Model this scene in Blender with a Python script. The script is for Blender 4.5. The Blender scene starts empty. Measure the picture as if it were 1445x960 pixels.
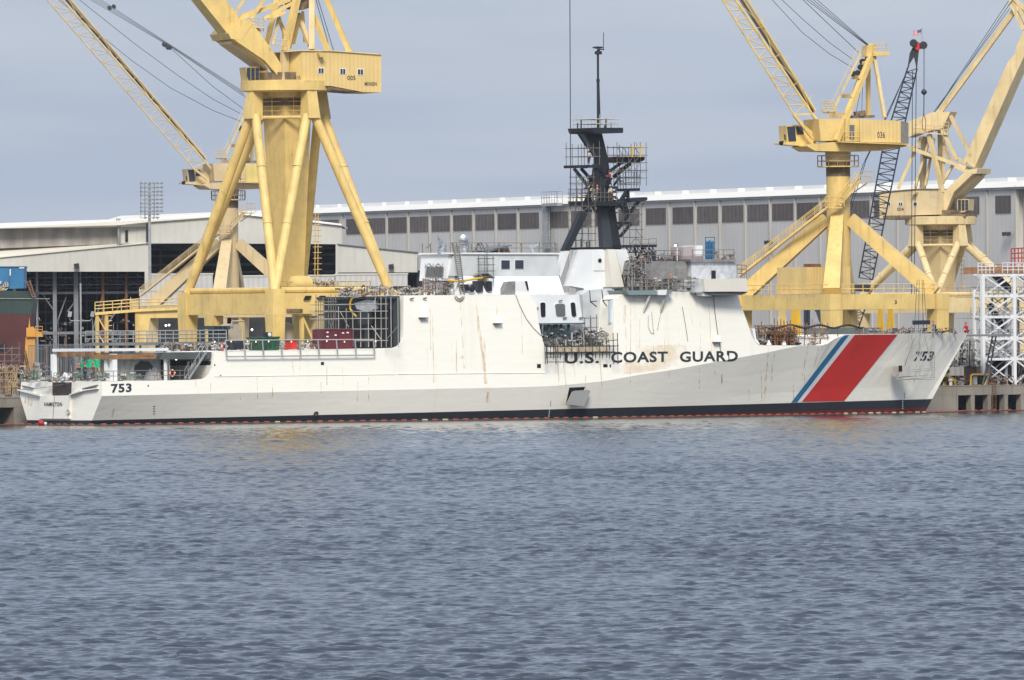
import bpy, math, random
import numpy as np
from mathutils import Vector, Matrix
from mathutils.bvhtree import BVHTree

SC = bpy.context.scene
COL = SC.collection
R = math.radians

# ------------------------------------------------------------------ camera
CX, CY, FL, HOR, ROLL, CAMH = 722.5, 480.0, 14500.0, 465.0, 0.008, 10.24
cam_d = bpy.data.cameras.new("camera")
cam = bpy.data.objects.new("camera", cam_d); COL.objects.link(cam)
cam_d.sensor_width = 36.0
cam_d.lens = 36.0 * FL / 1445.0
cam_d.shift_y = -(CY - HOR) / 1445.0
cam_d.clip_start = 1.0
cam_d.clip_end = 60000.0
_c, _s = math.cos(ROLL), math.sin(ROLL)
cam.matrix_world = Matrix(((_c, _s, 0, 0), (0, 0, -1, 0), (-_s, _c, 0, CAMH), (0, 0, 0, 1)))
SC.camera = cam

# ------------------------------------------------------------------ light
SUN_EL, SUN_AZ = 40.0, 180.0            # azimuth clockwise from +Y, seen from above: the sun stands behind the camera
world = bpy.data.worlds.new("World"); SC.world = world
world.use_nodes = True
wt = world.node_tree; wt.nodes.clear()
w_out = wt.nodes.new("ShaderNodeOutputWorld")
w_bg = wt.nodes.new("ShaderNodeBackground"); w_bg.inputs[1].default_value = 0.1
w_sky = wt.nodes.new("ShaderNodeTexSky"); w_sky.sky_type = 'NISHITA'; w_sky.sun_disc = False
w_sky.sun_elevation = R(SUN_EL); w_sky.sun_rotation = R(SUN_AZ)
w_sky.air_density = 1.2; w_sky.dust_density = 2.0
w_geo = wt.nodes.new("ShaderNodeTexCoord")
w_map = wt.nodes.new("ShaderNodeMapping"); w_map.inputs['Scale'].default_value = (9, 9, 70)
w_noi = wt.nodes.new("ShaderNodeTexNoise"); w_noi.inputs['Scale'].default_value = 2.2
w_noi.inputs['Detail'].default_value = 4.0; w_noi.inputs['Roughness'].default_value = 0.45
w_rmp = wt.nodes.new("ShaderNodeValToRGB")
w_rmp.color_ramp.elements[0].position = 0.36; w_rmp.color_ramp.elements[1].position = 0.66
w_rmp.color_ramp.elements[0].color = (3.90, 4.62, 6.0, 1)
w_rmp.color_ramp.elements[1].color = (4.65, 5.22, 6.32, 1)
w_mix = wt.nodes.new("ShaderNodeMixRGB"); w_mix.inputs[0].default_value = 0.82   # thin overcast over the blue
wt.links.new(w_geo.outputs['Generated'], w_map.inputs[0]); wt.links.new(w_map.outputs[0], w_noi.inputs['Vector'])
wt.links.new(w_noi.outputs['Fac'], w_rmp.inputs[0])
wt.links.new(w_sky.outputs[0], w_mix.inputs[1]); wt.links.new(w_rmp.outputs[0], w_mix.inputs[2])
# overcast: the cloud layer is brighter overhead than at the horizon
w_sep = wt.nodes.new("ShaderNodeSeparateXYZ"); wt.links.new(w_geo.outputs['Generated'], w_sep.inputs[0])
w_el = wt.nodes.new("ShaderNodeMapRange"); w_el.inputs[1].default_value = 0.03; w_el.inputs[2].default_value = 1.0
w_el.inputs[3].default_value = 1.0; w_el.inputs[4].default_value = 1.8; wt.links.new(w_sep.outputs[2], w_el.inputs[0])
w_mul = wt.nodes.new("ShaderNodeVectorMath"); w_mul.operation = 'SCALE'
wt.links.new(w_mix.outputs[0], w_mul.inputs[0]); wt.links.new(w_el.outputs[0], w_mul.inputs['Scale'])
wt.links.new(w_mul.outputs[0], w_bg.inputs[0]); wt.links.new(w_bg.outputs[0], w_out.inputs[0])
sun_d = bpy.data.lights.new("sun", 'SUN'); sun_d.energy = 2.75; sun_d.angle = R(17.0); sun_d.color = (1.0, 0.94, 0.83)
sun = bpy.data.objects.new("sun", sun_d); COL.objects.link(sun)
_sd = Vector((math.sin(R(SUN_AZ)) * math.cos(R(SUN_EL)), math.cos(R(SUN_AZ)) * math.cos(R(SUN_EL)), math.sin(R(SUN_EL))))
sun.rotation_euler = _sd.to_track_quat('Z', 'Y').to_euler()
sun.location = (0, 600, 400)
vs = SC.view_settings
vs.view_transform = 'Standard'; vs.look = 'None'; vs.exposure = 0.27; vs.gamma = 1.0; vs.use_curve_mapping = False
SC.cycles.max_bounces = 5; SC.cycles.diffuse_bounces = 2; SC.cycles.glossy_bounces = 3
SC.cycles.transparent_max_bounces = 8
SC.cycles.use_denoising = True
try:
    SC.cycles.denoiser = 'OPENIMAGEDENOISE'; SC.cycles.denoising_input_passes = 'RGB_ALBEDO_NORMAL'; SC.cycles.denoising_prefilter = 'ACCURATE'; SC.cycles.denoising_quality = 'HIGH'
except Exception: pass

# ------------------------------------------------------------------ picture <-> world
def derot(x, y):
    return (CX + (x - CX) * _c - (y - CY) * _s, CY + (x - CX) * _s + (y - CY) * _c)
def P(x, y, Y):
    x, y = derot(x, y)
    return Vector(((x - CX) * Y / FL, Y, CAMH + (HOR - y) * Y / FL))
def ray(x, y):
    return Vector((0, 0, CAMH)), (P(x, y, 1000.0) - Vector((0, 0, CAMH))).normalized()

class Frame:
    """s runs along the heading, b to the right hand of it, z up"""
    def __init__(self, ox, oy, ang):
        self.o = (ox, oy); self.a = ang
        self.u = (math.cos(ang), math.sin(ang)); self.r = (math.sin(ang), -math.cos(ang))
    def w(self, s, b, z):
        return Vector((self.o[0] + s * self.u[0] + b * self.r[0], self.o[1] + s * self.u[1] + b * self.r[1], z))
    def sz(self, x, y, b=0.0):
        x, y = derot(x, y); k = (x - CX) / FL
        s = (k * (self.o[1] + b * self.r[1]) - self.o[0] - b * self.r[0]) / (self.u[0] - k * self.u[1])
        Y = self.o[1] + s * self.u[1] + b * self.r[1]
        return s, CAMH + (HOR - y) * Y / FL
    def at(self, x, y, b=0.0):
        s, z = self.sz(x, y, b); return self.w(s, b, z)
    def bz(self, x, y, s):
        x, y = derot(x, y); k = (x - CX) / FL
        b = (k * (self.o[1] + s * self.u[1]) - self.o[0] - s * self.u[0]) / (self.r[0] - k * self.r[1])
        Y = self.o[1] + s * self.u[1] + b * self.r[1]
        return b, CAMH + (HOR - y) * Y / FL
    def fc(self, x, y, s):
        b, z = self.bz(x, y, s); return self.w(s, b, z)

# ------------------------------------------------------------------ mesh collector
class M:
    def __init__(self): self.v = []; self.f = []
    def poly(self, pts):
        n = len(self.v); self.v += [tuple(p) for p in pts]; self.f.append(tuple(range(n, n + len(pts)))); return self
    def prism(self, A, B):
        n = len(self.v); k = len(A)
        self.v += [tuple(p) for p in A] + [tuple(p) for p in B]
        self.f.append(tuple(range(n, n + k))); self.f.append(tuple(range(n + 2 * k - 1, n + k - 1, -1)))
        for i in range(k):
            j = (i + 1) % k
            self.f.append((n + i, n + k + i, n + k + j, n + j))
        return self
    def beam(self, a, b, w=0.3, h=None, w2=None, h2=None, up=(0, 0, 1)):
        a, b = Vector(a), Vector(b); h = w if h is None else h
        w2 = w if w2 is None else w2; h2 = h if h2 is None else h2
        d = (b - a)
        if d.length < 1e-6: return self
        d.normalize(); u = Vector(up)
        if abs(d.dot(u)) > 0.985: u = Vector((0.81, 0.58, 0))
        s = d.cross(u).normalized(); t = s.cross(d)
        A = [a + s * (w / 2 * i) + t * (h / 2 * j) for i, j in ((-1, -1), (1, -1), (1, 1), (-1, 1))]
        B = [b + s * (w2 / 2 * i) + t * (h2 / 2 * j) for i, j in ((-1, -1), (1, -1), (1, 1), (-1, 1))]
        return self.prism(A, B)
    def tube(self, a, b, r=0.05, r2=None, n=6):
        a, b = Vector(a), Vector(b); r2 = r if r2 is None else r2
        d = b - a
        if d.length < 1e-6: return self
        d.normalize(); u = Vector((0, 0, 1)) if abs(d.z) < 0.95 else Vector((1, 0, 0))
        s = d.cross(u).normalized(); t = s.cross(d)
        A = [a + (s * math.cos(2 * math.pi * i / n) + t * math.sin(2 * math.pi * i / n)) * r for i in range(n)]
        B = [b + (s * math.cos(2 * math.pi * i / n) + t * math.sin(2 * math.pi * i / n)) * r2 for i in range(n)]
        return self.prism(A, B)
    def path(self, pts, r=0.05, n=5):
        for a, b in zip(pts[:-1], pts[1:]): self.tube(a, b, r, n=n)
        return self
    def box(self, F, s0, s1, b0, b1, z0, z1):
        A = [F.w(s0, b0, z0), F.w(s1, b0, z0), F.w(s1, b0, z1), F.w(s0, b0, z1)]
        B = [F.w(s0, b1, z0), F.w(s1, b1, z0), F.w(s1, b1, z1), F.w(s0, b1, z1)]
        return self.prism(A, B)
    def slab(self, F, px, b0, b1, trace=None):
        """px: outline traced on the plane b0 (or (x, y, b) points); pushed through to b1 (None: mirrored about the centre line)"""
        A, B = [], []
        for p in px:
            b = p[2] if len(p) > 2 else b0
            s, z = F.sz(p[0], p[1], b if trace is None else trace)
            A.append(F.w(s, b, z)); B.append(F.w(s, -b if b1 is None else b1, z))
        return self.prism(A, B)
    def fslab(self, F, px, s0, s1):
        A, B = [], []
        for p in px:
            b, z = F.bz(p[0], p[1], s0)
            A.append(F.w(s0, b, z)); B.append(F.w(s1, b, z))
        return self.prism(A, B)
    def ring(self, c, r, t, axis, n=16, k=6):
        c = Vector(c); ax = Vector(axis).normalized(); u = ax.orthogonal().normalized(); w = ax.cross(u)
        n0 = len(self.v)
        for i in range(n):
            a = 2 * math.pi * i / n; d = u * math.cos(a) + w * math.sin(a)
            for j in range(k):
                q = 2 * math.pi * j / k
                self.v.append(tuple(c + d * (r + t * math.cos(q)) + ax * (t * math.sin(q))))
        for i in range(n):
            for j in range(k):
                a, b = i * k + j, i * k + (j + 1) % k
                c2, d2 = ((i + 1) % n) * k + (j + 1) % k, ((i + 1) % n) * k + j
                self.f.append((n0 + a, n0 + b, n0 + c2, n0 + d2))
        return self
    def lathe(self, c, prof, n=14, axis=None):
        c = Vector(c); n0 = len(self.v)
        ax = Vector(axis or (0, 0, 1)).normalized(); u = ax.orthogonal().normalized(); w = ax.cross(u)
        for (r, z) in prof:
            for i in range(n):
                a = 2 * math.pi * i / n
                self.v.append(tuple(c + u * (r * math.cos(a)) + w * (r * math.sin(a)) + ax * z))
        for j in range(len(prof) - 1):
            for i in range(n):
                k = (i + 1) % n
                self.f.append((n0 + j * n + i, n0 + j * n + k, n0 + (j + 1) * n + k, n0 + (j + 1) * n + i))
        self.f.append(tuple(n0 + i for i in range(n)))
        self.f.append(tuple(n0 + (len(prof) - 1) * n + i for i in range(n)))
        return self
    def rail(self, pts, h=1.1, step=1.6, r=0.035, mid=1):
        """guard rail along a line of feet"""
        pts = [Vector(p) for p in pts]
        for a, b in zip(pts[:-1], pts[1:]):
            L = (b - a).length; n = max(1, int(round(L / step)))
            for i in range(n + 1):
                q = a.lerp(b, i / n); self.tube(q, q + Vector((0, 0, h)), r, n=4)
            for j in range(mid + 1):
                z = Vector((0, 0, h * (j + 1) / (mid + 1))); self.tube(a + z, b + z, r, n=4)
        return self
    def build(self, name, mat, parent=None, smooth=False, label=None):
        if not self.v: return None
        root = parent
        while root is not None and root.parent is not None: root = root.parent
        vv = np.array(self.v, dtype=np.float64)
        if root is not None:
            a = root.rotation_euler.z; ox, oy, oz = root.location
            x, y = vv[:, 0] - ox, vv[:, 1] - oy
            c, s = math.cos(a), math.sin(a)
            vv = np.stack([c * x + s * y, -s * x + c * y, vv[:, 2] - oz], 1)
            org = None
        else:
            org = (vv.min(0) + vv.max(0)) / 2; org[2] = vv[:, 2].min(); vv = vv - org
        me = bpy.data.meshes.new(name); me.from_pydata(vv.tolist(), [], self.f)
        import bmesh as _b
        bm = _b.new(); bm.from_mesh(me)
        _b.ops.recalc_face_normals(bm, faces=bm.faces[:]); bm.to_mesh(me); bm.free()
        me.materials.append(mat)
        if smooth:
            me.polygons.foreach_set("use_smooth", [True] * len(me.polygons))
            try: me.set_sharp_from_angle(angle=R(40))
            except Exception: pass
        o = bpy.data.objects.new(name, me); COL.objects.link(o)
        if org is not None: o.location = org
        o.parent = parent
        if label: o['label'] = label
        return o

def tag(o, label=None, cat=None, group=None, kind=None):
    if label: o['label'] = label
    if cat: o['category'] = cat
    if group: o['group'] = group
    if kind: o['kind'] = kind
    return o
def thing(name, loc, label, cat, rz=0.0, group=None):
    o = bpy.data.objects.new(name, None); COL.objects.link(o); o.empty_display_size = 0.2
    o.location = loc; o.rotation_euler = (0, 0, rz)
    return tag(o, label, cat, group)
def kids(o): return [c for c in COL.objects if c.parent is o]
def copy_tree(o, loc, rz=None, label=None, group=None):
    def rec(q, par):
        c = q.copy(); COL.objects.link(c); c.parent = par
        for ch in kids(q): rec(ch, c)
        return c
    c = rec(o, None); c.location = loc
    if rz is not None: c.rotation_euler = (0, 0, rz)
    if label: c['label'] = label
    if group: c['group'] = group
    return c

# ------------------------------------------------------------------ materials
def node_mat(name):
    m = bpy.data.materials.new(name); m.use_nodes = True
    t = m.node_tree; bs = t.nodes["Principled BSDF"]
    return m, t, bs
def paint(name, col, rough=0.5, var=0.12, scale=0.4, streak=0.0, scol=(0.2, 0.1, 0.04), metal=0.0, corr=None, spec=0.4, bump=0.0, dirt=0.0):
    m, t, bs = node_mat(name); N, L = t.nodes.new, t.links.new
    tc = N("ShaderNodeTexCoord")
    n1 = N("ShaderNodeTexNoise"); n1.inputs['Scale'].default_value = scale; n1.inputs['Detail'].default_value = 6
    L(tc.outputs['Object'], n1.inputs['Vector'])
    r1 = N("ShaderNodeMapRange"); r1.inputs[1].default_value = 0.3; r1.inputs[2].default_value = 0.7
    r1.inputs[3].default_value = 1 - var; r1.inputs[4].default_value = 1 + var * 0.5
    L(n1.outputs['Fac'], r1.inputs[0])
    mul = N("ShaderNodeVectorMath"); mul.operation = 'SCALE'; mul.inputs[0].default_value = col[:3]
    L(r1.outputs[0], mul.inputs['Scale']); cur = mul.outputs[0]
    if streak > 0:
        mp = N("ShaderNodeMapping"); mp.inputs['Scale'].default_value = (1.6, 1.6, 0.12)
        n2 = N("ShaderNodeTexNoise"); n2.inputs['Scale'].default_value = 1.3; n2.inputs['Detail'].default_value = 5
        L(tc.outputs['Object'], mp.inputs[0]); L(mp.outputs[0], n2.inputs['Vector'])
        r2 = N("ShaderNodeMapRange"); r2.inputs[1].default_value = 0.55; r2.inputs[2].default_value = 0.8
        r2.inputs[3].default_value = 0; r2.inputs[4].default_value = streak
        L(n2.outputs['Fac'], r2.inputs[0])
        mx = N("ShaderNodeMixRGB"); mx.inputs[2].default_value = (*scol, 1)
        L(r2.outputs[0], mx.inputs[0]); L(cur, mx.inputs[1]); cur = mx.outputs[0]
    if dirt > 0:
        n3 = N("ShaderNodeTexNoise"); n3.inputs['Scale'].default_value = 0.9; n3.inputs['Detail'].default_value = 8; n3.inputs['Roughness'].default_value = 0.7
        L(tc.outputs['Object'], n3.inputs['Vector'])
        r3 = N("ShaderNodeMapRange"); r3.inputs[1].default_value = 0.58; r3.inputs[2].default_value = 0.72
        r3.inputs[3].default_value = 0; r3.inputs[4].default_value = dirt
        L(n3.outputs['Fac'], r3.inputs[0])
        mx = N("ShaderNodeMixRGB"); mx.inputs[2].default_value = (0.09, 0.06, 0.04, 1)
        L(r3.outputs[0], mx.inputs[0]); L(cur, mx.inputs[1]); cur = mx.outputs[0]
    if corr:   # corrugated sheet: (pitch in metres, depth of the dark line)
        sp = N("ShaderNodeSeparateXYZ"); L(tc.outputs['Object'], sp.inputs[0])
        ad = N("ShaderNodeMath"); ad.operation = 'ADD'; L(sp.outputs[0], ad.inputs[0]); L(sp.outputs[1], ad.inputs[1])
        dv = N("ShaderNodeMath"); dv.operation = 'MULTIPLY'; dv.inputs[1].default_value = 2 * math.pi / corr[0]; L(ad.outputs[0], dv.inputs[0])
        sn = N("ShaderNodeMath"); sn.operation = 'SINE'; L(dv.outputs[0], sn.inputs[0])
        mr = N("ShaderNodeMapRange"); mr.inputs[1].default_value = -1; mr.inputs[2].default_value = 1
        mr.inputs[3].default_value = 1 - corr[1]; mr.inputs[4].default_value = 1.0; L(sn.outputs[0], mr.inputs[0])
        sc = N("ShaderNodeVectorMath"); sc.operation = 'SCALE'; L(cur, sc.inputs[0]); L(mr.outputs[0], sc.inputs['Scale']); cur = sc.outputs[0]
    L(cur, bs.inputs['Base Color'])
    bs.inputs['Roughness'].default_value = rough; bs.inputs['Metallic'].default_value = metal
    bs.inputs['Specular IOR Level'].default_value = spec
    if bump > 0:
        nb = N("ShaderNodeTexNoise"); nb.inputs['Scale'].default_value = 3; nb.inputs['Detail'].default_value = 4
        mp = N("ShaderNodeMapping"); mp.inputs['Scale'].default_value = (0.15, 0.15, 1)
        L(tc.outputs['Object'], mp.inputs[0]); L(mp.outputs[0], nb.inputs['Vector'])
        bp = N("ShaderNodeBump"); bp.inputs['Strength'].default_value = bump; bp.inputs['Distance'].default_value = 0.05
        L(nb.outputs['Fac'], bp.inputs['Height']); L(bp.outputs[0], bs.inputs['Normal'])
    return m
def emit(name, col, st):
    m, t, bs = node_mat(name); bs.inputs['Base Color'].default_value = (*col, 1)
    bs.inputs['Emission Color'].default_value = (*col, 1); bs.inputs['Emission Strength'].default_value = st
    return m

CREAM = paint("crane_yellow", (0.74, 0.53, 0.19), 0.5, 0.16, 0.5, 0.5, (0.30, 0.17, 0.06), dirt=0.3)
CREAM2 = paint("crane_pale_yellow", (0.70, 0.54, 0.28), 0.55, 0.16, 0.4, 0.5, (0.24, 0.14, 0.06), dirt=0.35)
CREAM3 = paint("crane_tan_yellow", (0.62, 0.48, 0.27), 0.55, 0.14, 0.4, 0.35, (0.22, 0.13, 0.06), dirt=0.25)
YSID = paint("crane_siding", (0.72, 0.52, 0.21), 0.5, 0.08, 0.5, 0.15, (0.25, 0.15, 0.06), corr=(0.6, 0.10))
YSAFE = paint("safety_yellow", (0.75, 0.45, 0.03), 0.5, 0.15)
STAIN = paint("stained_steel", (0.20, 0.14, 0.08), 0.7, 0.5, 1.2, 0.8, (0.04, 0.03, 0.02))
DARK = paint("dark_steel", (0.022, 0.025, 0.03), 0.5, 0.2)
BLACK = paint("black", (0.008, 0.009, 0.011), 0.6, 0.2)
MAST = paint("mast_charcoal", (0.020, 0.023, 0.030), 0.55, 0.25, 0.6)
GLASS = paint("window_glass", (0.02, 0.03, 0.045), 0.12, 0.2, spec=0.8)
GREYW = paint("grey_window", (0.14, 0.145, 0.15), 0.4, 0.15)
STEEL = paint("galvanised_steel", (0.33, 0.34, 0.34), 0.5, 0.25, 1.0)
MSCAF = paint("mast_scaffold_tube", (0.17, 0.16, 0.14), 0.6, 0.5, 1.0)
SCAF = paint("scaffold_tube", (0.20, 0.19, 0.17), 0.6, 0.4, 1.0)
RUSTY = paint("rusty_steel", (0.18, 0.08, 0.04), 0.8, 0.5, 1.5)
BROWNP = paint("plank_wood", (0.30, 0.16, 0.07), 0.8, 0.3, 1.5)
WHITE = paint("white_paint", (0.78, 0.79, 0.79), 0.45, 0.06, 0.5, 0.05, (0.45, 0.42, 0.38))
PRIMER = paint("fresh_white", (0.79, 0.80, 0.79), 0.5, 0.10, 0.7)
OFFW = paint("cladding_white", (0.53, 0.515, 0.465), 0.55, 0.10, 0.2, 0.45, (0.36, 0.33, 0.28), corr=(1.2, 0.03))
HALLW = paint("hall_cladding", (0.58, 0.555, 0.52), 0.6, 0.10, 0.1, 0.4, (0.36, 0.32, 0.28), corr=(0.9, 0.05))
HALLD = paint("hall_louvre", (0.125, 0.10, 0.09), 0.7, 0.15, 0.6, corr=(0.9, 0.30))
ROOFC = paint("roof_cream", (0.70, 0.665, 0.58), 0.55, 0.05, 0.2)
ROOFW = paint("roof_white", (0.76, 0.76, 0.74), 0.5, 0.04, 0.2)
TANCL = paint("clerestory_panels", (0.36, 0.33, 0.29), 0.6, 0.3, 0.35, 0.5, (0.5, 0.5, 0.5), corr=(2.4, 0.2))
GREYC = paint("grey_column", (0.20, 0.21, 0.22), 0.6, 0.2)
HDARK = paint("hangar_grey", (0.045, 0.06, 0.065), 0.6, 0.25, 0.8)
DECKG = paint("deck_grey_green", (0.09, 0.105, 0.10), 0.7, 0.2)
STRIPEB = paint("stripe_blue", (0.03, 0.17, 0.33), 0.5, 0.1)
RED = paint("fresh_red", (0.60, 0.032, 0.026), 0.5, 0.1)
MAROON = paint("maroon_container", (0.13, 0.022, 0.03), 0.5, 0.15, corr=(0.35, 0.25))
BLUE = paint("blue_paint", (0.02, 0.13, 0.27), 0.5, 0.15)
GREEN = paint("green_skip", (0.018, 0.085, 0.045), 0.6, 0.4, 1.5, 0.4, (.1, .06, .03))
TARPG = paint("green_tarp", (0.03, 0.42, 0.20), 0.6, 0.15)
ORANGE = paint("orange", (0.75, 0.16, 0.04), 0.5, 0.15)
SKIN = paint("skin_tone", (0.35, 0.2, 0.13), 0.6, 0.1)
DENIM = paint("dark_blue_denim", (0.03, 0.045, 0.09), 0.8, 0.2)
GREYCL = paint("grey_cloth", (0.14, 0.12, 0.12), 0.8, 0.2)
REDCL = paint("red_cloth", (0.45, 0.02, 0.04), 0.8, 0.15)
WHCL = paint("white_cloth", (0.65, 0.63, 0.6), 0.8, 0.1)
CONC = paint("quay_concrete", (0.27, 0.24, 0.20), 0.85, 0.25, 0.25, 0.7, (0.11, 0.095, 0.08), dirt=0.3)
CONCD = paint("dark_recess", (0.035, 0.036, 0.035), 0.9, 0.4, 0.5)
LAND = paint("yard_ground", (0.17, 0.16, 0.145), 0.9, 0.25, 0.05)
ROPE = paint("wire_rope", (0.03, 0.035, 0.04), 0.6, 0.1)
PLASTIC = paint("grey_shrink_wrap", (0.25, 0.24, 0.235), 0.45, 0.3, 1.6, bump=0.5)
PLASTW = paint("white_shrink_wrap", (0.55, 0.57, 0.60), 0.3, 0.25, 1.6, bump=0.8)
TANK = paint("tan_tank", (0.42, 0.36, 0.28), 0.6, 0.15, 0.8, 0.4, (0.25, 0.16, 0.1))
LAMP = emit("lamp_glow", (1.0, 0.97, 0.85), 1.6)
BULB = emit("bulb_glow", (1.0, 0.55, 0.3), 1.5)

def black_text(): return DARK
def text2d(body, bold=0.0):
    """filled outline of a word: triangles in a 0..1 box and the width/height ratio"""
    cu = bpy.data.curves.new("txt", 'FONT'); cu.body = body; cu.offset = bold; cu.resolution_u = 3; cu.fill_mode = 'FRONT'
    cu.space_character = 1.08
    ob = bpy.data.objects.new("txt", cu); COL.objects.link(ob)
    bpy.context.view_layer.update()
    dg = bpy.context.evaluated_depsgraph_get(); me = ob.evaluated_get(dg).to_mesh()
    V = np.array([v.co[:2] for v in me.vertices]); Fc = [tuple(p.vertices) for p in me.polygons]
    ob.evaluated_get(dg).to_mesh_clear()
    bpy.data.objects.remove(ob); bpy.data.curves.remove(cu)
    lo, hi = V.min(0), V.max(0)
    return (V - lo) / (hi - lo), Fc
def text_mesh(body, quad, fn, bold=0.0):
    """quad: picture corners (bottom left, bottom right, top right, top left); fn maps a picture point to the surface"""
    V, Fc = text2d(body, bold); m = M()
    bl, br, tr, tl = [Vector(q) for q in quad]
    for (a, b) in V:
        p = bl.lerp(br, a).lerp(tl.lerp(tr, a), b); m.v.append(tuple(fn(p[0], p[1])))
    m.f = list(Fc)
    return m
# ------------------------------------------------------------------ ship and quay frame
_cx, _ = derot(127, 600.5)
_Y0 = 1136.0
ALPHA = R(35.5)
_corner = Vector(((_cx - CX) * _Y0 / FL, _Y0, 0))
_r = Vector((math.sin(ALPHA), -math.cos(ALPHA), 0))
_O = _corner - _r * 6.28
S = Frame(_O.x, _O.y, ALPHA)
QB, QZ = -11.5, 3.0           # quay edge and height
F0 = lambda Y: Frame(0, Y, 0.0)   # plane facing the water: s = x, b towards the camera

HAZE = 2.4e-5
def fbm(x, y, seed, waves):
    """sum of wind waves: each row (length, height, spread)"""
    rng = np.random.RandomState(seed); z = np.zeros_like(x)
    for (lam, amp, n, spread) in waves:
        for i in range(n):
            l = lam * rng.uniform(0.7, 1.4); th = math.pi / 2 + rng.normal(0, spread) + 0.10
            k = 2 * math.pi / l; ph = rng.uniform(0, 6.28)
            wx = x * math.cos(th) + y * math.sin(th)
            # groups: each wave is strong only here and there
            q = 0.5 + 0.5 * np.sin(x * 2 * math.pi / (l * rng.uniform(4, 9)) + rng.uniform(0, 6)) * np.sin(y * 2 * math.pi / (l * rng.uniform(4, 9)) + rng.uniform(0, 6))
            a = np.sin(wx * k + ph + 0.8 * np.sin((x * math.sin(th) - y * math.cos(th)) * k * 0.31 + ph * 2))
            z += amp / math.sqrt(n) * q * a
    return z
def make_water():
    ys = [-3000, -1200, -400, -100, 60, 140, 200, 235, 255, 265]
    y = 272.0
    while y < 1250:
        ys.append(y); y += 0.16 if y < 480 else 0.16 + (y - 480) * 0.00055
    ys = np.array(ys, dtype=float)
    core = np.linspace(-1.06, 1.06, 380) * (722.5 / FL)
    outer = np.array([-12, -5, -2.2, -1.0, -0.5, -0.25, -0.14, -0.09, -0.07, -0.06, -0.056])
    ks = np.concatenate([outer, core, -outer[::-1]])
    YY, KK = np.meshgrid(ys, ks, indexing='ij')
    XX = KK * np.maximum(YY, 300.0)
    rng = np.random.RandomState(5)
    Z = fbm(XX * 0.80, YY, 3, [(2.1, 0.034, 9, 0.28), (1.05, 0.068, 18, 0.24), (0.64, 0.058, 20, 0.32), (0.42, 0.024, 14, 0.5), (7.0, 0.03, 5, 0.2)])
    gust = 0.92 + 0.16 * np.sin(XX / 31.0 + 1.3 + np.sin(YY / 47.0) * 1.5) * np.sin(YY / 38.0 + 0.6 + 0.8 * np.sin(XX / 23.0))
    Z = Z * gust * np.clip(1.15 - YY / 3000.0, .6, 1.1); bb = (XX - S.o[0]) * S.r[0] + (YY - S.o[1]) * S.r[1]
    Z = Z * np.clip((bb - 6) / 60.0, .3, 1.0); Z = 0.6 * Z + 5.0 * np.clip(Z, 0, 0.11) ** 2
    fade = np.clip((YY - 200) / 60, 0, 1) * np.clip((0.058 - np.abs(KK)) / 0.004, 0, 1)
    Z = Z * fade
    nr, nc = XX.shape
    v = np.stack([XX, YY, Z], -1).reshape(-1, 3).astype(np.float32)
    i = np.arange((nr - 1) * nc).reshape(nr - 1, nc)[:, :-1].reshape(-1)
    f = np.stack([i, i + 1, i + nc + 1, i + nc], 1).astype(np.int32)
    me = bpy.data.meshes.new("water")
    me.vertices.add(len(v)); me.vertices.foreach_set("co", v.ravel())
    me.loops.add(len(f) * 4); me.loops.foreach_set("vertex_index", f.ravel())
    me.polygons.add(len(f)); me.polygons.foreach_set("loop_start", np.arange(len(f), dtype=np.int32) * 4)
    me.polygons.foreach_set("loop_total", np.full(len(f), 4, dtype=np.int32))
    me.polygons.foreach_set("use_smooth", np.ones(len(f), dtype=bool))
    me.update(); me.validate()
    o = bpy.data.objects.new("water", me); COL.objects.link(o); o['kind'] = 'structure'
    m, t, bs = node_mat("sea_water"); N, L = t.nodes.new, t.links.new
    bs.inputs['Base Color'].default_value = (0.020, 0.026, 0.038, 1)
    bs.inputs['Roughness'].default_value = 0.10; bs.inputs['IOR'].default_value = 1.333
    tc = N("ShaderNodeTexCoord")
    mp = N("ShaderNodeMapping"); mp.inputs['Scale'].default_value = (1.0, 0.55, 1.0); mp.inputs['Rotation'].default_value = (0, 0, 0.2)
    L(tc.outputs['Object'], mp.inputs[0])
    n1 = N("ShaderNodeTexNoise"); n1.inputs['Scale'].default_value = 4.5; n1.inputs['Detail'].default_value = 5; n1.inputs['Roughness'].default_value = 0.6
    L(mp.outputs[0], n1.inputs['Vector'])
    bp = N("ShaderNodeBump"); bp.inputs['Strength'].default_value = 0.6; bp.inputs['Distance'].default_value = 0.06
    L(n1.outputs['Fac'], bp.inputs['Height']); L(bp.outputs[0], bs.inputs['Normal'])
    me.materials.append(m)
    return o
make_water()

# land behind the quay line, far past the horizon of the yard
def structure(name, m, mat):
    o = m.build(name, mat); o['kind'] = 'structure'; return o
ld = M()
def Lw(s, b, z=QZ - 0.01): return S.w(s, b, z)
ld.poly([Lw(-4000, QB - 1.2), Lw(-4000, -12000), Lw(9000, -12000), Lw(9000, QB - 1.2)])
structure("ground", ld, LAND)

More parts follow.
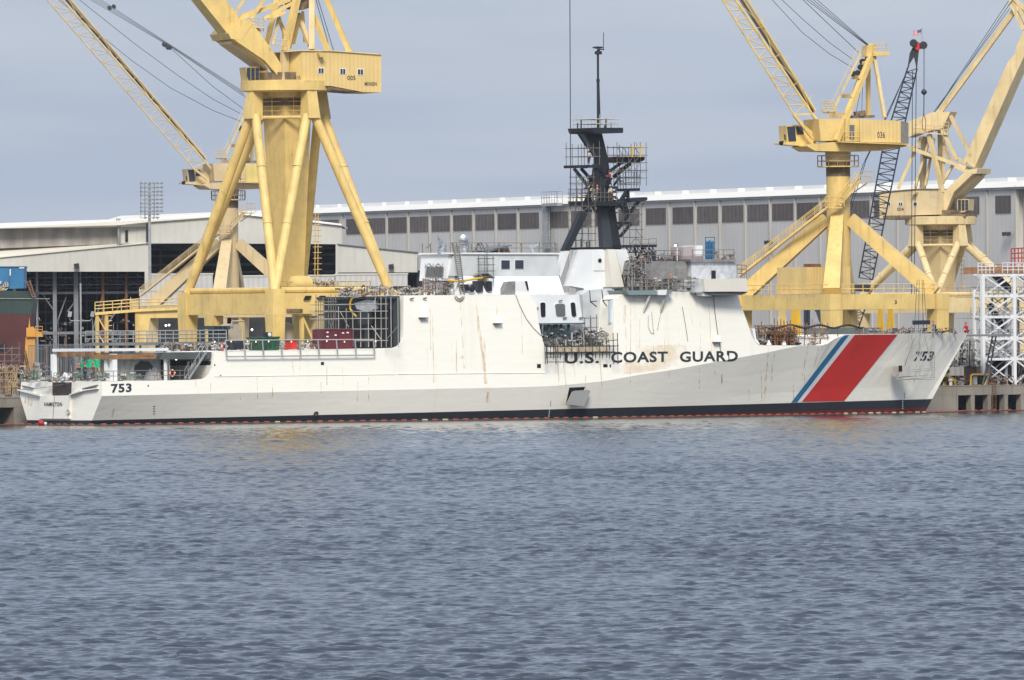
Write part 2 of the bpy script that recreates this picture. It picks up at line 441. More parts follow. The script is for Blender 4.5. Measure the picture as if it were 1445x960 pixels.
# thin summer haze over the whole harbour
hz = M(); hz.prism([Vector((x, y, -3.0)) for x, y in ((-2500, -60), (2500, -60), (2500, 4000), (-2500, 4000))], [Vector((x, y, 130.0)) for x, y in ((-2500, -60), (2500, -60), (2500, 4000), (-2500, 4000))])
hmat = bpy.data.materials.new("haze"); hmat.use_nodes = True; ht = hmat.node_tree; ht.nodes.clear()
ho = ht.nodes.new("ShaderNodeOutputMaterial"); hv = ht.nodes.new("ShaderNodeVolumePrincipled")
hv.inputs['Color'].default_value = (0.86, 0.90, 0.96, 1); hv.inputs['Density'].default_value = HAZE; hv.inputs['Anisotropy'].default_value = 0.2
ht.links.new(hv.outputs[0], ho.inputs['Volume'])
haze = hz.build("haze", hmat); haze['kind'] = 'stuff'

# quay: concrete cap, solid wall with open bays
qm = M()
def quay_run():
    top, bot = QZ, -1.5
    capz = 1.95
    s0, s1 = -300.0, 420.0
    qm.box(S, s0, s1, QB, QB - 5.0, capz, top)
    # solid stretch and bays
    bay0 = S.sz(1352, 565, QB)[0]
    solid0 = S.sz(20, 570, QB)[0]
    qm.box(S, solid0 + 0.0, bay0, QB - 0.02, QB - 4.0, bot, capz)
    x = bay0
    pitch = S.sz(1397.5, 565, QB)[0] - S.sz(1374, 565, QB)[0]
    while x < s1:
        qm.box(S, x + pitch - 0.55, x + pitch, QB - 0.03, QB - 1.0, bot, capz); x += pitch
    x = solid0
    while x > -180:
        x -= 3.0; qm.box(S, x - 0.5, x, QB - 0.03, QB - 1.0, bot, capz)
quay_run()
quay = thing("quay", S.w(60, QB, 0), "long concrete quay wall with dark open bays behind the moored white ship", "quay")
qm.build("wall", CONC, quay)
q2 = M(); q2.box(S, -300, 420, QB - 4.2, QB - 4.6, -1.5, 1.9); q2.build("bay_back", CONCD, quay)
q3 = M(); q3.box(S, -300, 420, QB + 0.05, QB - 0.3, QZ, QZ + 0.12); q3.build("kerb", CONC, quay)
qq = M()
for x in (1385.0, 1402.0, 1421.0):
    a = S.at(x, 560, QB + 0.1)
    if x == 1402.0:
        for d in (-0.25, 0.25):
            qq.tube(S.w(S.sz(x, 560, QB)[0] + d, QB + 0.12, 0.1), S.w(S.sz(x, 560, QB)[0] + d, QB + 0.12, QZ + 0.4), 0.05)
        for k in range(10):
            s_ = S.sz(x, 560, QB)[0]; qq.tube(S.w(s_ - .25, QB + .12, .3 + .3 * k), S.w(s_ + .25, QB + .12, .3 + .3 * k), 0.03)
qq.build("ladder", RUSTY, quay)

# ------------------------------------------------------------------ big hall
HF = Frame((derot(1290, 300)[0] - CX) * 1640 / FL, 1640.0, math.atan2(-0.927, 0.376))
zt = lambda x, y: HF.sz(x, y)[1]
sE = HF.sz(1433, 300)[0]; sW = HF.sz(300, 300)[0]
z_eave = (zt(600, 295.3) + zt(1160, 274.5)) / 2
z_wt = (zt(543, 307.7) + zt(1084, 288.3) + zt(1415, 276)) / 3
z_wb = (zt(543, 329.4) + zt(1084, 311.6) + zt(1415, 301)) / 3
z_ft = (zt(600, 287) + zt(1160, 265.4)) / 2
hall = thing("assembly_hall", HF.w((sE + sW) / 2, -10, QZ), "huge pale grey hall with a row of dark louvred openings under its white roof edge", "hall", )
m = M(); m.box(HF, sW - 60, sE, 0, -70, QZ, z_eave); m.build("wall", HALLW, hall)
m = M(); m.box(HF, sE + 0.05, sE + 60, -1.2, -70, QZ, z_eave + 0.3)
for x in (1433,): m.box(HF, sE - 0.25, sE + 0.3, 0.12, -0.5, QZ, z_eave + .2)
m.build("east_wing", OFFW, hall)
m = M()
m.prism([HF.w(sW - 60, b, z) for b, z in ((0.5, z_eave + .003), (-3.2, z_ft), (-70, z_ft + 2), (-70, z_eave))], [HF.w(sE + 60, b, z) for b, z in ((0.5, z_eave + .003), (-3.2, z_ft), (-70, z_ft + 2), (-70, z_eave))])
m.build("roof", ROOFC, hall)
m = M(); m.box(HF, sW - 60, sE + 60, 0.42, 0.2, z_eave - 0.35, z_eave); m.build("gutter", GREYC, hall)
WINS = [(420, 447), (453, 478), (489, 515), (517.5, 543.7), (548.3, 573.8), (579, 604), (609.4, 634.7), (640, 665.6), (671.4, 697.3), (702.7, 728.6), (734, 760.4),
        (774.6, 801.8), (806.5, 835), (839.7, 868), (873.6, 902.4), (912, 939.8), (949.7, 978), (984.5, 1013), (1019.5, 1049),
        (1055.4, 1084.6), (1090.2, 1120), (1125, 1154.8), (1161, 1190.5), (1197.5, 1226.5), (1234, 1263.5), (1271, 1301), (1308.5, 1339), (1352, 1382), (1405.3, 1426.6)]
HALLV = [HALLD, paint('hall_louvre_faded', (0.15, 0.125, 0.11), 0.7, 0.25, 0.8, corr=(0.9, 0.3)), paint('hall_louvre_dark', (0.11, 0.09, 0.085), 0.7, 0.25, 0.5, corr=(0.9, 0.25))]
for (a, b) in WINS:
    m = M(); s0, s1 = HF.sz(a, 300)[0], HF.sz(b, 300)[0]
    m.box(HF, s0, s1, 0.12, -0.3, z_wb, z_wt); w = m.build("window", HALLV[(a * 7 + int(b)) % 3 if isinstance(a, int) else int(a * 3) % 3], hall)
m = M()
for (a, b), (c, d) in zip(WINS[:-1], WINS[1:]):
    sm = HF.sz((b + c) / 2 , 300)[0]
    m.box(HF, sm - 0.18, sm + 0.18, 0.3, -0.2, QZ, z_eave - .01)
m.build("column", paint("hall_column", (0.42, 0.40, 0.37), 0.6, 0.08), hall)
for i in range(33):
    x0 = 420 + i * (30 + i * 0.28); x1 = x0 + 26 + i * 0.27
    if x0 > 1440: break
    s0, s1 = HF.sz(x0, 280, -4)[0], HF.sz(x1, 280, -4)[0]
    m = M(); m.box(HF, s0, s1, -4, -8, z_ft - .1, z_ft + 0.62); m.build("roof_vent", ROOFW, hall)
# flood lamps and service tower on its wall
def lampbox(x, y, n=2, F=HF, name="flood_lamp"):
    for k in range(n):
        c = F.at(x + k * 6.0, y, 0.9); m = M()
        m.beam(c - Vector((0.35, 0, 0.2)), c + Vector((0.35, 0, -0.1)), 0.7, 0.6)
        m.tube(c, F.at(x + k * 6, y, 0.0), 0.09); m.build(name, DARK, hall)
lampbox(1081, 341); lampbox(1417, 329)
# concrete panel joint lines on the lower wall come with the columns; service stair tower
tw = thing("service_tower", HF.at(766, 340, 0.0), "narrow galvanised ladder tower with a railed platform against the grey hall wall", "tower")
m = M()
za, zb = HF.sz(766, 357, 3)[1], HF.sz(766, 291, 3)[1]
s0, s1 = HF.sz(762, 300, 1.2)[0], HF.sz(770.5, 300, 3)[0]
s0, s1 = HF.sz(765, 300, .9)[0], HF.sz(770, 300, .9)[0]; m.box(HF, s0, s1, 0.1, .8, QZ, zb); m.build("shaft", STEEL, tw)
m = M(); s0b, s1b = HF.sz(772, 300, .9)[0], HF.sz(775, 300, .9)[0]
for s_ in (s0b, s1b): m.tube(HF.w(s_, .9, QZ), HF.w(s_, .9, zb + 1), 0.08)
z = QZ
while z < zb: m.tube(HF.w(s0b, .9, z), HF.w(s1b, .9, z), 0.05); z += 0.6
m.build("ladder", STEEL, tw)
m = M(); a, b = HF.sz(764, 285, 1.5)[0], HF.sz(786, 285, 1.5)[0]
m.box(HF, a, b, 0.5, 1.5, zb, zb + 0.5)
m.rail([HF.w(a, 1.5, zb + .5), HF.w(b, 1.5, zb + .5), HF.w(b, .5, zb + .5)], 2.0, 1.2, 0.06); m.build("platform", STEEL, tw)
mp2 = M(); a, b = HF.sz(765, 350, 1.5)[0], HF.sz(784, 350, 1.5)[0]; zz = HF.sz(770, 351, 3)[1]
mp2.box(HF, a, b, 1.0, 1.6, zz, zz + .3); mp2.rail([HF.w(a, 1.6, zz), HF.w(b, 1.6, zz)], 2.2, 1.2, 0.05); mp2.build("platform", STEEL, tw)

# ------------------------------------------------------------------ fabrication shed on the left
YS = 1640.0
SF = F0(YS)
shed = thing("fabrication_shed", P(250, 440, YS), "wide white gabled fabrication shed with a dark open front", "shed")
def face(px, b, th, mat, name, par=shed, F=SF):
    m = M(); m.slab(F, px, b, b - th); return m.build(name, mat, par)
face([(-60, 370), (211, 343.5), (211, 383.5), (-60, 383.5)], 0, 0.5, OFFW, "aisle_wall")
face([(-60, 353, -4), (165, 344.5, -2), (211, 341.8, -1), (211, 343.3, .3), (-60, 369.6, .3)], 0.3, 8, ROOFC, "aisle_roof")
face([(-60, 324), (0, 323), (166, 318.3), (166.5, 344.5), (-60, 353)], -2, 1.0, TANCL, "clerestory")
face([(-60, 317, -4), (165, 309.5, -4), (260, 304.5, -3), (345, 300, -3), (482, 316, -2), (482, 318.6, .6), (345, 303.3, .6), (211, 313.4, .6), (168, 318, .6), (-60, 324, .6)], 0.6, 60, ROOFC, "roof")
face([(168, 318), (211, 313.8), (211, 343.4), (168, 344.3)], -1.0, 0.5, OFFW, "link_wall")
face([(211.5, 313.8), (345, 303.6), (482, 319), (482, 344.8), (211.5, 343.2)], 0.1, 0.5, OFFW, "gable_wall")
face([(474.5, 344.9), (589, 356.5), (589, 384.4), (476, 384.8)], 0.05, 0.5, OFFW, "aisle_wall")
face([(475, 343.7), (589, 355.4), (589, 356.6), (475, 344.9)], 0.4, 30, GREYC, "aisle_roof")
face([(473.5, 344.6), (477, 344.6), (477, 388), (473.5, 388)], 0.3, 1.0, OFFW, "corner_post")
face([(204, 383.6), (210.5, 383.6), (210.5, 470), (204, 470)], 0.2, 1.0, OFFW, "corner_post")
face([(176.5, 325), (180.5, 325), (180.5, 341.5), (176.5, 341.5)], -0.8, 0.3, BLACK, "door")
# dark inside: back, sides, roof
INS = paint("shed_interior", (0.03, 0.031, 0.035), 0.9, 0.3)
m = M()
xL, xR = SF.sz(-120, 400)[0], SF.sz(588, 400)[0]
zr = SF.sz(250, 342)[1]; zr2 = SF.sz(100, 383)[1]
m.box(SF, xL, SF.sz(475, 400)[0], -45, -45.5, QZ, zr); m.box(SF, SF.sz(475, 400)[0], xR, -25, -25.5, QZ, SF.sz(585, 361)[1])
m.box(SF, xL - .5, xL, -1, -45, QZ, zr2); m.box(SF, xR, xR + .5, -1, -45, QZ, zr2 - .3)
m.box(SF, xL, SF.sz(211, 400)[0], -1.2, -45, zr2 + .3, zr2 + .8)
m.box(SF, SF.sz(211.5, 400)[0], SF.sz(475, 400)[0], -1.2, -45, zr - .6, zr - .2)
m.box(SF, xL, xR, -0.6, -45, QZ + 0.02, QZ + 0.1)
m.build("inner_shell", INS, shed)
for (x, w) in ((77, 5.5), (107, 6.5), (113.5, 2.0), (145, 4), (178, 3.5), (52, 3), (20, 4)):
    m = M(); a, b = SF.sz(x - w / 2, 400, -4)[0], SF.sz(x + w / 2, 400, -4)[0]
    m.box(SF, a, b, -4, -4.8, QZ, zr2 + .25); m.build("column", GREYC if x not in (145, 178) else RUSTY, shed)
for (y, th) in ((413.5, 3.5), (402, 1.2), (392, 1.0), (470, 4)):
    m = M(); zc = SF.sz(100, y, -5)[1]; m.box(SF, xL, SF.sz(204, 400, -5)[0], -5, -5.5, zc - th * .055, zc + th * .055); m.build("crane_beam", GREYC, shed)
m = M()
for i in range(14): x = 5 + i * 14.5; m.box(SF, SF.sz(x, 400, -14)[0], SF.sz(x + 1.8, 400, -14)[0], -14, -14.4, QZ, zr2)
for y in (398, 407, 425, 440, 456, 486): zc = SF.sz(100, y, -15)[1]; m.box(SF, xL, SF.sz(204, 400, -15)[0], -15, -15.3, zc - .12, zc + .12)
m.build("inner_frame", paint("dim_frame", (.08, .08, .085), .8, .3), shed)
m = M()
for (x0, y0, x1, y1) in ((93, 420, 77, 465), (95, 440, 113, 416), (130, 470, 145, 415), (60, 415, 77, 440), (150, 460, 178, 418)):
    m.beam(SF.at(x0, y0, -6), SF.at(x1, y1, -6), 0.22)
random.seed(4)
for i in range(60):
    x, y = random.uniform(-5, 200), random.uniform(386, 410); m.beam(SF.at(x, y, -9), SF.at(x + random.uniform(-9, 9), y + random.uniform(-3, 3), -12), .12)
m.build("bracing", GREYC, shed)
for (x, y) in ((108, 376), (552, 377)):
    m = M(); c = SF.at(x, y, .7); m.beam(c - Vector((.4, 0, 0)), c + Vector((.4, 0, .1)), .8, .8); m.tube(c, SF.at(x, y, 0), .1); m.build("flood_lamp", DARK, shed)
m = M()
for d in (0, 3.2):
    m.path([SF.at(166 + d, 344, .2), SF.at(166 + d, 315, .2), SF.at(164 + d, 309, .2), SF.at(167 + d, 310, -1)], .07)
for k in range(16): m.tube(SF.at(166, 343 - k * 2, .2), SF.at(169.2, 343 - k * 2, .2), .05)
m.build("roof_ladder", SCAF, shed)
m = M(); m.tube(SF.at(207.5, 315, .5), SF.at(207.5, 342, .5), .18); m.build("downpipe", DARK, shed)

m = M()
for i in range(9):
    x = 225 + i * 28; a, b = SF.sz(x, 350, -12)[0], SF.sz(x + 2.5, 350, -12)[0]; m.box(SF, a, b, -12, -12.5, QZ, zr - 1.4)
for y in (352, 361, 374, 385): zc = SF.sz(250, y, -12)[1]; m.box(SF, SF.sz(213, 350, -12.6)[0], SF.sz(473, 350, -12.6)[0], -12.6, -12.9, zc - .2, zc + .2)
for i in range(18): m.beam(SF.at(215 + i * 14, 346, -10), SF.at(229 + i * 14, 352, -10), .18); m.beam(SF.at(229 + i * 14, 346, -10), SF.at(215 + i * 14, 352, -10), .18)
m.build("roof_truss", paint("dim_steel", (.10, .10, .105), .8, .3), shed)
# low corrugated walls and things in front of the shed, each standing on the yard
FENCEW = paint("fence_white", (0.52, 0.51, 0.49), 0.6, 0.1, 0.3, 0.3, (0.3, 0.25, 0.2), corr=(0.8, 0.14))
def yardbox(name, label, cat, x0, y0, x1, y1, Y, mat, dep=3.0, group=None, trim=None):
    F = F0(Y); a, z1 = F.sz(x0, y0); b, z0 = F.sz(x1, y1)
    t = thing(name, F.w((a + b) / 2, -dep / 2, QZ), label, cat, group=group)
    m = M(); m.box(F, a, b, 0, -dep, z0, z1); m.build("panel", mat, t)
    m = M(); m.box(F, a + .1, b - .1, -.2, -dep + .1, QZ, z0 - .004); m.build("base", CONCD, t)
    m = M(); m.box(F, a - .1, b + .1, 0.1, -dep - .1, z1 + .003, z1 + .25); m.build("cap", trim or OFFW, t)
    return t
yardbox("corrugated_wall", "long white corrugated wall across the shed opening behind the left crane braces", "wall", 211, 388.5, 300, 408, 1600, FENCEW, 2)
yardbox("corrugated_wall", "short white corrugated wall low beside the yellow walkway of the left crane", "wall", 197, 411, 258, 440, 1590, FENCEW, 2)
yardbox("corrugated_wall", "pale corrugated wall under the right aisle of the shed behind the big crane", "wall", 473, 388.5, 575, 404, 1580, FENCEW, 2)
yardbox("corrugated_wall", "white corrugated wall between the crane tower and the shed's right door post", "wall", 330, 391, 472, 410, 1600, FENCEW, 2)

# floodlight mast beside the shed
YL = 1600.0; LF = F0(YL)
fm = thing("floodlight_mast", LF.w(LF.sz(210.5, 300)[0], 0, QZ), "tall floodlight mast with rows of round lamps above the white shed", "floodlight")
m = M(); m.tube(LF.w(LF.sz(210.5, 300)[0], 0, QZ), LF.at(210.5, 258), 0.28, 0.2, 8); m.build("pole", STEEL, fm, True)
m = M()
rows = [258.5, 264.5, 270.5, 275.5, 281.5, 287, 292.5, 298, 302.5, 307.5]
for y in rows: m.tube(LF.at(198, y + .5), LF.at(226, y), .07)
for x in (198.5, 204, 210.5, 218): m.tube(LF.at(x, 258), LF.at(x, 308), .06)
m.build("frame", STEEL, fm)
for i, y in enumerate(rows):
    for j, x in enumerate((199, 205, 211.5, 216.5, 222, 228)):
        if i > 7 and j in (0, 5): continue
        if i in (4,) and j == 0: continue
        c = LF.at(x + 0.0, y, 0.3); ax = Vector((-0.5 + j * 0.28, -0.85, -0.25)).normalized()
        m = M(); m.lathe(c, [(.06, -.35), (.17, -.12), (.20, .1), (.18, .11)], 8, ax); m.build("lamp", STEEL, fm)
# ------------------------------------------------------------------ the white cutter
def paint_hull():
    m, t, bs = node_mat("hull_white"); N, L = t.nodes.new, t.links.new
    tc = N("ShaderNodeTexCoord"); sp = N("ShaderNodeSeparateXYZ"); L(tc.outputs['Object'], sp.inputs[0])
    def math_(op, a, b=None, c=None):
        n = N("ShaderNodeMath"); n.operation = op
        for i, q in enumerate((a, b, c)):
            if q is None: continue
            if isinstance(q, (int, float)): n.inputs[i].default_value = q
            else: L(q, n.inputs[i])
        return n.outputs[0]
    def mixc(f, a, b):
        n = N("ShaderNodeMixRGB"); L(f, n.inputs[0])
        for i, q in ((1, a), (2, b)):
            if isinstance(q, tuple): n.inputs[i].default_value = (*q, 1)
            else: L(q, n.inputs[i])
        return n.outputs[0]
    X, Z = sp.outputs[0], sp.outputs[2]
    # plate shading: broad stains and fine vertical runs
    n1 = N("ShaderNodeTexNoise"); n1.inputs['Scale'].default_value = 0.35; n1.inputs['Detail'].default_value = 5
    mp1 = N("ShaderNodeMapping"); mp1.inputs['Scale'].default_value = (0.5, 0.5, 2.0); L(tc.outputs['Object'], mp1.inputs[0]); L(mp1.outputs[0], n1.inputs['Vector'])
    f1 = N("ShaderNodeMapRange"); f1.inputs[1].default_value = .45; f1.inputs[2].default_value = .75; f1.inputs[3].default_value = 0; f1.inputs[4].default_value = .22; L(n1.outputs['Fac'], f1.inputs[0])
    cur = mixc(f1.outputs[0], (0.88, 0.85, 0.755), (0.82, 0.78, 0.67))
    n2 = N("ShaderNodeTexNoise"); n2.inputs['Scale'].default_value = 0.8; n2.inputs['Detail'].default_value = 6
    mp2 = N("ShaderNodeMapping"); mp2.inputs['Scale'].default_value = (1.2, 0.2, 0.05); L(tc.outputs['Object'], mp2.inputs[0]); L(mp2.outputs[0], n2.inputs['Vector'])
    f2 = N("ShaderNodeMapRange"); f2.inputs[1].default_value = .62; f2.inputs[2].default_value = .80; f2.inputs[3].default_value = 0; f2.inputs[4].default_value = .22; L(n2.outputs['Fac'], f2.inputs[0])
    cur = mixc(f2.outputs[0], cur, (0.62, 0.46, 0.26))
    # rust-stained rectangle round the lettering
    # horizontal weld seams
    w = math_('MULTIPLY', Z, 2 * math.pi / 1.22); w = math_('SINE', w)
    w = math_('GREATER_THAN', w, 0.992); w = math_('MULTIPLY', w, 0.10)
    cur = mixc(w, cur, (0.52, 0.48, 0.38))
    # boot top: the trim makes the painted line climb towards the bow
    zb = math_('MULTIPLY_ADD', X, BOOT[1], BOOT[0]); zr = math_('MULTIPLY_ADD', X, 0.0105, -0.62)
    zr = math_('MINIMUM', zr, 0.62)
    fb = math_('LESS_THAN', Z, zb); fr = math_('LESS_THAN', Z, zr)
    nb = N("ShaderNodeTexNoise"); nb.inputs['Scale'].default_value = 1.5; L(tc.outputs['Object'], nb.inputs['Vector'])
    cb = mixc(nb.outputs['Fac'], (0.020, 0.023, 0.03), (0.032, 0.035, 0.042))
    cr = mixc(nb.outputs['Fac'], (0.10, 0.016, 0.014), (0.16, 0.03, 0.02))
    cur = mixc(fb, cur, cb); cur = mixc(fr, cur, cr)
    L(cur, bs.inputs['Base Color']); bs.inputs['Roughness'].default_value = 0.42; bs.inputs['Specular IOR Level'].default_value = 0.35
    n3 = N("ShaderNodeTexNoise"); n3.inputs['Scale'].default_value = 0.9; n3.inputs['Detail'].default_value = 3
    mp3 = N("ShaderNodeMapping"); mp3.inputs['Scale'].default_value = (0.45, 0.45, 1.5); L(tc.outputs['Object'], mp3.inputs[0]); L(mp3.outputs[0], n3.inputs['Vector'])
    bp = N("ShaderNodeBump"); bp.inputs['Strength'].default_value = 0.45; bp.inputs['Distance'].default_value = 0.06
    L(n3.outputs['Fac'], bp.inputs['Height']); L(bp.outputs[0], bs.inputs['Normal'])
    return m
BOOT = (0.55, 0.0088)
HULL = paint_hull()
ship = thing("coast_guard_ship", S.w(0, 0, 0), "long white coast guard cutter with a red and blue bow stripe, moored at the quay", "ship", rz=ALPHA)

LWL, LOA = 120.5, 128.0
def interp(tab, x):
    if x <= tab[0][0]: return tab[0][1]
    for (a, p), (b, q) in zip(tab[:-1], tab[1:]):
        if x <= b: return p + (q - p) * (x - a) / (b - a)
    return tab[-1][1]
def smooth(tab, x, w=2.0): return sum(interp(tab, x + d * w) for d in (-1, -.5, 0, .5, 1)) / 5 if x < 124 else interp(tab, x)
BK = [(0, 8.35), (60, 8.4), (75, 8.3), (84, 8.0), (92, 7.4), (100, 6.5), (108, 5.3), (115, 3.9), (121, 2.3), (125, 1.15), (LOA, 0.05)]
BW = [(0, 6.28), (15, 6.9), (35, 7.4), (60, 7.3), (75, 6.6), (88, 5.2), (100, 3.6), (110, 2.0), (117, 0.85), (LWL, 0.05)]
def hull_sz(x, y):
    b = 8.0; s = 0
    for _ in range(14):
        s, z = S.sz(x, y, b); b = 0.5 * b + 0.5 * smooth(BK, max(0, min(LOA, s)))
    return s, z
def tumb(s): return 0.085 * max(0.0, min(1.0, (112 - s) / 20))
def sz_side(x, y):
    b = 8.0
    for _ in range(14):
        s, z = S.sz(x, y, b); sk = max(0, min(LOA, s)); b = .5 * b + .5 * (smooth(BK, sk) - tumb(sk) * max(0, z - zk(sk)))
    return s, z, b
ZKP = [hull_sz(*p) for p in ((146, 559), (300, 555.5), (570, 550), (720, 547), (780, 545), (850, 538.5), (900, 529.5), (950, 522), (1000, 513), (1080, 499), (1150, 484), (1192, 473))]
ZKP[0] = (0.0, ZKP[0][1])
TOPX = [(145, 539), (243, 537), (284, 536), (291, 533), (296, 528), (299, 520), (301, 508), (301.5, 497), (400, 494.5), (530, 492), (555, 491), (561, 489), (566, 484), (568.6, 476), (569.2, 465), (569.4, 417.5),
        (600, 416.8), (745, 416), (757, 430), (760, 457), (765, 478), (768, 488), (769, 491), (864.5, 489), (865.5, 460), (866.5, 424), (872, 419), (885, 412), (940, 411), (1041, 416), (1045, 430), (1050, 443), (1056, 460), (1062, 476), (1067, 483), (1074, 487.5), (1164, 487.5), (1172, 485), (1180, 478), (1194, 472.3), (1250, 471.5), (1300, 471), (1340, 470.5), (1366, 470)]
def zk(s): return interp(ZKP, s)
TOP = []
for (x, y) in TOPX:
    s, z, b = sz_side(x, y); 
    if TOP and s <= TOP[-1][0]: s = TOP[-1][0] + 0.02
    TOP.append((s, z))
TOP[0] = (0.0, TOP[0][1])
z_bow = TOP[-1][1]
if TOP[-1][0] < LOA: TOP.append((LOA, z_bow))
def ztop(s): return interp(TOP, s)
NOTCH_B, NOTCH_S = 2.15, 7.0
_w = [sz_side(x, 490)[0] for x in (284, 301.5, 530, 569.2)]
WELLS = [(_w[0], _w[1] - .32, ztop(10)), (_w[2], _w[3] - .02, ztop(_w[2]))]
st = sorted(set([q + e for w in WELLS for q in w[:2] for e in (-.01, 0, .01)] + [t[0] for t in TOP if 0 <= t[0] <= LOA] + [0, NOTCH_S, NOTCH_S + .02] + [i * 2.0 for i in range(0, 64)] + [LOA - 1, LOA - .4, LOA]))
def ring_pts(sd):
    """starboard half, keel to centre line; returns (s, b, z)"""
    zt_, zk_ = ztop(sd), min(zk(sd), ztop(sd) - 0.01)
    if sd > ZKP[-1][0]: zk_ = zt_ - 0.01
    bk = smooth(BK, sd) if sd > .1 else 8.35
    f = max(0, (sd - 80) / (LOA - 80)); sw = sd if sd <= 80 else 80 + (sd - 80) * (LWL - 80) / (LOA - 80)
    bw = interp(BW, sw)
    rake = 0.6 if sd < 0.01 else 0
    out = []
    def lev(z, b):
        # station slides aft towards the waterline (raked stem)
        g = max(0, min(1.0, z / z_bow)); s = sw + (sd - sw) * g - (0.0)
        if sd < 0.5: s = s + 0.07 * z
        out.append((s, b, z))
    lev(-1.6, bw * 0.8); lev(0.0, bw)
    for q in (0.33, 0.66):
        c = q ** (1.0 + 0.5 * f)
        lev(zk_ * q, bw + (bk - bw) * c)
    lev(zk_, bk)
    tb = tumb(sd)
    lev((zk_ + zt_) / 2, bk - tb * (zt_ - zk_) / 2)
    bt = max(0.03, bk - tb * (zt_ - zk_))
    lev(zt_, bt)
    nd = 1.55 if sd <= NOTCH_S else 0.0
    nb = min(NOTCH_B, bt * .9)
    for (q0, q1, zf_) in WELLS:      # the curved side plating is thin: the deck inboard stays flat
        if q0 <= sd <= q1: nd = max(0.0, zt_ - zf_); nb = bt - .3
    lev(zt_ + .001, nb); lev(zt_ - nd + .001, nb * .999)
    return out
hm = M(); rings = []
for sd in st:
    h = ring_pts(sd); full = [S.w(s, b, z) for s, b, z in h] + [S.w(s, -b, z) for s, b, z in reversed(h)]
    rings.append(full)
K = len(rings[0])
for r in rings: hm.v += [tuple(p) for p in r]
for i in range(len(rings) - 1):
    for j in range(K):
        k = (j + 1) % K
        hm.f.append((i * K + j, (i + 1) * K + j, (i + 1) * K + k, i * K + k))
hm.f.append(tuple(reversed(range(K)))); hm.f.append(tuple((len(rings) - 1) * K + j for j in range(K)))
hull = hm.build("hull", HULL, ship)
BV = BVHTree.FromPolygons([Vector(v) for v in hm.v], hm.f, all_triangles=False)
def on_hull(x, y, off=0.03):
    o, d = ray(x, y); h, n, i, dist = BV.ray_cast(o, d)
    if h is None:
        s, z, b = sz_side(x, y); return S.w(s, b + off, z)
    if n.dot(d) > 0: n = -n
    return h + n * off
def hull_patch(quads, nx=10, ny=6, off=0.03):
    m = M()
    for q in quads:
        bl, br, tr, tl = [Vector(p) for p in q]; n0 = len(m.v)
        for j in range(ny + 1):
            for i in range(nx + 1):
                p = bl.lerp(br, i / nx).lerp(tl.lerp(tr, i / nx), j / ny); m.v.append(tuple(on_hull(p[0], p[1], off)))
        for j in range(ny):
            for i in range(nx):
                a = n0 + j * (nx + 1) + i; m.f.append((a, a + 1, a + nx + 2, a + nx + 1))
    return m
# bow stripes: the boot top stops them
hull_patch([[(1131, 567.3), (1191, 566), (1266.5, 472.2), (1206, 472.6)]], 14, 18).build("red_stripe", RED, ship)
hull_patch([[(1116, 568.2), (1124.5, 568), (1198, 472.8), (1189, 473.6)]], 4, 18).build("blue_stripe", STRIPEB, ship)
hull_patch([[(1124.7, 568), (1130.8, 567.4), (1205.8, 472.7), (1198.2, 472.9)]], 3, 18).build("white_stripe", WHITE, ship)
# lettering
LET = paint("letter_paint", (0.025, 0.033, 0.042), 0.5, 0.15, 1.5)
def letters(name, body, quad, fn=on_hull, bold=0.02, mat=None, parent=None):
    return text_mesh(body, quad, fn, bold).build(name, mat or LET, parent or ship)
letters("lettering", "U.S.", [(796, 513.5), (845, 512.8), (845, 497.2), (796, 498)], bold=.028)
letters("lettering", "COAST", [(862, 512.5), (942, 511.0), (942, 496), (862, 496.8)], bold=.028)
letters("lettering", "GUARD", [(959, 511.3), (1041, 509.8), (1041, 495), (959, 496.2)], bold=.028)
letters("hull_number", "753", [(157, 555), (185.5, 553.5), (185.5, 541), (156, 542)], bold=.035)
letters("hull_number", "753", [(1288, 510), (1315, 509.5), (1319, 495.5), (1293, 496)], bold=.03)
TR = S.sz(85, 570, 0)[0]
def on_transom(x, y, off=0.04):
    b, z = S.bz(x, y, 0.1 - .0); return S.w(0.07 * max(z, 0) - off, b, z)
letters("ship_name", "HAMILTON", [(65, 573), (90, 573.3), (90, 567.8), (65, 567.6)], lambda x, y: on_transom(x, y, .32), .02)
# rust runs, each with its own shape
def stain_mat(name, col, a, iso=False):
    m, t, bs = node_mat(name); N, L = t.nodes.new, t.links.new
    tc = N("ShaderNodeTexCoord"); mp = N("ShaderNodeMapping"); mp.inputs['Scale'].default_value = (2.5, 2.5, .35) if not iso else (.25, .25, .35)
    n = N("ShaderNodeTexNoise"); n.inputs['Scale'].default_value = 1.6; n.inputs['Detail'].default_value = 5
    L(tc.outputs['Object'], mp.inputs[0]); L(mp.outputs[0], n.inputs['Vector'])
    r = N("ShaderNodeMapRange"); r.inputs[1].default_value = .38; r.inputs[2].default_value = .68; r.inputs[3].default_value = 0; r.inputs[4].default_value = a
    L(n.outputs['Fac'], r.inputs[0]); L(r.outputs[0], bs.inputs['Alpha']); bs.inputs['Base Color'].default_value = (*col, 1)
    bs.inputs['Roughness'].default_value = .7
    return m
RUST = stain_mat("rust_run", (0.68, 0.42, 0.16), .5); RUSTL = stain_mat("pale_rust", (0.70, 0.50, 0.26), .62)
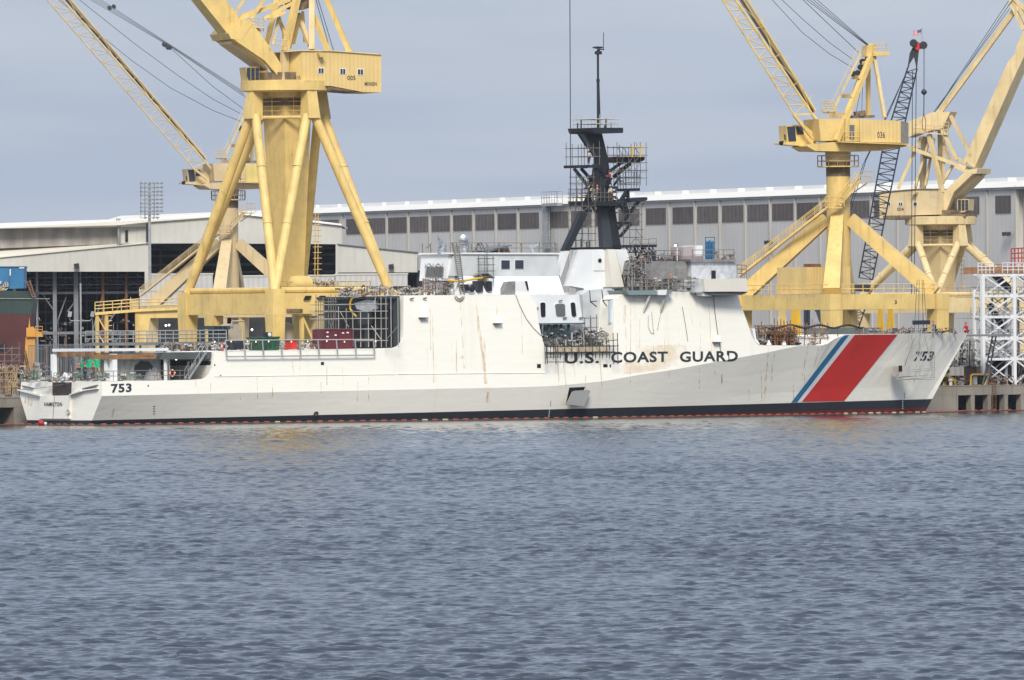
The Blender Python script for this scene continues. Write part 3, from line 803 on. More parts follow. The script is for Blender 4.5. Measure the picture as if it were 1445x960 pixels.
runs = [((672, 430), (689, 568), .8, 3.0, 1), ((649, 425), (655, 520), .6, 1.2, 0), ((806, 492), (813, 542), .8, .5, 1), ((786, 500), (789, 545), .7, .9, 0), ((795, 515), (799, 545), .6, .8, 0),
        ((890, 425), (889, 540), .5, .9, 0), ((882, 430), (884, 520), .6, .5, 0), ((276, 537), (280, 556), 1.8, .7, 1), ((297, 540), (297, 556), .5, .4, 0), ((1084, 489), (1079, 560), .9, .6, 0), ((1094, 489), (1087, 540), .7, .5, 0),
        ((1140, 489), (1132, 530), .7, .5, 0), ((1155, 487), (1149, 520), .6, .5, 0), ((846, 500), (849, 545), .5, .7, 0), ((735, 430), (737, 500), .4, .6, 0), ((610, 440), (612, 540), .3, .9, 0), ((1000, 430), (1004, 505), .4, .5, 0), ((1283, 470), (1275, 520), .4, .4, 0)]
for (a, b, w0, w1, k) in runs:
    hull_patch([[(b[0] - w1, b[1]), (b[0] + w1, b[1]), (a[0] + w0, a[1]), (a[0] - w0, a[1])]], 1, 10, .025).build("rust_run", RUST if k else RUSTL, ship)
_r = random.Random(21)
for i in range(46):
    x = _r.choice([_r.uniform(320, 560), _r.uniform(575, 760), _r.uniform(870, 1050), _r.uniform(770, 1120), _r.uniform(1085, 1180)]); y0 = {0: 500, 1: 425, 2: 430}.get(0 if x < 565 else 1 if x < 762 else 2 if x < 1050 else 3, 492)
    if 764 < x < 866: y0 = 500
    y0 += _r.uniform(0, 60); L_ = _r.uniform(12, 60); dx = _r.uniform(-1, 2)
    if y0 + L_ > 566: L_ = 566 - y0
    if L_ < 8: continue
    w_ = _r.uniform(.3, .9); hull_patch([[(x + dx - w_, y0 + L_), (x + dx + w_, y0 + L_), (x + w_ * .6, y0), (x - w_ * .6, y0)]], 1, 6, .022).build("rust_run", RUSTL, ship)
hull_patch([[(868, 530), (972, 517), (968, 487), (900, 487)]], 6, 5, .02).build("rust_patch", stain_mat("rust_patch", (0.74, 0.50, 0.22), .3, iso=True), ship)
hull_patch([[(648, 506), (656, 506), (655, 502), (650, 502)]], 2, 2, .02).build("rust_patch", RUST, ship)
m = M()
for (p) in ([(18 + 20, 572), (22 + 20, 572), (22 + 20, 560), (18 + 20, 560)], [(42.5, 573), (45, 573), (46, 560), (44, 560)], [(33, 569), (36, 569), (36, 561), (34, 561)]):
    m.poly([on_transom(x, y, .03) for x, y in p])
m.build("rust_run", RUST, ship)
# square ports, draught marks, ring
for (x0, y0, x1, y1) in ((452.5, 511, 457, 515.3), (757.5, 514, 763, 519.5), (851, 514, 857, 518.5), (860, 514.5, 862, 518.5), (309.8, 529.5, 312, 531.8), (208, 543.5, 210, 545.5), (302, 514, 303.5, 516.5)):
    hull_patch([[(x0, y1), (x1, y1), (x1, y0), (x0, y0)]], 2, 2, .03).build("port", BLACK, ship)
m = hull_patch([[(776.5 - i * .25, 568 + i * 2.7), (777.5 - i * .25, 568 + i * 2.7), (777.5 - i * .25, 566.6 + i * 2.7), (776.5 - i * .25, 566.6 + i * 2.7)] for i in range(3)] + [[(159.8 - i * .8, 578.5 + i * 3), (161 - i * .8, 578.5 + i * 3), (161 - i * .8, 577.3 + i * 3), (159.8 - i * .8, 577.3 + i * 3)] for i in range(4)] + [[(215.8, 574 + i * 3.5), (218.5, 574 + i * 3.5), (218.5, 573 + i * 3.5), (215.8, 573 + i * 3.5)] for i in range(4)] + [[(1275.8, 562 - i * 3), (1276.8, 562 - i * 3), (1276.8, 560.6 - i * 3), (1275.8, 560.6 - i * 3)] for i in range(3)], 1, 1)
m.build("draught_marks", LET, ship)
m = hull_patch([[(774.5 - i * .3, 588 - i * -3 - 9), (775.7 - i * .3, 588 + i * 3 - 9), (775.7 - i * .3, 586.4 + i * 3 - 9), (774.5 - i * .3, 586.4 + i * 3 - 9)] for i in range(4)] + [[(1272.8, 577 - i * 3.2), (1274.2, 577 - i * 3.2), (1274.2, 575.4 - i * 3.2), (1272.8, 575.4 - i * 3.2)] for i in range(4)], 1, 1)
m.build("draught_marks", WHITE, ship)
m = M(); c = on_hull(445.5, 584, .08); m.ring(c, .26, .05, S.w(0, 1, -.4) - S.w(0, 0, 0)); m.build("sea_ring", DARK, ship)
hull_patch([[(443, 587), (448, 587), (448, 581.5), (443, 581.5)]], 2, 2, .02).build("ring_disc", GREYC, ship)
# shell door: dark opening and the grey door hanging open
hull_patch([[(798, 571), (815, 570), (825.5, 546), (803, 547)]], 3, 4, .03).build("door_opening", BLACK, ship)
m = M()
pts = [(797.5, 571), (822.5, 573.5), (831.5, 552.5), (829, 550.5), (810, 551.5), (806, 553)]
A = []; B_ = []
for (x, y) in pts:
    s, z, b = sz_side(x, y); off = 0.35 + .0 * (y - 546)
    A.append(S.w(s, 8.6, CAMH + (HOR - derot(x, y)[1]) * (S.o[1] + s * S.u[1] + 8.6 * S.r[1]) / FL)); B_.append(A[-1] + (S.w(0, -.12, 0) - S.w(0, 0, 0)))
m.prism(A, B_); m.build("shell_door", paint("door_grey", (0.30, 0.30, 0.29), .5, .1), ship)
# overboard scuppers and discharge hoods
for (x0, y0, x1, y1) in ((590, 430, 600.5, 448), (695, 447, 705, 456), (1004.5, 473, 1014, 482.5)):
    m = M(); A = [on_hull(x, y, .02) for x, y in ((x0, y1), (x1, y1), (x1, y0), (x0, y0))]
    n = (S.w(0, 1, 0) - S.w(0, 0, 0))
    m.prism(A, [A[0] + n * .5, A[1] + n * .5, A[2] + n * .25, A[3] + n * .25]); h_ = m.build("discharge_hood", HULL, ship)
    m = M(); m.prism([A[0] + n * .02 + Vector((0, 0, -.02)), A[1] + n * .02 + Vector((0, 0, -.02)), A[1] + n * .55 + Vector((0, 0, -.02)), A[0] + n * .55 + Vector((0, 0, -.02))],
                     [q + Vector((0, 0, -.1)) for q in (A[0] + n * .02, A[1] + n * .02, A[1] + n * .55, A[0] + n * .55)]); m.build("lip", GREYW, h_)
m = M()
for (x, y) in ((579.5, 422.5), (598, 422)): m.beam(on_hull(x - 2, y, .15), on_hull(x + 2, y - 1.3, .3), .12)
m.build("bracket", DARK, ship)
# fender grooves (horizontal knuckle beads)
def bead(px, r=.05, off=.02):
    m = M(); m.path([on_hull(x, y, off) for x, y in px], r, 4); return m
bead([(302 + i * 15, 531.5 - .012 * i * 15) for i in range(18)]).build("bead", HULL, ship)
bead([(560 + i * 15, 528.0 - .008 * i * 15) for i in range(15)]).build("bead", HULL, ship)
# hanging cables on the side
def cable(name, pts, mat=ROPE, r=.03, F=None):
    m = M(); m.path([on_hull(x, y, .08) for x, y in pts], r, 4); return m.build(name, mat, ship)
cable("hanging_cable", [(727, 416), (733, 432), (742, 450), (752, 463), (763, 474)])
cable("hanging_cable", [(1006, 416), (1008, 440), (1012, 470), (1017, 500), (1018, 540)], r=.035)
cable("hanging_cable", [(962, 433), (966, 455), (970, 482)], SCAF, .03)
cable("hanging_cable", [(914, 445), (914, 462), (918, 470), (922, 471), (920, 455), (919, 440)], STEEL, .03)
cable("hanging_cable", [(932, 442), (929, 455), (927, 466)], STEEL, .03)

# ---- transom details
m = M()
def tbox(x0, y0, x1, y1, o0, o1):
    A = [on_transom(x, y, o0) for x, y in ((x0, y1), (x1, y1), (x1, y0), (x0, y0))]; B = [on_transom(x, y, o1) for x, y in ((x0, y1), (x1, y1), (x1, y0), (x0, y0))]
    return A, B
def tprism(px, o): 
    m.prism([on_transom(x, y, 0.0) for x, y in px], [on_transom(x, y, o) for x, y in px])
tprism([(57.5, 559), (57.5, 591), (100.5, 591), (100.5, 558)], .25)
m.build("stern_door", HULL, ship)
for (px_, o_, mt_) in (([(100.5, 558), (117, 552.5), (116, 551), (100.5, 556.5)], .45, HULL), ([(117, 552), (138, 549), (138, 547.8), (117, 550)], .35, HULL), ([(57.5, 559), (27, 551), (27, 549.5), (57.5, 556.5)], .45, HULL),
                       ([(117, 550), (136, 544.5), (136.5, 543.2), (117, 548.2)], .3, GREYW), ([(46, 549), (31, 545.5), (31, 544), (46, 547.5)], .3, GREYW)):
    m = M(); tprism(px_, o_); m.build("rub_rail", mt_, ship)
m = M(); m.path([on_transom(78.5, 555, .28), on_transom(78, 591, .28)], .03); m.build("door_seam", GREYW, ship)
m = M(); c = on_transom(100.5, 581, .4); m.ring(c, .22, .1, S.w(1, 0, 0) - S.w(0, 0, 0)); m.build("tow_ring", OFFW, ship)
m = M(); b0, z0 = S.bz(72, 553, .5); b1, z1 = S.bz(103, 541, .5)
m.box(S, NOTCH_S - .3, NOTCH_S - .1, -NOTCH_B + .05, NOTCH_B - .05, ztop(0) - 1.5, ztop(0) - .02)
m.box(S, .52, .62, -NOTCH_B + .03, NOTCH_B - .03, ztop(0) - 1.5, ztop(0) - .05)
m.box(S, .7, NOTCH_S - .4, -NOTCH_B + .05, NOTCH_B - .05, ztop(0) - 1.545, ztop(0) - 1.50)
m.build("ramp_well", paint("ramp_brown", (0.07, 0.05, 0.045), .8, .3), ship)
m = M(); m.path([on_transom(28, 550, .4), on_transom(48, 549, .5), on_transom(72, 546, .4), on_transom(98, 541, .3)], .03); m.build("mooring_line", SCAF, ship)

# ---- flight deck aft end, dark space under it
zmd = ztop(10)
zmd_ = lambda: zmd
zfd = ztop(hull_sz(330, 497)[0])
s_fd0, s_fd1 = sz_side(240, 505)[0], sz_side(301.5, 500)[0]
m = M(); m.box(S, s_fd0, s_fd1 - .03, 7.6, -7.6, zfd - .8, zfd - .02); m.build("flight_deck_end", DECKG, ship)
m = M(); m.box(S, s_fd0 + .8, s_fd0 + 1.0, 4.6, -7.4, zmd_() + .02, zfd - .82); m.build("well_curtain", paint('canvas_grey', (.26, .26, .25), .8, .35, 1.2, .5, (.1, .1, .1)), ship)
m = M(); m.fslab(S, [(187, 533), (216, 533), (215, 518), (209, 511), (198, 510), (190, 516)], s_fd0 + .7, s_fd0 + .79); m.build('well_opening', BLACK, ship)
m = M(); m.box(S, s_fd1 - .25, s_fd1 - .1, 7.7, -7.7, zmd + .02, zfd - 1.02); m.build("well_shade_plate", DARK, ship)  # dark plate over the hull step: shade under the deck put into colour
m = M()
for s_ in (s_fd0 + .3, (s_fd0 + s_fd1) / 2):
    for b_ in (7.2, -7.2): m.tube(S.w(s_, b_, zmd), S.w(s_, b_, zfd - 1.02), .14)
m.build("deck_post", DECKG, ship)
# inclined aluminium ladder
m = M()
A0, A1 = S.sz(266, 535, 8.0), S.sz(291, 497, 8.0)
for b_ in (8.0, 7.2):
    p, q = S.w(A0[0], b_, A0[1]), S.w(A1[0], b_, A1[1]); m.beam(p, q, .08, .22)
    m.tube(p + Vector((0, 0, 1)), q + Vector((0, 0, 1)), .035)
    for k in range(6): r_ = p.lerp(q, k / 5); m.tube(r_, r_ + Vector((0, 0, 1)), .03)
for k in range(12):
    t = (k + .5) / 12; s_ = A0[0] + (A1[0] - A0[0]) * t; z_ = A0[1] + (A1[1] - A0[1]) * t
    m.box(S, s_ - .12, s_ + .12, 7.22, 7.98, z_ - .02, z_ + .02)
m.build("deck_ladder", STEEL, ship)
# stern guard rails
m = M()
e = [(0.6, -7.9), (0.6, -2.4)]; m.rail([S.w(s, b, zmd) for s, b in e], 1.1, 1.5); m.build("guard_rail", SCAF, ship); m = M()
m.rail([S.w(.6, 2.4, zmd), S.w(.6, 7.9, zmd), S.w(s_fd1 - 3, 7.9, zmd)], 1.1, 1.5); m.build("guard_rail", SCAF, ship)

# ---- flight deck: safety net frames along the edge
m = M()
xs = [320 + i * 26.1 for i in range(9)]
for i, x in enumerate(xs):
    yt = 479.5 - .006 * (x - 320) ; yb = 503.4 - .011 * (x - 320)
    a = S.at(x - 2.0, yt + 1.0, 8.9); b = S.at(x, yb, 8.5)
    m.beam(a, b, .13, .13)
    if i: m.tube(pa, a, .07); m.tube(pb, b, .09)
    pa, pb = a, b
m.build("net_frame", paint("net_grey", (0.42, 0.43, 0.43), .5, .15), ship)

# ---- hangar aft face (looks aft)
s_h = WELLS[1][1] - .03
zh0, zh1 = WELLS[1][2], ztop(s_h + 2)
bh = 7.25
m = M(); m.box(S, s_h - .35, s_h + .02, 7.35, 6.6, zh0 + .02, zh1 - .05); m.box(S, s_h - .35, s_h + .02, -6.6, -7.2, zh0 + .02, zh1 - .05)
m.box(S, s_h - .35, s_h + .02, 6.6, -6.6, zh1 - 1.5, zh1 - .05); m.box(S, s_h - .3, s_h + .02, 1.6, .8, zh0 + .02, zh1 - 1.5)
m.build("hangar_frame", HDARK, ship)
m = M(); m.box(S, s_h - .12, s_h - .03, 6.6, 1.6, zh0 + .02, zh1 - 1.5); m.box(S, s_h - .12, s_h - .03, .8, -6.6, zh0 + .02, zh1 - 1.5); m.build("hangar_dark_panel", BLACK, ship)  # flat black panels on the hull face: interior darkness put into the colour
m = M(); m.fslab(S, [(500, 428), (517, 423), (528, 424), (528, 436), (518, 441), (503, 436)], s_h - 1.0, s_h - .4); m.build("grey_cover", PLASTW, ship)
m = M(); m.fslab(S, [(504, 440), (522, 440), (520, 458), (505, 458)], s_h - .9, s_h - .4); m.build("door_machinery", HDARK, ship)
# deck edge slab over the hangar doors
m = M(); m.box(S, s_h - 1.3, s_h - .36, 7.3, -7.3, zh1 - .35, zh1 - .06); m.build("hangar_eave", HDARK, ship)

# ---- superstructure blocks (px outlines on a plane at the named offset)
def part(name, px, b0, b1, mat, par=ship, label=None):
    m = M(); m.slab(S, px, b0, b1); return m.build(name, mat, par, label=label)
part("upper_house", [(640, 357.6), (786, 357.8), (788.5, 389.5), (634, 389.5)], 5.2, -0.3, paint("house_grey_white", (0.60, 0.62, 0.62), .5, .12, .6))
part("upper_house", [(649, 389.7), (788.3, 389.7), (796.5, 415.5, 6.9), (649, 416.2, 6.9)], 5.25, -0.35, PRIMER)
part("exhaust_casing", [(633, 357.3), (642, 357.4), (642, 396), (630, 396)], 4.9, -0.5, WHITE)
part("roof_lip", [(633, 356.5), (789, 356.9), (790, 359.2), (633, 358.9)], 5.4, -0.6, PRIMER)
for (x0, y0, x1, y1, mat) in ((707.5, 367.5, 719.3, 379.6, GLASS), (727, 367.3, 738.8, 379.4, GLASS)):
    m = M(); A = [(x0, y1), (x1, y1), (x1, y0), (x0, y0)]
    m.slab(S, [(x0 - .7, y1 + .7), (x1 + .7, y1 + .7), (x1 + .7, y0 - .7), (x0 - .7, y0 - .7)], 5.26, 5.18); w = m.build("window", WHITE, ship)
    m = M(); m.slab(S, A, 5.30, 5.2); m.build("pane", mat, w)
m = M()
for (x0, x1) in ((600.5, 611.5), (613, 623.8)):
    s_c = S.sz(631.5, 385, 4.9)[0]; m.fslab(S, [(x0, 391), (x1, 391), (x1, 377), (x0 + 1, 376)], s_c - .25, s_c - .05)
m.build("intake_grille", GREYW, ship)
m = M()
for x in (600, 607, 611, 618, 624): m.tube(S.at(x, 396, 4.5), S.at(x, 372, 4.5), .04)
for x in (599, 612): m.path([S.at(x, 378, 4.5), S.at(x + 6, 372, 4.5), S.at(x + 12, 378, 4.5)], .05)
m.build("intake_frame", SCAF, ship)
# dark doorways in the lower house
for (x0, y0, x1, y1) in ((674, 396.5, 681.5, 412), (688.5, 397, 694.3, 411), (655, 401.5, 661.5, 410.5)):
    part("doorway", [(x0, y1), (x1, y1), (x1, y0), (x0, y0)], 7.05, 6.0, DARK)
m = M(); m.lathe(S.at(666, 407, 7.3), [(.4, -.15), (.45, 0), (.3, .1), (.05, .12)], 12, S.w(0, 1, 0) - S.w(0, 0, 0)); m.build("round_hatch", DARK, ship)
part("corner_house", [(727, 397), (744, 397), (748, 416.5), (727, 416.5)], 7.15, 4, PRIMER)
part("slanted_screen", [(708, 416), (716, 398), (727, 397), (727, 416)], 7.2, 6.4, PLASTIC)
part("slit_window", [(741, 396.8), (744, 396.8), (746.3, 409), (744.5, 410)], 7.25, 7.1, DARK)
# the block with the three tall windows, over the boat bay
part("window_block", [(744.5, 415.8), (817, 416, 7.2), (822.5, 456.5), (759.5, 456.5), (757, 432)], 7.35, 3, PRIMER)
part("window_block_edge", [(759, 456.3), (826, 455.5), (826, 457.6), (760, 458.2)], 7.5, 4, paint("teal_grey", (0.06, 0.12, 0.15), .5, .1))
for (px, mat) in (([(762.5, 428.5), (764.5, 427), (767.7, 427), (769.5, 428.5), (769.8, 446), (768, 447.5), (765, 447.5), (763.5, 446)], BLACK),
                  ([(783.3, 430.5), (785.5, 429), (795, 428.8), (797.2, 430.5), (797.8, 445), (796, 446.8), (787, 446.8), (785, 445)], GREYW),
                  ([(805.3, 428.5), (807, 427), (810, 427), (811.5, 428.5), (813.3, 445), (811.5, 447), (808.5, 447), (806.8, 445)], BLACK)):
    cxm = sum(p[0] for p in px) / len(px); cym = sum(p[1] for p in px) / len(px)
    m = M(); m.slab(S, [(cxm + (p[0] - cxm) * 1.14, cym + (p[1] - cym) * 1.07) for p in px], 7.39, 7.3); w = m.build("window", WHITE, ship)
    m = M(); m.slab(S, px, 7.43, 7.3); m.build("pane", mat, w)
m = M()
for (x, y) in ((791, 424.5), (797, 448.7), (820, 448.5), (757, 435)): m.beam(S.at(x - 2.5, y + .5, 7.5), S.at(x + 2.5, y - .5, 7.5), .12)
m.build("bracket", GREYW, ship)
m = M()
for (x0, x1) in ((763, 763.5), (774, 774), (782, 784), (786, 782), (792, 790), (791, 795), (803, 800), (801, 804)):
    m.beam(S.at(x0, 458, 7.0), S.at(x1, 475, 7.0), .2)
m.build("support_strut", paint("teal_strut", (0.03, 0.06, 0.075), .5, .1), ship)
# boat bay: inner wall, floor ledge
z_led = ztop(sz_side(800, 490)[0])
part("bay_wall", [(768, 458.3), (866, 458.3), (866, 491), (770, 491)], 3.6, 3.2, PLASTW)
part("bay_wall", [(822.5, 416), (830, 410), (866.5, 407), (866.5, 492), (823, 470)], 4.9, 3.0, paint("bay_white", (0.55, 0.57, 0.58), .5, .15, .8))
part("bay_corner", [(861, 424), (865, 423), (865, 456), (863, 454), (861, 456)], 7.4, 7.0, paint("pale_blue_white", (0.58, 0.66, 0.72), .5, .1))
# bulwark below the bay
part("bay_bulwark", [(771, 489.5), (864.5, 487.5), (864.5, 496.5), (771, 498.5)], 8.3, 8.0, HULL)
# mast house
mh = [(824, 352.3), (884, 352.3), (889, 368), (893.5, 381), (896, 407), (866, 407.5), (866, 421), (826, 421), (824, 407), (806, 404), (816, 379)]
part("mast_house", mh, 3.2, 1.6, WHITE)
part("mast_house_core", [(836, 352.4), (880, 352.4), (892, 407), (820, 404)], 1.55, -2.0, WHITE)
part("mast_bright_facet", [(857.5, 352), (868, 352), (880.5, 405, 4.6), (864, 405.5, 4.6)], 3.8, 3.0, ROOFC)  # bright facet: wedge pushed outboard so it takes a different shade
part("mast_house_panel", [(838, 353), (851, 353), (853.5, 382), (838, 382)], 3.3, 3.1, PRIMER)
part("mast_house_side", [(868.5, 352.4), (883.8, 352.4), (888.5, 368), (893.3, 381), (885, 386), (878, 390)], 3.35, 3.1, PRIMER)
m = M(); m.lathe(S.at(846.3, 367.8, 3.34), [(.22, -.05), (.24, .05), (.18, .06)], 14, S.w(0, 1, 0) - S.w(0, 0, 0)); m.build("round_hole", BLACK, ship)
part("house_ledge", [(864, 405.3), (881, 405), (881, 407.2), (864, 407.5)], 5.0, 3.0, GREYW)
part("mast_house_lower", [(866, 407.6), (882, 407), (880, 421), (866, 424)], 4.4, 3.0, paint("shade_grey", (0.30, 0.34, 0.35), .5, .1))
part("doorway", [(874.5, 388), (878.5, 388), (881, 404), (877, 404)], 4.0, 3.4, BLACK)
m = M(); m.ring(S.at(886, 396, 4.6), .62, .09, S.w(.3, 1, 0) - S.w(0, 0, 0)); m.slab(S, [(882.5, 388), (889, 387), (892, 404), (884, 406)], 4.5, 4.2); m.build("watertight_door", GREYW, ship)
# lower white foot of the aft mast strut
m = M(); m.slab(S, [(797.5, 354.5), (803.5, 354.5), (791, 392), (789.3, 388)], 3.6, 2.6); m.slab(S, [(797.5, 354.5), (803.5, 354.5), (791, 392), (789.3, 388)], -2.6, -3.6); m.build("strut_foot", WHITE, ship)

# ---- bridge and everything forward of the mast
part("bridge_lower", [(893, 368.5), (976, 369), (976, 411.5), (885, 412)], 5.0, None, PLASTIC)
part("pilothouse", [(975.5, 367.8), (1037, 367.8), (1044, 393), (1044, 416), (976, 416)], 5.6, None, PLASTW)
part("pilothouse_roof", [(973, 366), (1038, 366), (1039, 369.5), (974, 369.5)], 6.0, None, PLASTIC)
part("bridge_wing", [(992.5, 394), (1053, 393), (1056, 411.5), (995, 411.8)], 9.4, 5.6, ROOFC)
part("bridge_wing_soffit", [(992, 412), (1056, 411.8), (1047, 416.5), (1003, 416.5)], 9.1, 6.3, GREYW)
part("bridge_wing_foot", [(992, 411.8), (1003.5, 411.8), (1003, 418), (993, 418)], 8.9, 7.4, WHITE)
part("bridge_wing", [(985, 396), (992.3, 395), (995, 412), (984, 413)], 8.9, 6.0, PLASTW)
part("doorway", [(1004.5, 382), (1010, 382), (1010, 393.5), (1004.5, 393.5)], 5.72, 5.3, BLACK)
part("side_platform", [(883, 410), (949, 409.5), (949, 412), (943, 416), (888, 416.5)], 8.6, 5.0, paint("teal_platform", (0.20, 0.27, 0.28), .5, .15))
part("platform_panel", [(928, 409.3), (941, 409), (940, 416.5), (929, 416.5)], 8.8, 8.2, WHITE)
for (x0, x1) in ((917, 908), (939, 932)): m = M(); m.beam(S.at(x0, 417, 8.4), on_hull(x1, 441, 0), .22); m.build("platform_brace", OFFW, ship)
m = M()
for (x0, y0, x1, y1) in ((870, 421, 868, 428), (891, 424, 886, 433), (833, 426, 842, 433), (850, 424, 856, 432), (832, 410, 833, 426), (833, 426, 842, 425), (849, 409, 851, 424), (851, 424, 866, 423)): m.tube(S.at(x0, y0, 7.2), S.at(x1, y1, 7.2), .06)
m.build("side_bracket", DARK, ship)
# rails on the bridge deck and tops
m = M()
for (a_, b_, o_, h_, st_, r_, n_) in (((893, 409.5), (985, 409), 8.3, 1.25, 1.0, .045, 2), ((977, 367), (1036, 366.5), 5.5, 1.15, 1.4, .04, 1), ((1040, 392), (1053, 393), 8.8, 1.5, .6, .04, 2),
                                      ((903, 368), (960, 368.5), 5, 1.2, 1.2, .04, 1), ((636, 357), (786, 357.4), 5, 1.15, 2.6, .035, 1), ((893, 351), (926, 349), 3, 1, 1, .03, 1)):
    m = M(); m.rail([S.at(*a_, o_), S.at(*b_, o_)], h_, st_, r_, n_); m.build("guard_rail", SCAF, ship)
part("roof_cabin", [(964, 349), (982, 347.5), (982, 361), (964, 361.5)], 4.0, 1.5, paint("pinkish_grey", (0.42, 0.36, 0.36), .6, .15))
part("roof_cabin", [(982.2, 346.8), (991.5, 346.5), (991.5, 361), (982.2, 361.3)], 4.3, 1.5, WHITE)
part("roof_cabin_base", [(962, 361.8), (992, 361.5), (992, 367.5), (962, 367.8)], 4.4, 1.0, paint("mauve_base", (0.30, 0.25, 0.25), .7, .2))
m = M(); m.path([S.at(937, 350, 4), S.at(955, 350, 4)], .01)
m = M(); c = S.at(953.5, 347, 4.6); m.tube(S.at(955.5, 368, 4.6), S.at(955.5, 350, 4.6), .07); m.build("lamp_post", WHITE, ship)
m = M(); m.beam(c - Vector((.25, 0, 0)), c + Vector((.2, 0, .12)), .3, .4); fl = m.build("work_lamp", DARK, ship)
m = M(); m.beam(c + Vector((-.2, -.2, 0)), c + Vector((.1, -.2, .07)), .08, .26); m.build("lamp_face", LAMP, fl)
# roof clutter: hatch, slanted flap, mast bits
m = M()
m.slab(S, [(683, 354.2), (722, 345.5), (722.5, 347), (700, 353), (690, 356)], 4.4, 1); m.build("raised_flap", GREYW, ship)
part("flap_side", [(696, 356.6), (701, 352.5), (717, 348.5), (720, 356.8)], 3.6, 1.5, paint("flap_brown", (0.16, 0.10, 0.08), .7, .2))
m = M()
for (x0, y0, x1, y1) in ((671, 357, 675, 343), (675, 343, 682, 357), (678, 342, 686, 356), (669, 357, 674, 344), (704, 343, 704, 357), (688, 345, 689, 356), (665, 345, 665.5, 357), (638, 343, 640, 357), (644, 344, 646, 357), (596, 344, 596, 357), (607, 345, 608, 357), (735, 343, 735.5, 357), (761, 342, 760, 357), (602, 350, 608, 344), (783, 344, 784, 357)):
    m.tube(S.at(x0, y0, 4.8), S.at(x1, y1, 4.8), .08)
m.build("roof_post", SCAF, ship)
# foil-wrapped exhaust elbows
FOIL = paint("foil", (0.55, 0.56, 0.58), .25, .4, 2.5, metal=.7, bump=1.0)
m = M(); m.lathe(S.at(624, 357, 3.6), [(.55, 0), (.5, .8), (.45, 1.2)], 12); m.path([S.at(624, 347, 3.6), S.at(620, 342, 3.6), S.at(617.5, 333, 3.6)], .1)
m.prism([S.at(x, y, 4.0) for x, y in ((617, 331), (622, 338), (630, 344), (628, 350), (618, 349))], [S.at(x, y, 3.2) for x, y in ((617, 331), (622, 338), (630, 344), (628, 350), (618, 349))])
m.build("exhaust_elbow", FOIL, ship, True)
m = M(); m.lathe(S.at(655, 357, 3.6), [(.58, 0), (.5, 1.0), (.45, 1.3)], 12)
m.lathe(S.at(653.8, 338, 3.9), [(.5, -.3), (.58, 0), (.55, .35), (.3, .5)], 14, S.w(-.5, 1, 0) - S.w(0, 0, 0)); m.build("exhaust_elbow", FOIL, ship, True)
m = M(); m.lathe(S.at(752, 357, 3.6), [(.4, 0), (.35, .5), (.5, .8), (.15, 1.0)], 10); m.path([S.at(748, 351, 3.6), S.at(756, 347, 3.6), S.at(762, 344, 3.6)], .12); m.build("exhaust_elbow", FOIL, ship, True)
# open fore deck recess bulkhead line, jackstaff gear
m = M(); zf = ztop(hull_sz(1280, 471)[0])
m.box(S, hull_sz(1205, 470)[0], hull_sz(1305, 470)[0] - 2, -3.2, -3.6, zf, zf + .75); m.build("breakwater", DECKG, ship)
m = M(); m.box(S, 100, 111, 4.2, 3.8, zf - 1.2, zf - .3); m.build("anchor_gear_box", WHITE, ship)
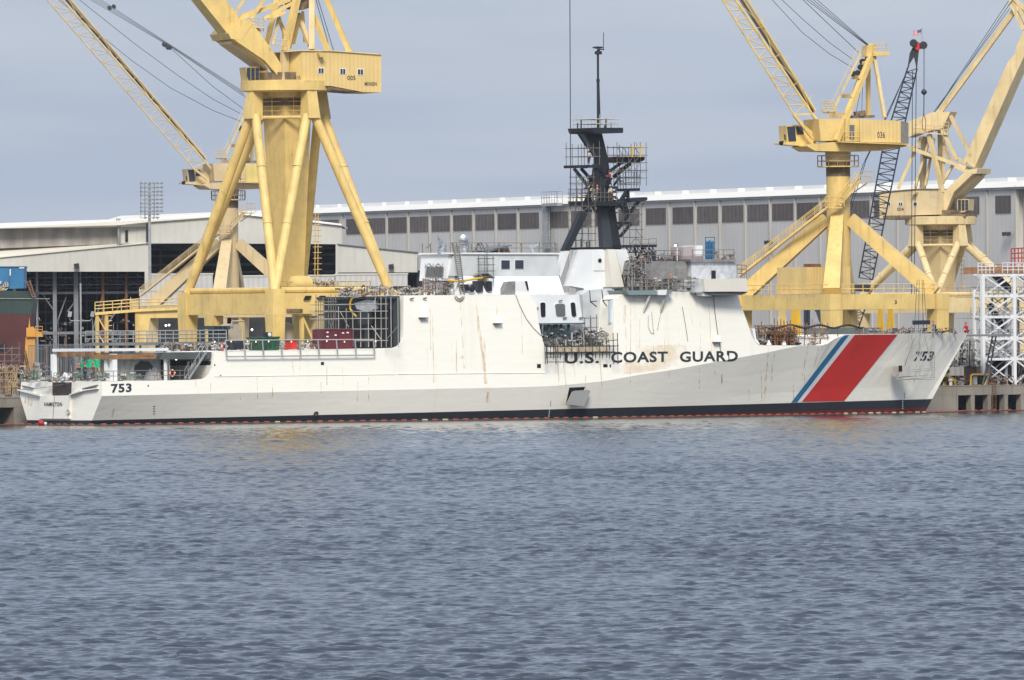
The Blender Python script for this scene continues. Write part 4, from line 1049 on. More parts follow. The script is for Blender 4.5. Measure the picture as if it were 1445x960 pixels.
# ------------------------------------------------------------------ cranes
def Vz(v, dz): return Vector((v.x, v.y, v.z + dz))
def lattice(m, A0, A1, B0, B1, n, r, r2=None, zig=True):
    """two chords A and B with zig-zag lacing"""
    A0, A1, B0, B1 = map(Vector, (A0, A1, B0, B1))
    for i in range(n):
        t, u = i / n, (i + 1) / n
        a, b, c, d = A0.lerp(A1, t), B0.lerp(B1, t), A0.lerp(A1, u), B0.lerp(B1, u)
        m.tube(a, b, r, n=4)
        if zig: m.tube(a, d, r, n=4) if i % 2 else m.tube(b, c, r, n=4)
def gantry_tubes(root, G, mat, mat2, dz=0.0):
    """portal with tubular legs up to a round ring (the two heavy cranes)"""
    ha, hb = 8.0, 9.0
    C = {'A': (-ha, -hb), 'B': (-ha, hb), 'C': (ha, hb), 'D': (ha, -hb)}
    zt0, zb0 = 14.6, 12.2
    def c(k, z): return G.w(C[k][0], C[k][1], z)
    for a, b in (('A', 'B'), ('B', 'C'), ('C', 'D'), ('D', 'A')):
        m = M(); p, q = c(a, (zt0 + zb0) / 2), c(b, (zt0 + zb0) / 2); d = (q - p).normalized()
        m.beam(p + d * .9, q - d * .9, 1.1, zt0 - zb0); m.build("portal_beam", mat, root); m = M(); up_ = Vector((0, 0, (zt0 - zb0) / 2 + .36)); m.tube(p + d * .8 + up_, q - d * .8 + up_, .34, n=10); m.build("portal_beam", mat, root)
    for k in 'ABCD':
        m = M(); m.beam(c(k, zb0 - .1), c(k, zt0 + (.5 if k == 'B' else 0.25)), 1.75, 1.75, 1.6, 1.6); m.beam(c(k, QZ + 1.1), c(k, zb0 - .12), 1.15, 1.15, 1.7, 1.7)
        m.build("leg", mat, root)
        m = M(); p = c(k, QZ + .7); d = Vector((G.u[0], G.u[1], 0)); m.beam(p - d * 2.6, p + d * 2.6, .9, .8); 
        for t in (-2, -.7, .7, 2): m.tube(p + d * t + Vector((G.r[0] * .5, G.r[1] * .5, -.35)), p + d * t - Vector((G.r[0] * .5, G.r[1] * .5, .35)), .38, n=10)
        m.build("bogie", DARK, root)
    rr = 4.5
    Ms = {'AB': (-rr, 0), 'BC': (0, rr), 'CD': (rr, 0), 'DA': (0, -rr)}
    for k, (s, b) in Ms.items():
        m = M(); m.beam(G.w(s, b, 38.0 - dz), G.w(s * 1.06, b * 1.06, 34.7 - dz), 1.3, 1.3, 1.8, 1.6); m.build("bracket", mat, root)
        for q in k:
            p = G.w(s, b, 35.4 - dz); m = M(); e = c(q, zt0 + .3)
            off = (G.w(C[q][0], C[q][1], 0) - G.w(s, b, 0)).normalized() * .6
            m.tube(p + off - Vector((0, 0, .3)), e - Vector((0, 0, .1)), .54, n=14)
            for f_ in (.3, .62): a_ = (p + off).lerp(e, f_); m.tube(a_, a_ + (e - a_).normalized() * .16, .553, n=14)
            m.build("tube_leg", mat, root, True)
    # thin ring of pipes and a railed gallery under the ring
    m = M(); pts = [G.w(s, b, 34.9 - dz) for s, b in Ms.values()]
    for i in range(4): m.tube(pts[i], pts[(i + 1) % 4], .2, n=8)
    m.build("ring_pipe", mat, root)
    m = M(); g = [G.w(s * .8, b * .8, 35.1 - dz) for s, b in Ms.values()]; m.rail(g + [g[0]], 2.2, 1.4, .05, 3); m.build("gallery", mat2, root)
    m = M()
    A = [G.w(s, b, 37.2 - dz) for s, b in ((-1.9, -2.3), (-1.9, 2.3), (1.9, 2.3), (1.9, -2.3))]; B = [G.w(s * .6, b * .6, zt0 + .1) for s, b in ((-1.9, -2.3), (-1.9, 2.3), (1.9, 2.3), (1.9, -2.3))]
    m.prism(A, B); m.build("tower", mat, root)
    m = M(); m.lathe(G.w(0, 0, 37.2 - dz), [(2.9, 0), (3.1, .6), (5.0, .75), (5.35, .8), (5.35, 1.9), (5.1, 1.95), (4.6, 2.0)], 36); m.build("slew_ring", mat, root)
    m = M(); m.lathe(G.w(0, 0, 39.2 - dz), [(3.6, 0), (3.6, .9)], 28); m.build("slew_bearing", STAIN, root)
    m = M(); m.box(G, -5.5, 5.5, -6.5, 6.5, 14.72, 14.85)
    m.rail([G.w(-5.5, 6.5, 14.85), G.w(7, 6.5, 14.85), G.w(7, -6.5, 14.85)], 1.1, 1.5, .045); m.build("walkway", mat2, root)
    m = M(); m.box(G, -1.95, 1.95, -2.35, 2.35, 36.3 - dz, 37.1 - dz); m.build("grease_stain", STAIN, root)
    # ladder cage up the tower
    m = M()
    for d in (-.3, .3): m.tube(G.w(3.2, 1.0 + d, 15), G.w(3.4, 1.0 + d, 24 - dz * .3), .05)
    for i in range(14): m.ring(G.w(3.4, 1.0, 15.4 + i * .65), .5, .04, (0, 0, 1), 8, 4)
    m.build("ladder_cage", mat2, root)

def crane_text(root, F, sg, k, body, x0, y0, x1, y1, bold=.02):
    text_mesh(body, [(x0, y1), (x1, y1), (x1, y0), (x0, y0)], lambda x, y: F.at(x, y, sg * k), bold).build("lettering", LET, root)

# ---- crane with number 005
s5 = S.sz(406, 300, -23.5)[0]
G5 = Frame(*S.w(s5, -23.5, 0)[:2], ALPHA)
c5 = thing("portal_crane", G5.w(0, 0, QZ), "biggest yellow portal crane, tubular legs, numbered 005, above the ship's flight deck", "crane", group="yellow portal cranes along the quay")
gantry_tubes(c5, G5, CREAM, CREAM)
m = M()
for x in (431, 451): m.slab(G5, [(x + 1.5, 417.5), (x + 9, 417.5), (x + 6, 423.5), (x - 1.5, 423.5)], 9.8, 9.5)
m.build("vent", BLACK, c5)
m = M(); m.slab(G5, [(405, 436), (427, 436), (427, 441), (405, 441)], 9.7, 9.4); m.build("service_hatch", STAIN, c5)
for x0 in (290,):
    m = M(); p, q = G5.w(-8, -9, 12.1), G5.w(-8, 9, 12.1); e = p.lerp(q, .30)
    m.beam(e, Vector((e.x, e.y, QZ)), 1.6, 1.6, 1.2, 1.2); m.build("leg", CREAM, c5)
    m = M(); e = p.lerp(q, .62); m.beam(Vz(e, -.3), Vector((e.x, e.y, QZ)), .5, .5); m.build("leg", CREAM, c5)
m = M(); p, q = G5.w(-8, 9, 12.0), G5.w(8, 9, 12.0); e = p.lerp(q, .42); m.beam(e, Vector((e.x, e.y, QZ)), 2.8, 2.0); m.build("machine_column", CREAM2, c5)
m = M(); e = p.lerp(q, .23); m.beam(Vz(e, -.3), Vector((e.x, e.y, QZ)), .4, .4); m.beam(e, Vz(p.lerp(q, .36), -4), .25); m.build("brace", CREAM, c5)
m = M(); m.lathe(G5.w(-2.5, 6, 15.6), [(.3, -1.6), (.95, -1.2), (1.05, 0), (.95, 1.2), (.3, 1.6)], 14, S.w(1, 0, 0) - S.w(0, 0, 0)); m.build("round_tank", CREAM, c5, True)
def slewer(C, ang, sg):
    F = Frame(C[0], C[1], ang)
    def A(x, y, k=0.0): return F.at(x, y, sg * k)
    def SL(px, k0, k1, tr=None):
        m = M(); m.slab(F, [((p[0], p[1], sg * p[2]) if len(p) > 2 else (p[0], p[1])) for p in px], sg * k0, sg * k1, None if tr is None else sg * tr); return m
    return F, A, SL
F5, A5, L5 = slewer((G5.o[0], G5.o[1]), math.atan2(-.3, -.95), -1)
L5([(425, 72), (467, 72.2), (538, 77.5), (538, 130.5), (512, 130), (467, 121.5), (425, 120.5)], 4.2, -4).build("machine_house", YSID, c5)
L5([(405, 73.5, 2.6), (425, 71.8, 4.15), (425, 120.6, 4.15), (405, 121.5, 2.6)], 2.6, -3).build("machine_house", CREAM, c5)
L5([(466.7, 72, 4.25), (467.6, 72, 4.25), (467.6, 121, 4.25), (466.7, 121, 4.25)], 4.25, 4.1).build("house_corner", CREAM2, c5)
L5([(404, 72.3), (425, 70.6), (467, 71), (539, 76.4), (539, 77.6), (467, 72.4), (425, 72), (404, 73.7)], 4.4, -4.2).build("house_roof", CREAM2, c5)
L5([(462, 122.5), (511.5, 123), (511.5, 130), (462, 126.5)], 4.1, -3.5).build("counterweight", STAIN, c5)
L5([(372, 119), (385, 124), (462, 121.5), (462, 127.8), (374, 127.8)], 3.0, -3.0).build("turntable", CREAM2, c5)
for (x0, y0, x1, y1) in ((448.7, 95.8, 457.3, 104), (479.5, 96.5, 488, 105.2), (504.2, 97.3, 513, 105.9)):
    w = L5([(x0, y1), (x1, y1), (x1, y0), (x0, y0)], 4.26, 4.1).build("window", WHITE, c5); xm = (x0 + x1) / 2
    for a, b in ((x0 + .8, xm - .4), (xm + .4, x1 - .8)): L5([(a, y1 - .8), (b, y1 - .8), (b, y0 + .8), (a, y0 + .8)], 4.3, 4.2).build("pane", GLASS, w)
L5([(450, 75), (457, 75), (458.5, 80), (452, 81)], 5.2, 4.1).build("vent_hood", CREAM, c5)
crane_text(c5, F5, -1, 4.27, "005", 490, 106.9, 501.5, 112.9, .008)
crane_text(c5, F5, -1, 4.2, "005", 415.5, 106.9, 424, 112.9, .008)
crane_text(c5, F5, -1, 4.27, "MENSEN", 514.5, 116, 531.5, 121, .008)
# jib: heavy box that forks into two legs
L5([(213, -90), (252, -90), (319, 0), (340, 28), (350, 27), (334, 48), (322, 49), (283, 0)], 1.9, -1.9).build("jib", CREAM, c5)
L5([(322, 47), (340, 28), (350, 27), (357, 33), (341, 57), (326, 55)], 3.0, -4.8).build("jib_crossbox", CREAM, c5)
for k0, k1 in ((2.98, 1.7), (-3.5, -4.78)):
    L5([(330, 55.5), (341, 57.2), (357, 34), (385, 72), (411, 115), (404, 120.5), (374, 86), (336, 60)], k0, k1, tr=3.0).build("jib_fork", CREAM, c5)
L5([(331, 57), (374, 87), (382, 96), (381, 99), (373, 91), (331, 61)], 1.65, -3.45, tr=3.0).build("jib_web", CREAM2, c5)
# cab
L5([(347, 95), (366, 94), (366, 113), (360, 117), (350, 115)], 1.2, -1.6).build("cab", CREAM, c5)
m = M()
for i in range(3):
    for j in range(3):
        m.slab(F5, [(348.5 + i * 6, 101.5 + j * 6.3), (353.5 + i * 6, 101.5 + j * 6.3), (353.5 + i * 6, 95.5 + j * 6.3), (348.5 + i * 6, 95.5 + j * 6.3)] if not (i == 0 and j == 2) else [(351, 114), (353.5, 116), (353.5, 108.1), (349, 108.1)], -1.3, -1.2)
m.build("cab_window", GLASS, c5)
m = M()
for (x, y) in ((366, 121), (378, 122), (392, 121)): m.beam(A5(x, y, 2.5), A5(x + 9, y + 4, 2.5), .3)
m.build("underframe", STAIN, c5)
# A-frame and linkage above the house
def bars(name, mat, root, A, lst):
    m = M()
    for (x0, y0, x1, y1, w, k0, k1) in lst: m.beam(A(x0, y0, k0), A(x1, y1, k1), w)
    return m.build(name, mat, root)
for i, t in enumerate([(400, 119, 402, 72, .75, 3.0, 2.8), (402, 72, 432, -60, .7, 2.8, 1.5), (376.5, 62, 402, -50, .6, -2, -1.2), (440, 70, 440, -60, .65, 3.2, 1.4), (443, 22, 463, 72, .5, 1.6, 3.0), (457, -10, 493.5, 74, .55, .6, 2.2),
                       (384, 64, 398, 2, .28, 1, 1), (392, 22, 404, 55, .35, -1, 1), (414, 62, 424, 20, .3, -1.5, 0), (420, 20, 437, 64, .5, -1.0, 2), (427, 16, 430, 60, .25, -2, -2), (408, 68, 418, 22, .35, -2.5, -1), (400, 40, 402, 70, .3, -2.2, -2.2)]):
    bars("a_frame_post", CREAM if i % 3 else CREAM2, c5, A5, [t])
bars("linkage", CREAM, c5, A5, [(338, 26, 440, -12, .45, 1.2, 1.0), (372, 27, 450, -16, .35, 2.0, 1.6), (331, 20, 346, -4, .28, 1.5, 1.5), (354, 28, 374, -4, .35, 1.8, 1.8), (340, 22, 398, 2, .3, -1.5, -1.5), (350, 30, 366, 46, .5, 2.3, 2.3)])
L5([(376, 26), (386, 20), (402, 15), (404, 19), (386, 27)], 2.2, 1.2).build("link_bracket", CREAM, c5)
L5([(410, -3), (441, -3), (440, 10), (428, 14), (414, 12)], 1.5, -1.5).build("winch", STAIN, c5)
m = M()
m.rail([A5(381, 69, 3.2), A5(405, 70, 3.2)], 1.1, 1.0, .045); m.rail([A5(355, 39, 2.6), A5(372, 40, 2.6)], 1.1, .8, .045, 2)
m.beam(A5(354, 38, 2.6), A5(372, 40, 2.6), .8, .15); m.tube(A5(372, 40, 2.6), A5(368, 56, 2.6), .06); m.build("guard_rail", CREAM2, c5)
m = M()
for t in ((443, -10, 466, 72), (446, -10, 471, 73)): m.tube(A5(*t[:2], 0), A5(*t[2:], 0), .045)
m.build("hoist_rope", ROPE, c5)

# ---- crane with number 004, same kind, farther off, jib to the right
Y4 = 1535.0
p4 = P(1328, 400, Y4); G4 = Frame(p4.x, p4.y, ALPHA)
c4 = thing("portal_crane", G4.w(0, 0, QZ), "tan portal crane numbered 004 whose jib leaves the right edge of the photo", "crane", group="yellow portal cranes along the quay")
gantry_tubes(c4, G4, CREAM2, CREAM3, 12.6)
F4, A4, L4 = slewer((G4.o[0], G4.o[1]), math.atan2(-.34, .94), 1)
dy4 = 0
L4([(1322, 267.5), (1295, 267.5), (1241, 272), (1241, 309), (1290, 304), (1322, 303)], 4.2, -4).build("machine_house", CREAM3, c4)
L4([(1323, 266.3), (1295, 266.3), (1240, 270.8), (1240, 272.2), (1295, 267.7), (1323, 267.7)], 4.4, -4.2).build("house_roof", STAIN, c4)
L4([(1337, 268, 2.4), (1322, 267.6, 4.15), (1322, 303, 4.15), (1337, 303, 2.4)], 2.4, -3).build("machine_house", CREAM3, c4)
L4([(1246, 304.5), (1286, 304), (1286, 308), (1246, 310)], 4.25, -3.5).build("counterweight", STAIN, c4)
L4([(1286, 303.6), (1362, 302), (1362, 306.5), (1286, 307.5)], 3.0, -3).build("turntable", STAIN, c4)
for (x0, x1) in ((1250.5, 1256.5), (1267.5, 1273.7), (1288.3, 1294)):
    w = L4([(x0, 291), (x1, 291), (x1, 285.3), (x0, 285.3)], 4.26, 4.1).build("window", WHITE, c4); xm = (x0 + x1) / 2
    for a, b in ((x0 + .6, xm - .4), (xm + .4, x1 - .6)): L4([(a, 290.4), (b, 290.4), (b, 285.9), (a, 285.9)], 4.3, 4.2).build("pane", GLASS, w)
crane_text(c4, F4, 1, 4.27, "004", 1266, 293, 1275, 297.6, .008)
L4([(1287, 271.5), (1293, 271.5), (1291.5, 274.5), (1286, 274.5)], 5.2, 4.1).build("vent_hood", CREAM3, c4)
L4([(1360, 226), (1422, 88), (1432, 76), (1434, 66), (1480, -35), (1500, -45), (1477, 6), (1445, 80), (1433, 105), (1375, 237)], 2.0, -2.0).build("jib", CREAM2, c4)
L4([(1346, 236), (1351, 232.5), (1362, 240), (1379, 238), (1378, 245), (1366, 246.5), (1360, 243)], 3.0, -4.0).build("jib_crossbox", CREAM2, c4)
for k0, k1 in ((2.98, 1.6), (-2.6, -3.98)):
    L4([(1324, 300), (1333, 270), (1346, 257), (1361, 243), (1372, 246), (1346, 271), (1334, 301)], k0, k1, tr=3.0).build("jib_fork", CREAM2, c4)
L4([(1340, 274), (1371, 247), (1374, 250), (1343, 280)], 1.55, -2.55, tr=3.0).build("jib_web", CREAM3, c4)
L4([(1350, 281), (1367, 281), (1366, 297), (1360, 300), (1351, 300)], 1.0, -1.8).build("cab", CREAM3, c4)
m = M()
for i in range(3):
    for j in range(3): m.slab(F4, [(1352 + i * 5, 286.5 + j * 5), (1355.6 + i * 5, 286.5 + j * 5), (1355.6 + i * 5, 282.3 + j * 5), (1352 + i * 5, 282.3 + j * 5)], 1.2, 1.05)
m.build("cab_window", GLASS, c4)
for i, t in enumerate([(1304, 193, 1302, 266, .7, -1, -2), (1311, 190, 1330, 272, .6, 2, 3), (1300, 193, 1267, 267, .5, 1, 2), (1326, 188, 1328, 268, .5, -2, -2), (1330, 184, 1351, 226, .5, 2.2, 2.2), (1324, 183, 1344, 232, .4, -2, -2), (1341, 163, 1367, 214, .5, 1, 1),
                       (1297, 245, 1312, 196, .35, 1, 1), (1318, 195, 1306, 262, .35, 0, 0), (1316, 200, 1322, 232, .3, -1, -1), (1332, 206, 1331, 258, .3, 2, 2), (1291, 266, 1300, 236, .4, 0, 0), (1335, 180, 1330, 210, .3, 0, 0), (1345, 232, 1328, 262, .4, 1.5, 1.5)]):
    bars("a_frame_post", CREAM2 if i % 3 else CREAM3, c4, A4, [t])
L4([(1281.5, 172), (1316, 158.5), (1341, 158), (1337, 166), (1330, 181), (1296, 188), (1281.5, 194)], 1.7, -1.7).build("balance_lever", CREAM2, c4)
bars("strut", CREAM2, c4, A4, [(1322, 164, 1434, 12, .75, 0, 0)])
bars("linkage", CREAM2, c4, A4, [(1287, 210, 1363, 237, .5, 2.2, 2.2), (1287, 207, 1345, 229, .3, -1.5, -1.5), (1345, 222, 1364, 230, .5, 2.0, 2.0)])
L4([(1284, 206), (1290, 206), (1290, 214), (1284, 214)], 2.6, 1.8).build("link_bracket", CREAM3, c4)
L4([(1301, 217), (1312, 217), (1312, 224), (1303, 224)], 1.2, -1.2).build("winch", STAIN, c4)
m = M(); m.beam(A4(1289, 187, 2.4), A4(1338, 190, 2.4), .8, .15); m.rail([A4(1289, 186, 2.4), A4(1338, 189, 2.4)], 1.1, 1.1, .05)
m.rail([A4(1331, 188, 3), A4(1339, 188, 3)], 1.6, .8, .05, 2); m.build("guard_rail", CREAM2, c4)
for (pts) in ([(1425, 5), (1430, 10), (1445, 42)], [(1425, -2), (1444, 20), (1452, 40)], [(1430, 0), (1470, 30)]):
    m = M(); [m.beam(A4(*a, 1), A4(*b, 1), .6) for a, b in zip(pts[:-1], pts[1:])]; m.build("head_link", CREAM2, c4)
m = M(); m.tube(A4(1322, 155, 1.5), A4(1470, -60, 1.5), .045); m.tube(A4(1316, 163, 1.2), A4(1424, 0, 1.2), .045); m.tube(A4(1316, 160, 0), A4(1425, 12, 0), .04); m.build("hoist_rope", ROPE, c4)

# ---- column cranes: 036 in the middle right and its twin behind the big crane on the left
def column_crane(root, G, ang, mp, mat, mat2, num, numpos, jib, detail=True, house=YSID):
    ha, hb = 8.0, 9.0
    C = {'A': (-ha, -hb), 'B': (-ha, hb), 'C': (ha, hb), 'D': (ha, -hb)}
    zt0, zb0 = 14.1, 12.3
    def c(k, z, f=1.0): return G.w(C[k][0] * f, C[k][1] * f, z)
    for a, b in (('A', 'B'), ('B', 'C'), ('C', 'D'), ('D', 'A')):
        p, q = c(a, (zt0 + zb0) / 2), c(b, (zt0 + zb0) / 2); d = (q - p).normalized()
        m = M(); m.beam(p + d * 1.0, q - d * 1.0, 1.4, zt0 - zb0); m.build("portal_beam", mat, root)
    for k in 'ABCD':
        m = M(); m.beam(c(k, zb0 - .05), c(k, zt0 + .03), 2.0, 2.0); m.beam(c(k, QZ + 1.1), c(k, zb0 - .07), 1.6, 1.6, 1.9, 1.9); m.build("leg", mat, root)
        m = M(); p = c(k, QZ + .7); d = Vector((G.u[0], G.u[1], 0)); m.beam(p - d * 2.6, p + d * 2.6, .9, .8)
        for t in (-2, -.7, .7, 2): m.tube(p + d * t + Vector((G.r[0] * .5, G.r[1] * .5, -.35)), p + d * t - Vector((G.r[0] * .5, G.r[1] * .5, .35)), .38, n=10)
        m.build("bogie", DARK, root)
        m = M(); e = G.w(C[k][0] * .12, C[k][1] * .12, 23.2); f = c(k, zt0 + .1, .97); m.beam(e, f, 1.5, 1.5, 2.0, 1.8); m.build("brace", mat, root)
    m = M(); m.lathe(G.w(0, 0, 12.5), [(1.55, 0), (1.5, 4), (1.42, 11), (1.42, 15.8)], 24); m.build("column", mat, root, True)
    m = M(); m.lathe(G.w(0, 0, 28.3), [(1.45, 0), (1.46, 1.7)], 24); m.build("oil_stain", STAIN, root, True)
    m = M(); m.lathe(G.w(0, 0, 30.0), [(1.5, 0), (1.55, 1.2)], 24); m.build("slew_bearing", mat2, root)
    m = M(); m.lathe(G.w(0, 0, 29.4), [(2.5, 0), (2.5, .15)], 14)
    n = 14; P_ = [G.w(2.5 * math.cos(2 * math.pi * i / n), 2.5 * math.sin(2 * math.pi * i / n), 29.5) for i in range(n + 1)]
    m.rail(P_, 1.3, 1.6, .045); m.build("ring_gallery", mat, root)
    # stairs up the aft brace and round the column
    m = M()
    def stair(a, b, w=.7):
        a, b = Vector(a), Vector(b)
        m.beam(a, b, w, .25); sd = (b - a).cross(Vector((0, 0, 1))).normalized() * w / 2
        for sg in (1, -1):
            m.tube(a + sd * sg + Vector((0, 0, 1.1)), b + sd * sg + Vector((0, 0, 1.1)), .05); m.tube(a + sd * sg + Vector((0, 0, .6)), b + sd * sg + Vector((0, 0, .6)), .04)
            for i in range(9): r_ = a.lerp(b, i / 8) + sd * sg; m.tube(r_, Vz(r_, 1.1), .04)
    e = G.w(-2.6, 1.4, 24.6); stair(G.w(-9.2, -9.5, 15.6), e)
    m.beam(Vz(e, -.1), G.w(-1.2, 2.3, 24.5), 1.2, .12); m.rail([G.w(-3.2, 1.6, 24.6), G.w(-1.4, 3.0, 24.6)], 1.2, .7, .05)
    stair(G.w(-1.8, 2.3, 24.7), G.w(1.2, 2.3, 27.6)); m.beam(G.w(1.0, 2.2, 27.5), G.w(2.8, 2.2, 27.5), 1.3, .14); m.rail([G.w(1.2, 3.0, 27.6), G.w(2.8, 3.0, 27.6)], 1.3, .7, .05); m.beam(G.w(2.6, 2.2, 27.4), G.w(1.3, 1.2, 26.3), .14)
    m.build("stairs", mat, root)
    F, A, SLb = slewer((G.o[0], G.o[1]), ang, -1)
    def A_(x, y, k=0): return A(*mp(x, y), k)
    def L_(px, k0, k1): return SLb([(*mp(p[0], p[1]), *p[2:]) for p in px], k0, k1)
    L_([(1193, 168.2), (1213, 168), (1213, 200), (1193, 199.5)], 3.5, -3.4).build("machine_house", mat, root)
    L_([(1213.2, 168.2), (1271, 170.6), (1271, 201.8), (1213.2, 200.4)], 3.8, -3.6).build("machine_house", house, root)
    L_([(1271.1, 170.8, 3.7), (1282, 173.5, 2.2), (1282, 203, 2.2), (1271.1, 202, 3.7)], 3.7, -2).build("radiator_grille", paint('grille_grey', (.30, .27, .23), .6, .2, 2), root)
    L_([(1155, 168), (1193, 168), (1193, 199), (1158, 199)], 2.6, -3).build("machine_house", mat, root)
    L_([(1184, 199.8), (1284, 203.6), (1284, 206), (1246, 212.5), (1186, 214), (1150, 213), (1139, 206.5), (1150, 203)], 3.0, -3.0).build("turntable", mat, root)
    L_([(1186, 199.6), (1284, 203.2), (1284, 204.6), (1186, 201)], 4.5, 3.0).build("side_walkway", mat, root)
    w = L_([(1199, 196.5), (1205.5, 197), (1205.5, 176.5), (1199, 176.5)], 3.6, 3.4).build("louvre_window", GREYW, root)
    L_([(1109, 177.5), (1135, 175.5), (1151, 190), (1151, 205), (1128, 206), (1103, 203.8), (1103, 201.5), (1111, 200)], -.2, -3.0).build("cab", mat, root)
    L_([(1110.5, 179), (1121.5, 178.5), (1123.5, 199), (1113, 199.5)], -.1, -.4).build("cab_window", GLASS, root)
    L_([(1123.5, 178.3), (1132, 178.3), (1134.5, 189.5), (1124.5, 190)], -.1, -.4).build("cab_window", GLASS, root)
    m = M(); m.lathe(A_(1103, 201.5, .6), [(.1, -.3), (.25, 0), (.3, .2)], 8, (-.6, -.6, -.5)); m.tube(A_(1107, 190, 0), A_(1108, 198, 0), .1); m.build("work_lamp", DARK, root)
    for i, t in enumerate([(1180, 199, 1230, 78, .62, 3.2, .8), (1180, 197, 1226, 76, .5, -2.6, -.8), (1225, 86, 1225, 163, .42, -1.5, -2.5), (1233, 79, 1248, 166, .4, .6, 3.0)]): bars("a_frame_post", mat if i % 2 == 0 else mat2, root, A_, [t])
    bars("a_frame_rung", mat, root, A_, [(1172, 163, 1194, 162.5, .5, 0, 2.5), (1190, 136, 1203, 135, .42, -1, 2.2), (1204, 109.5, 1214, 109, .42, -1, 1.8), (1214, 90, 1222, 88, .3, 0, 1)])
    m = M()
    for k in (-.2, .7):
        m.beam(A_(1176, 155, k), A_(1214, 76, k), .12, .25)
        m.tube(A_(1174, 145, k), A_(1211, 66, k), .045)
        for i in range(7): m.tube(A_(1176 + i * 6.3, 154 - i * 13, k), A_(1174 + i * 6.2, 144 - i * 13, k), .04)
    for i in range(30): t = i / 30; m.tube(A_(1176 + 38 * t, 155 - 79 * t, -.2), A_(1176 + 38 * t, 155 - 79 * t, .7), .04)
    m.build("ladder", mat2, root)
    L_([(1224, 64), (1236, 61), (1236, 72), (1228, 80), (1222, 80)], .9, -.9).build("head_block", mat, root)
    m = M(); m.beam(A_(1229, 76.5, .5), A_(1251, 76, .5), 1.8, .5); m.rail([A_(1232, 74, 1.2), A_(1250.5, 74, 1.2)], 1.05, .7, .045); m.build("head_platform", mat, root)
    for (x, y) in ((1217, 87), (1214, 95), (1210, 103), (1203, 104)):
        m = M(); m.lathe(A_(x, y, .3), [(.33, -.2), (.36, 0), (.33, .2)], 12, (.3, -.95, 0)); m.build("sheave", DARK, root)
    m = M(); m.beam(A_(1201, 165, 1), A_(1232, 164.5, 1), 1.2, .3); m.beam(A_(1206, 162, 1), A_(1220, 160, 1), .8, .7); m.lathe(A_(1216, 161, 1.8), [(.35, -.3), (.4, 0), (.3, .3)], 10, (0, -1, 0)); m.build("winch", STAIN, root)
    m = M(); m.rail([A_(1160, 166, 2), A_(1178, 166, 2)], 1.7, 1, .05, 2); m.beam(A_(1160, 156.5, 2), A_(1180, 156.5, 2), .8, .14); m.rail([A_(1160, 156, 2), A_(1177, 156, 2)], 1.1, .8, .045); m.rail([A_(1190, 199, 4.3), A_(1214, 200, 4.3)], 1.1, .9, .045); m.build("guard_rail", mat, root)
    # jib
    (a0, a1, a2), (b0, b1, b2), (c0, c1) = jib
    def J(p, k): return A(p[0], p[1], k)
    L = (J(a0, 1.2) - J(a1, 1.2)).length; n = int(L / 1.35)
    for k in (1.2, -1.2):
        m = M(); m.tube(J(a0, k), J(a1, k), .11); m.tube(J(b0, k), J(b1, k), .15); lattice(m, J(a0, k), J(a1, k), J(b0, k), J(b1, k), n, .055)
        m.beam(J(a1, k), J(a2, k), .45, .3); m.beam(J(b1, k), J(b2, k), .4, .3); m.beam(J(a1, k), J(b1, k), .2); m.build("jib_side", mat, root)
    m = M(); lattice(m, J(a0, 1.2), J(a1, 1.2), J(a0, -1.2), J(a1, -1.2), n // 2, .05); m.build("jib_lacing", mat, root)
    m = M(); m.tube(J(c0, .9), J(c1, .9), .12); m.tube(J(c0, -.9), J(c1, -.9), .12)
    lattice(m, J(b0, 1.2), J(b1, 1.2), J(c0, .9), J(c1, .9), n // 3, .045)
    for i in range(n // 2):
        q = J(c0, .9).lerp(J(c1, .9), (i + .5) / (n // 2)); dd = (J(c0, .9) - J(b0, 1.2)).normalized(); m.tube(q, q + Vector((.35, 0, .5)) * 1.5, .04)
    m.build("jib_walkway", mat, root)
    m = M(); A0_, A1_ = J(b0, 0).lerp(J(c0, 0), .62), J(b1, 0).lerp(J(c1, 0), .62); m.beam(A0_, A1_, 1.0, .28); m.build("jib_deck", mat2, root)
    m = M()
    for f in (.35, .5, .75): m.tube(J(b0, .3).lerp(J(c0, .3), f), J(b1, .3).lerp(J(c1, .3), f * .7), .05)
    m.build("hoist_rope", ROPE, root)
    if num:
        q = [mp(numpos[0], numpos[1]), mp(numpos[2], numpos[3])]
        crane_text(root, F, -1, 3.84, num, q[0][0], q[0][1], q[1][0], q[1][1], .008)
    return A_
s36 = S.sz(1183, 300, -23.5)[0]
G36 = Frame(*S.w(s36, -23.5, 0)[:2], ALPHA)
c36 = thing("portal_crane", G36.w(0, 0, QZ), "yellow column crane numbered 036 with ribbed house and lattice jib, behind the bow stripe", "crane", group="yellow portal cranes along the quay")
ANG = math.atan2(-.3, -.95)
A36 = column_crane(c36, G36, ANG, lambda x, y: (x, y), CREAM, CREAM2, "036", (1238, 186, 1248.6, 195),
                   (((945, -120), (1120, 162), (1147, 196)), ((957, -120), (1146, 161), (1174, 197)), ((981, -120), (1150, 155))))
m = M()
for (x0, y0) in ((1228, 62),):
    for d, e in ((0, 0), (3.5, -1), (7, -2.5), (-3, 1)): m.tube(A36(x0 - 4 + d * .3, y0 + 2, .5), A36(1066 + d * 2.2, -60 + e, .5), .035)
m.tube(A36(1211, 74, 0), A36(1070, -60, 0), .04); m.build("luffing_rope", ROPE, c36)
for (p, n) in (([(1203, 84), (1170, 60), (1130, 25), (1098, -5), (1060, -45)], 0), ([(1202, 95), (1170, 76), (1132, 46), (1085, -5), (1060, -40)], 1)):
    m = M(); m.path([A36(x, y, .2) for x, y in p], .035); m.build("slack_rope", ROPE, c36)
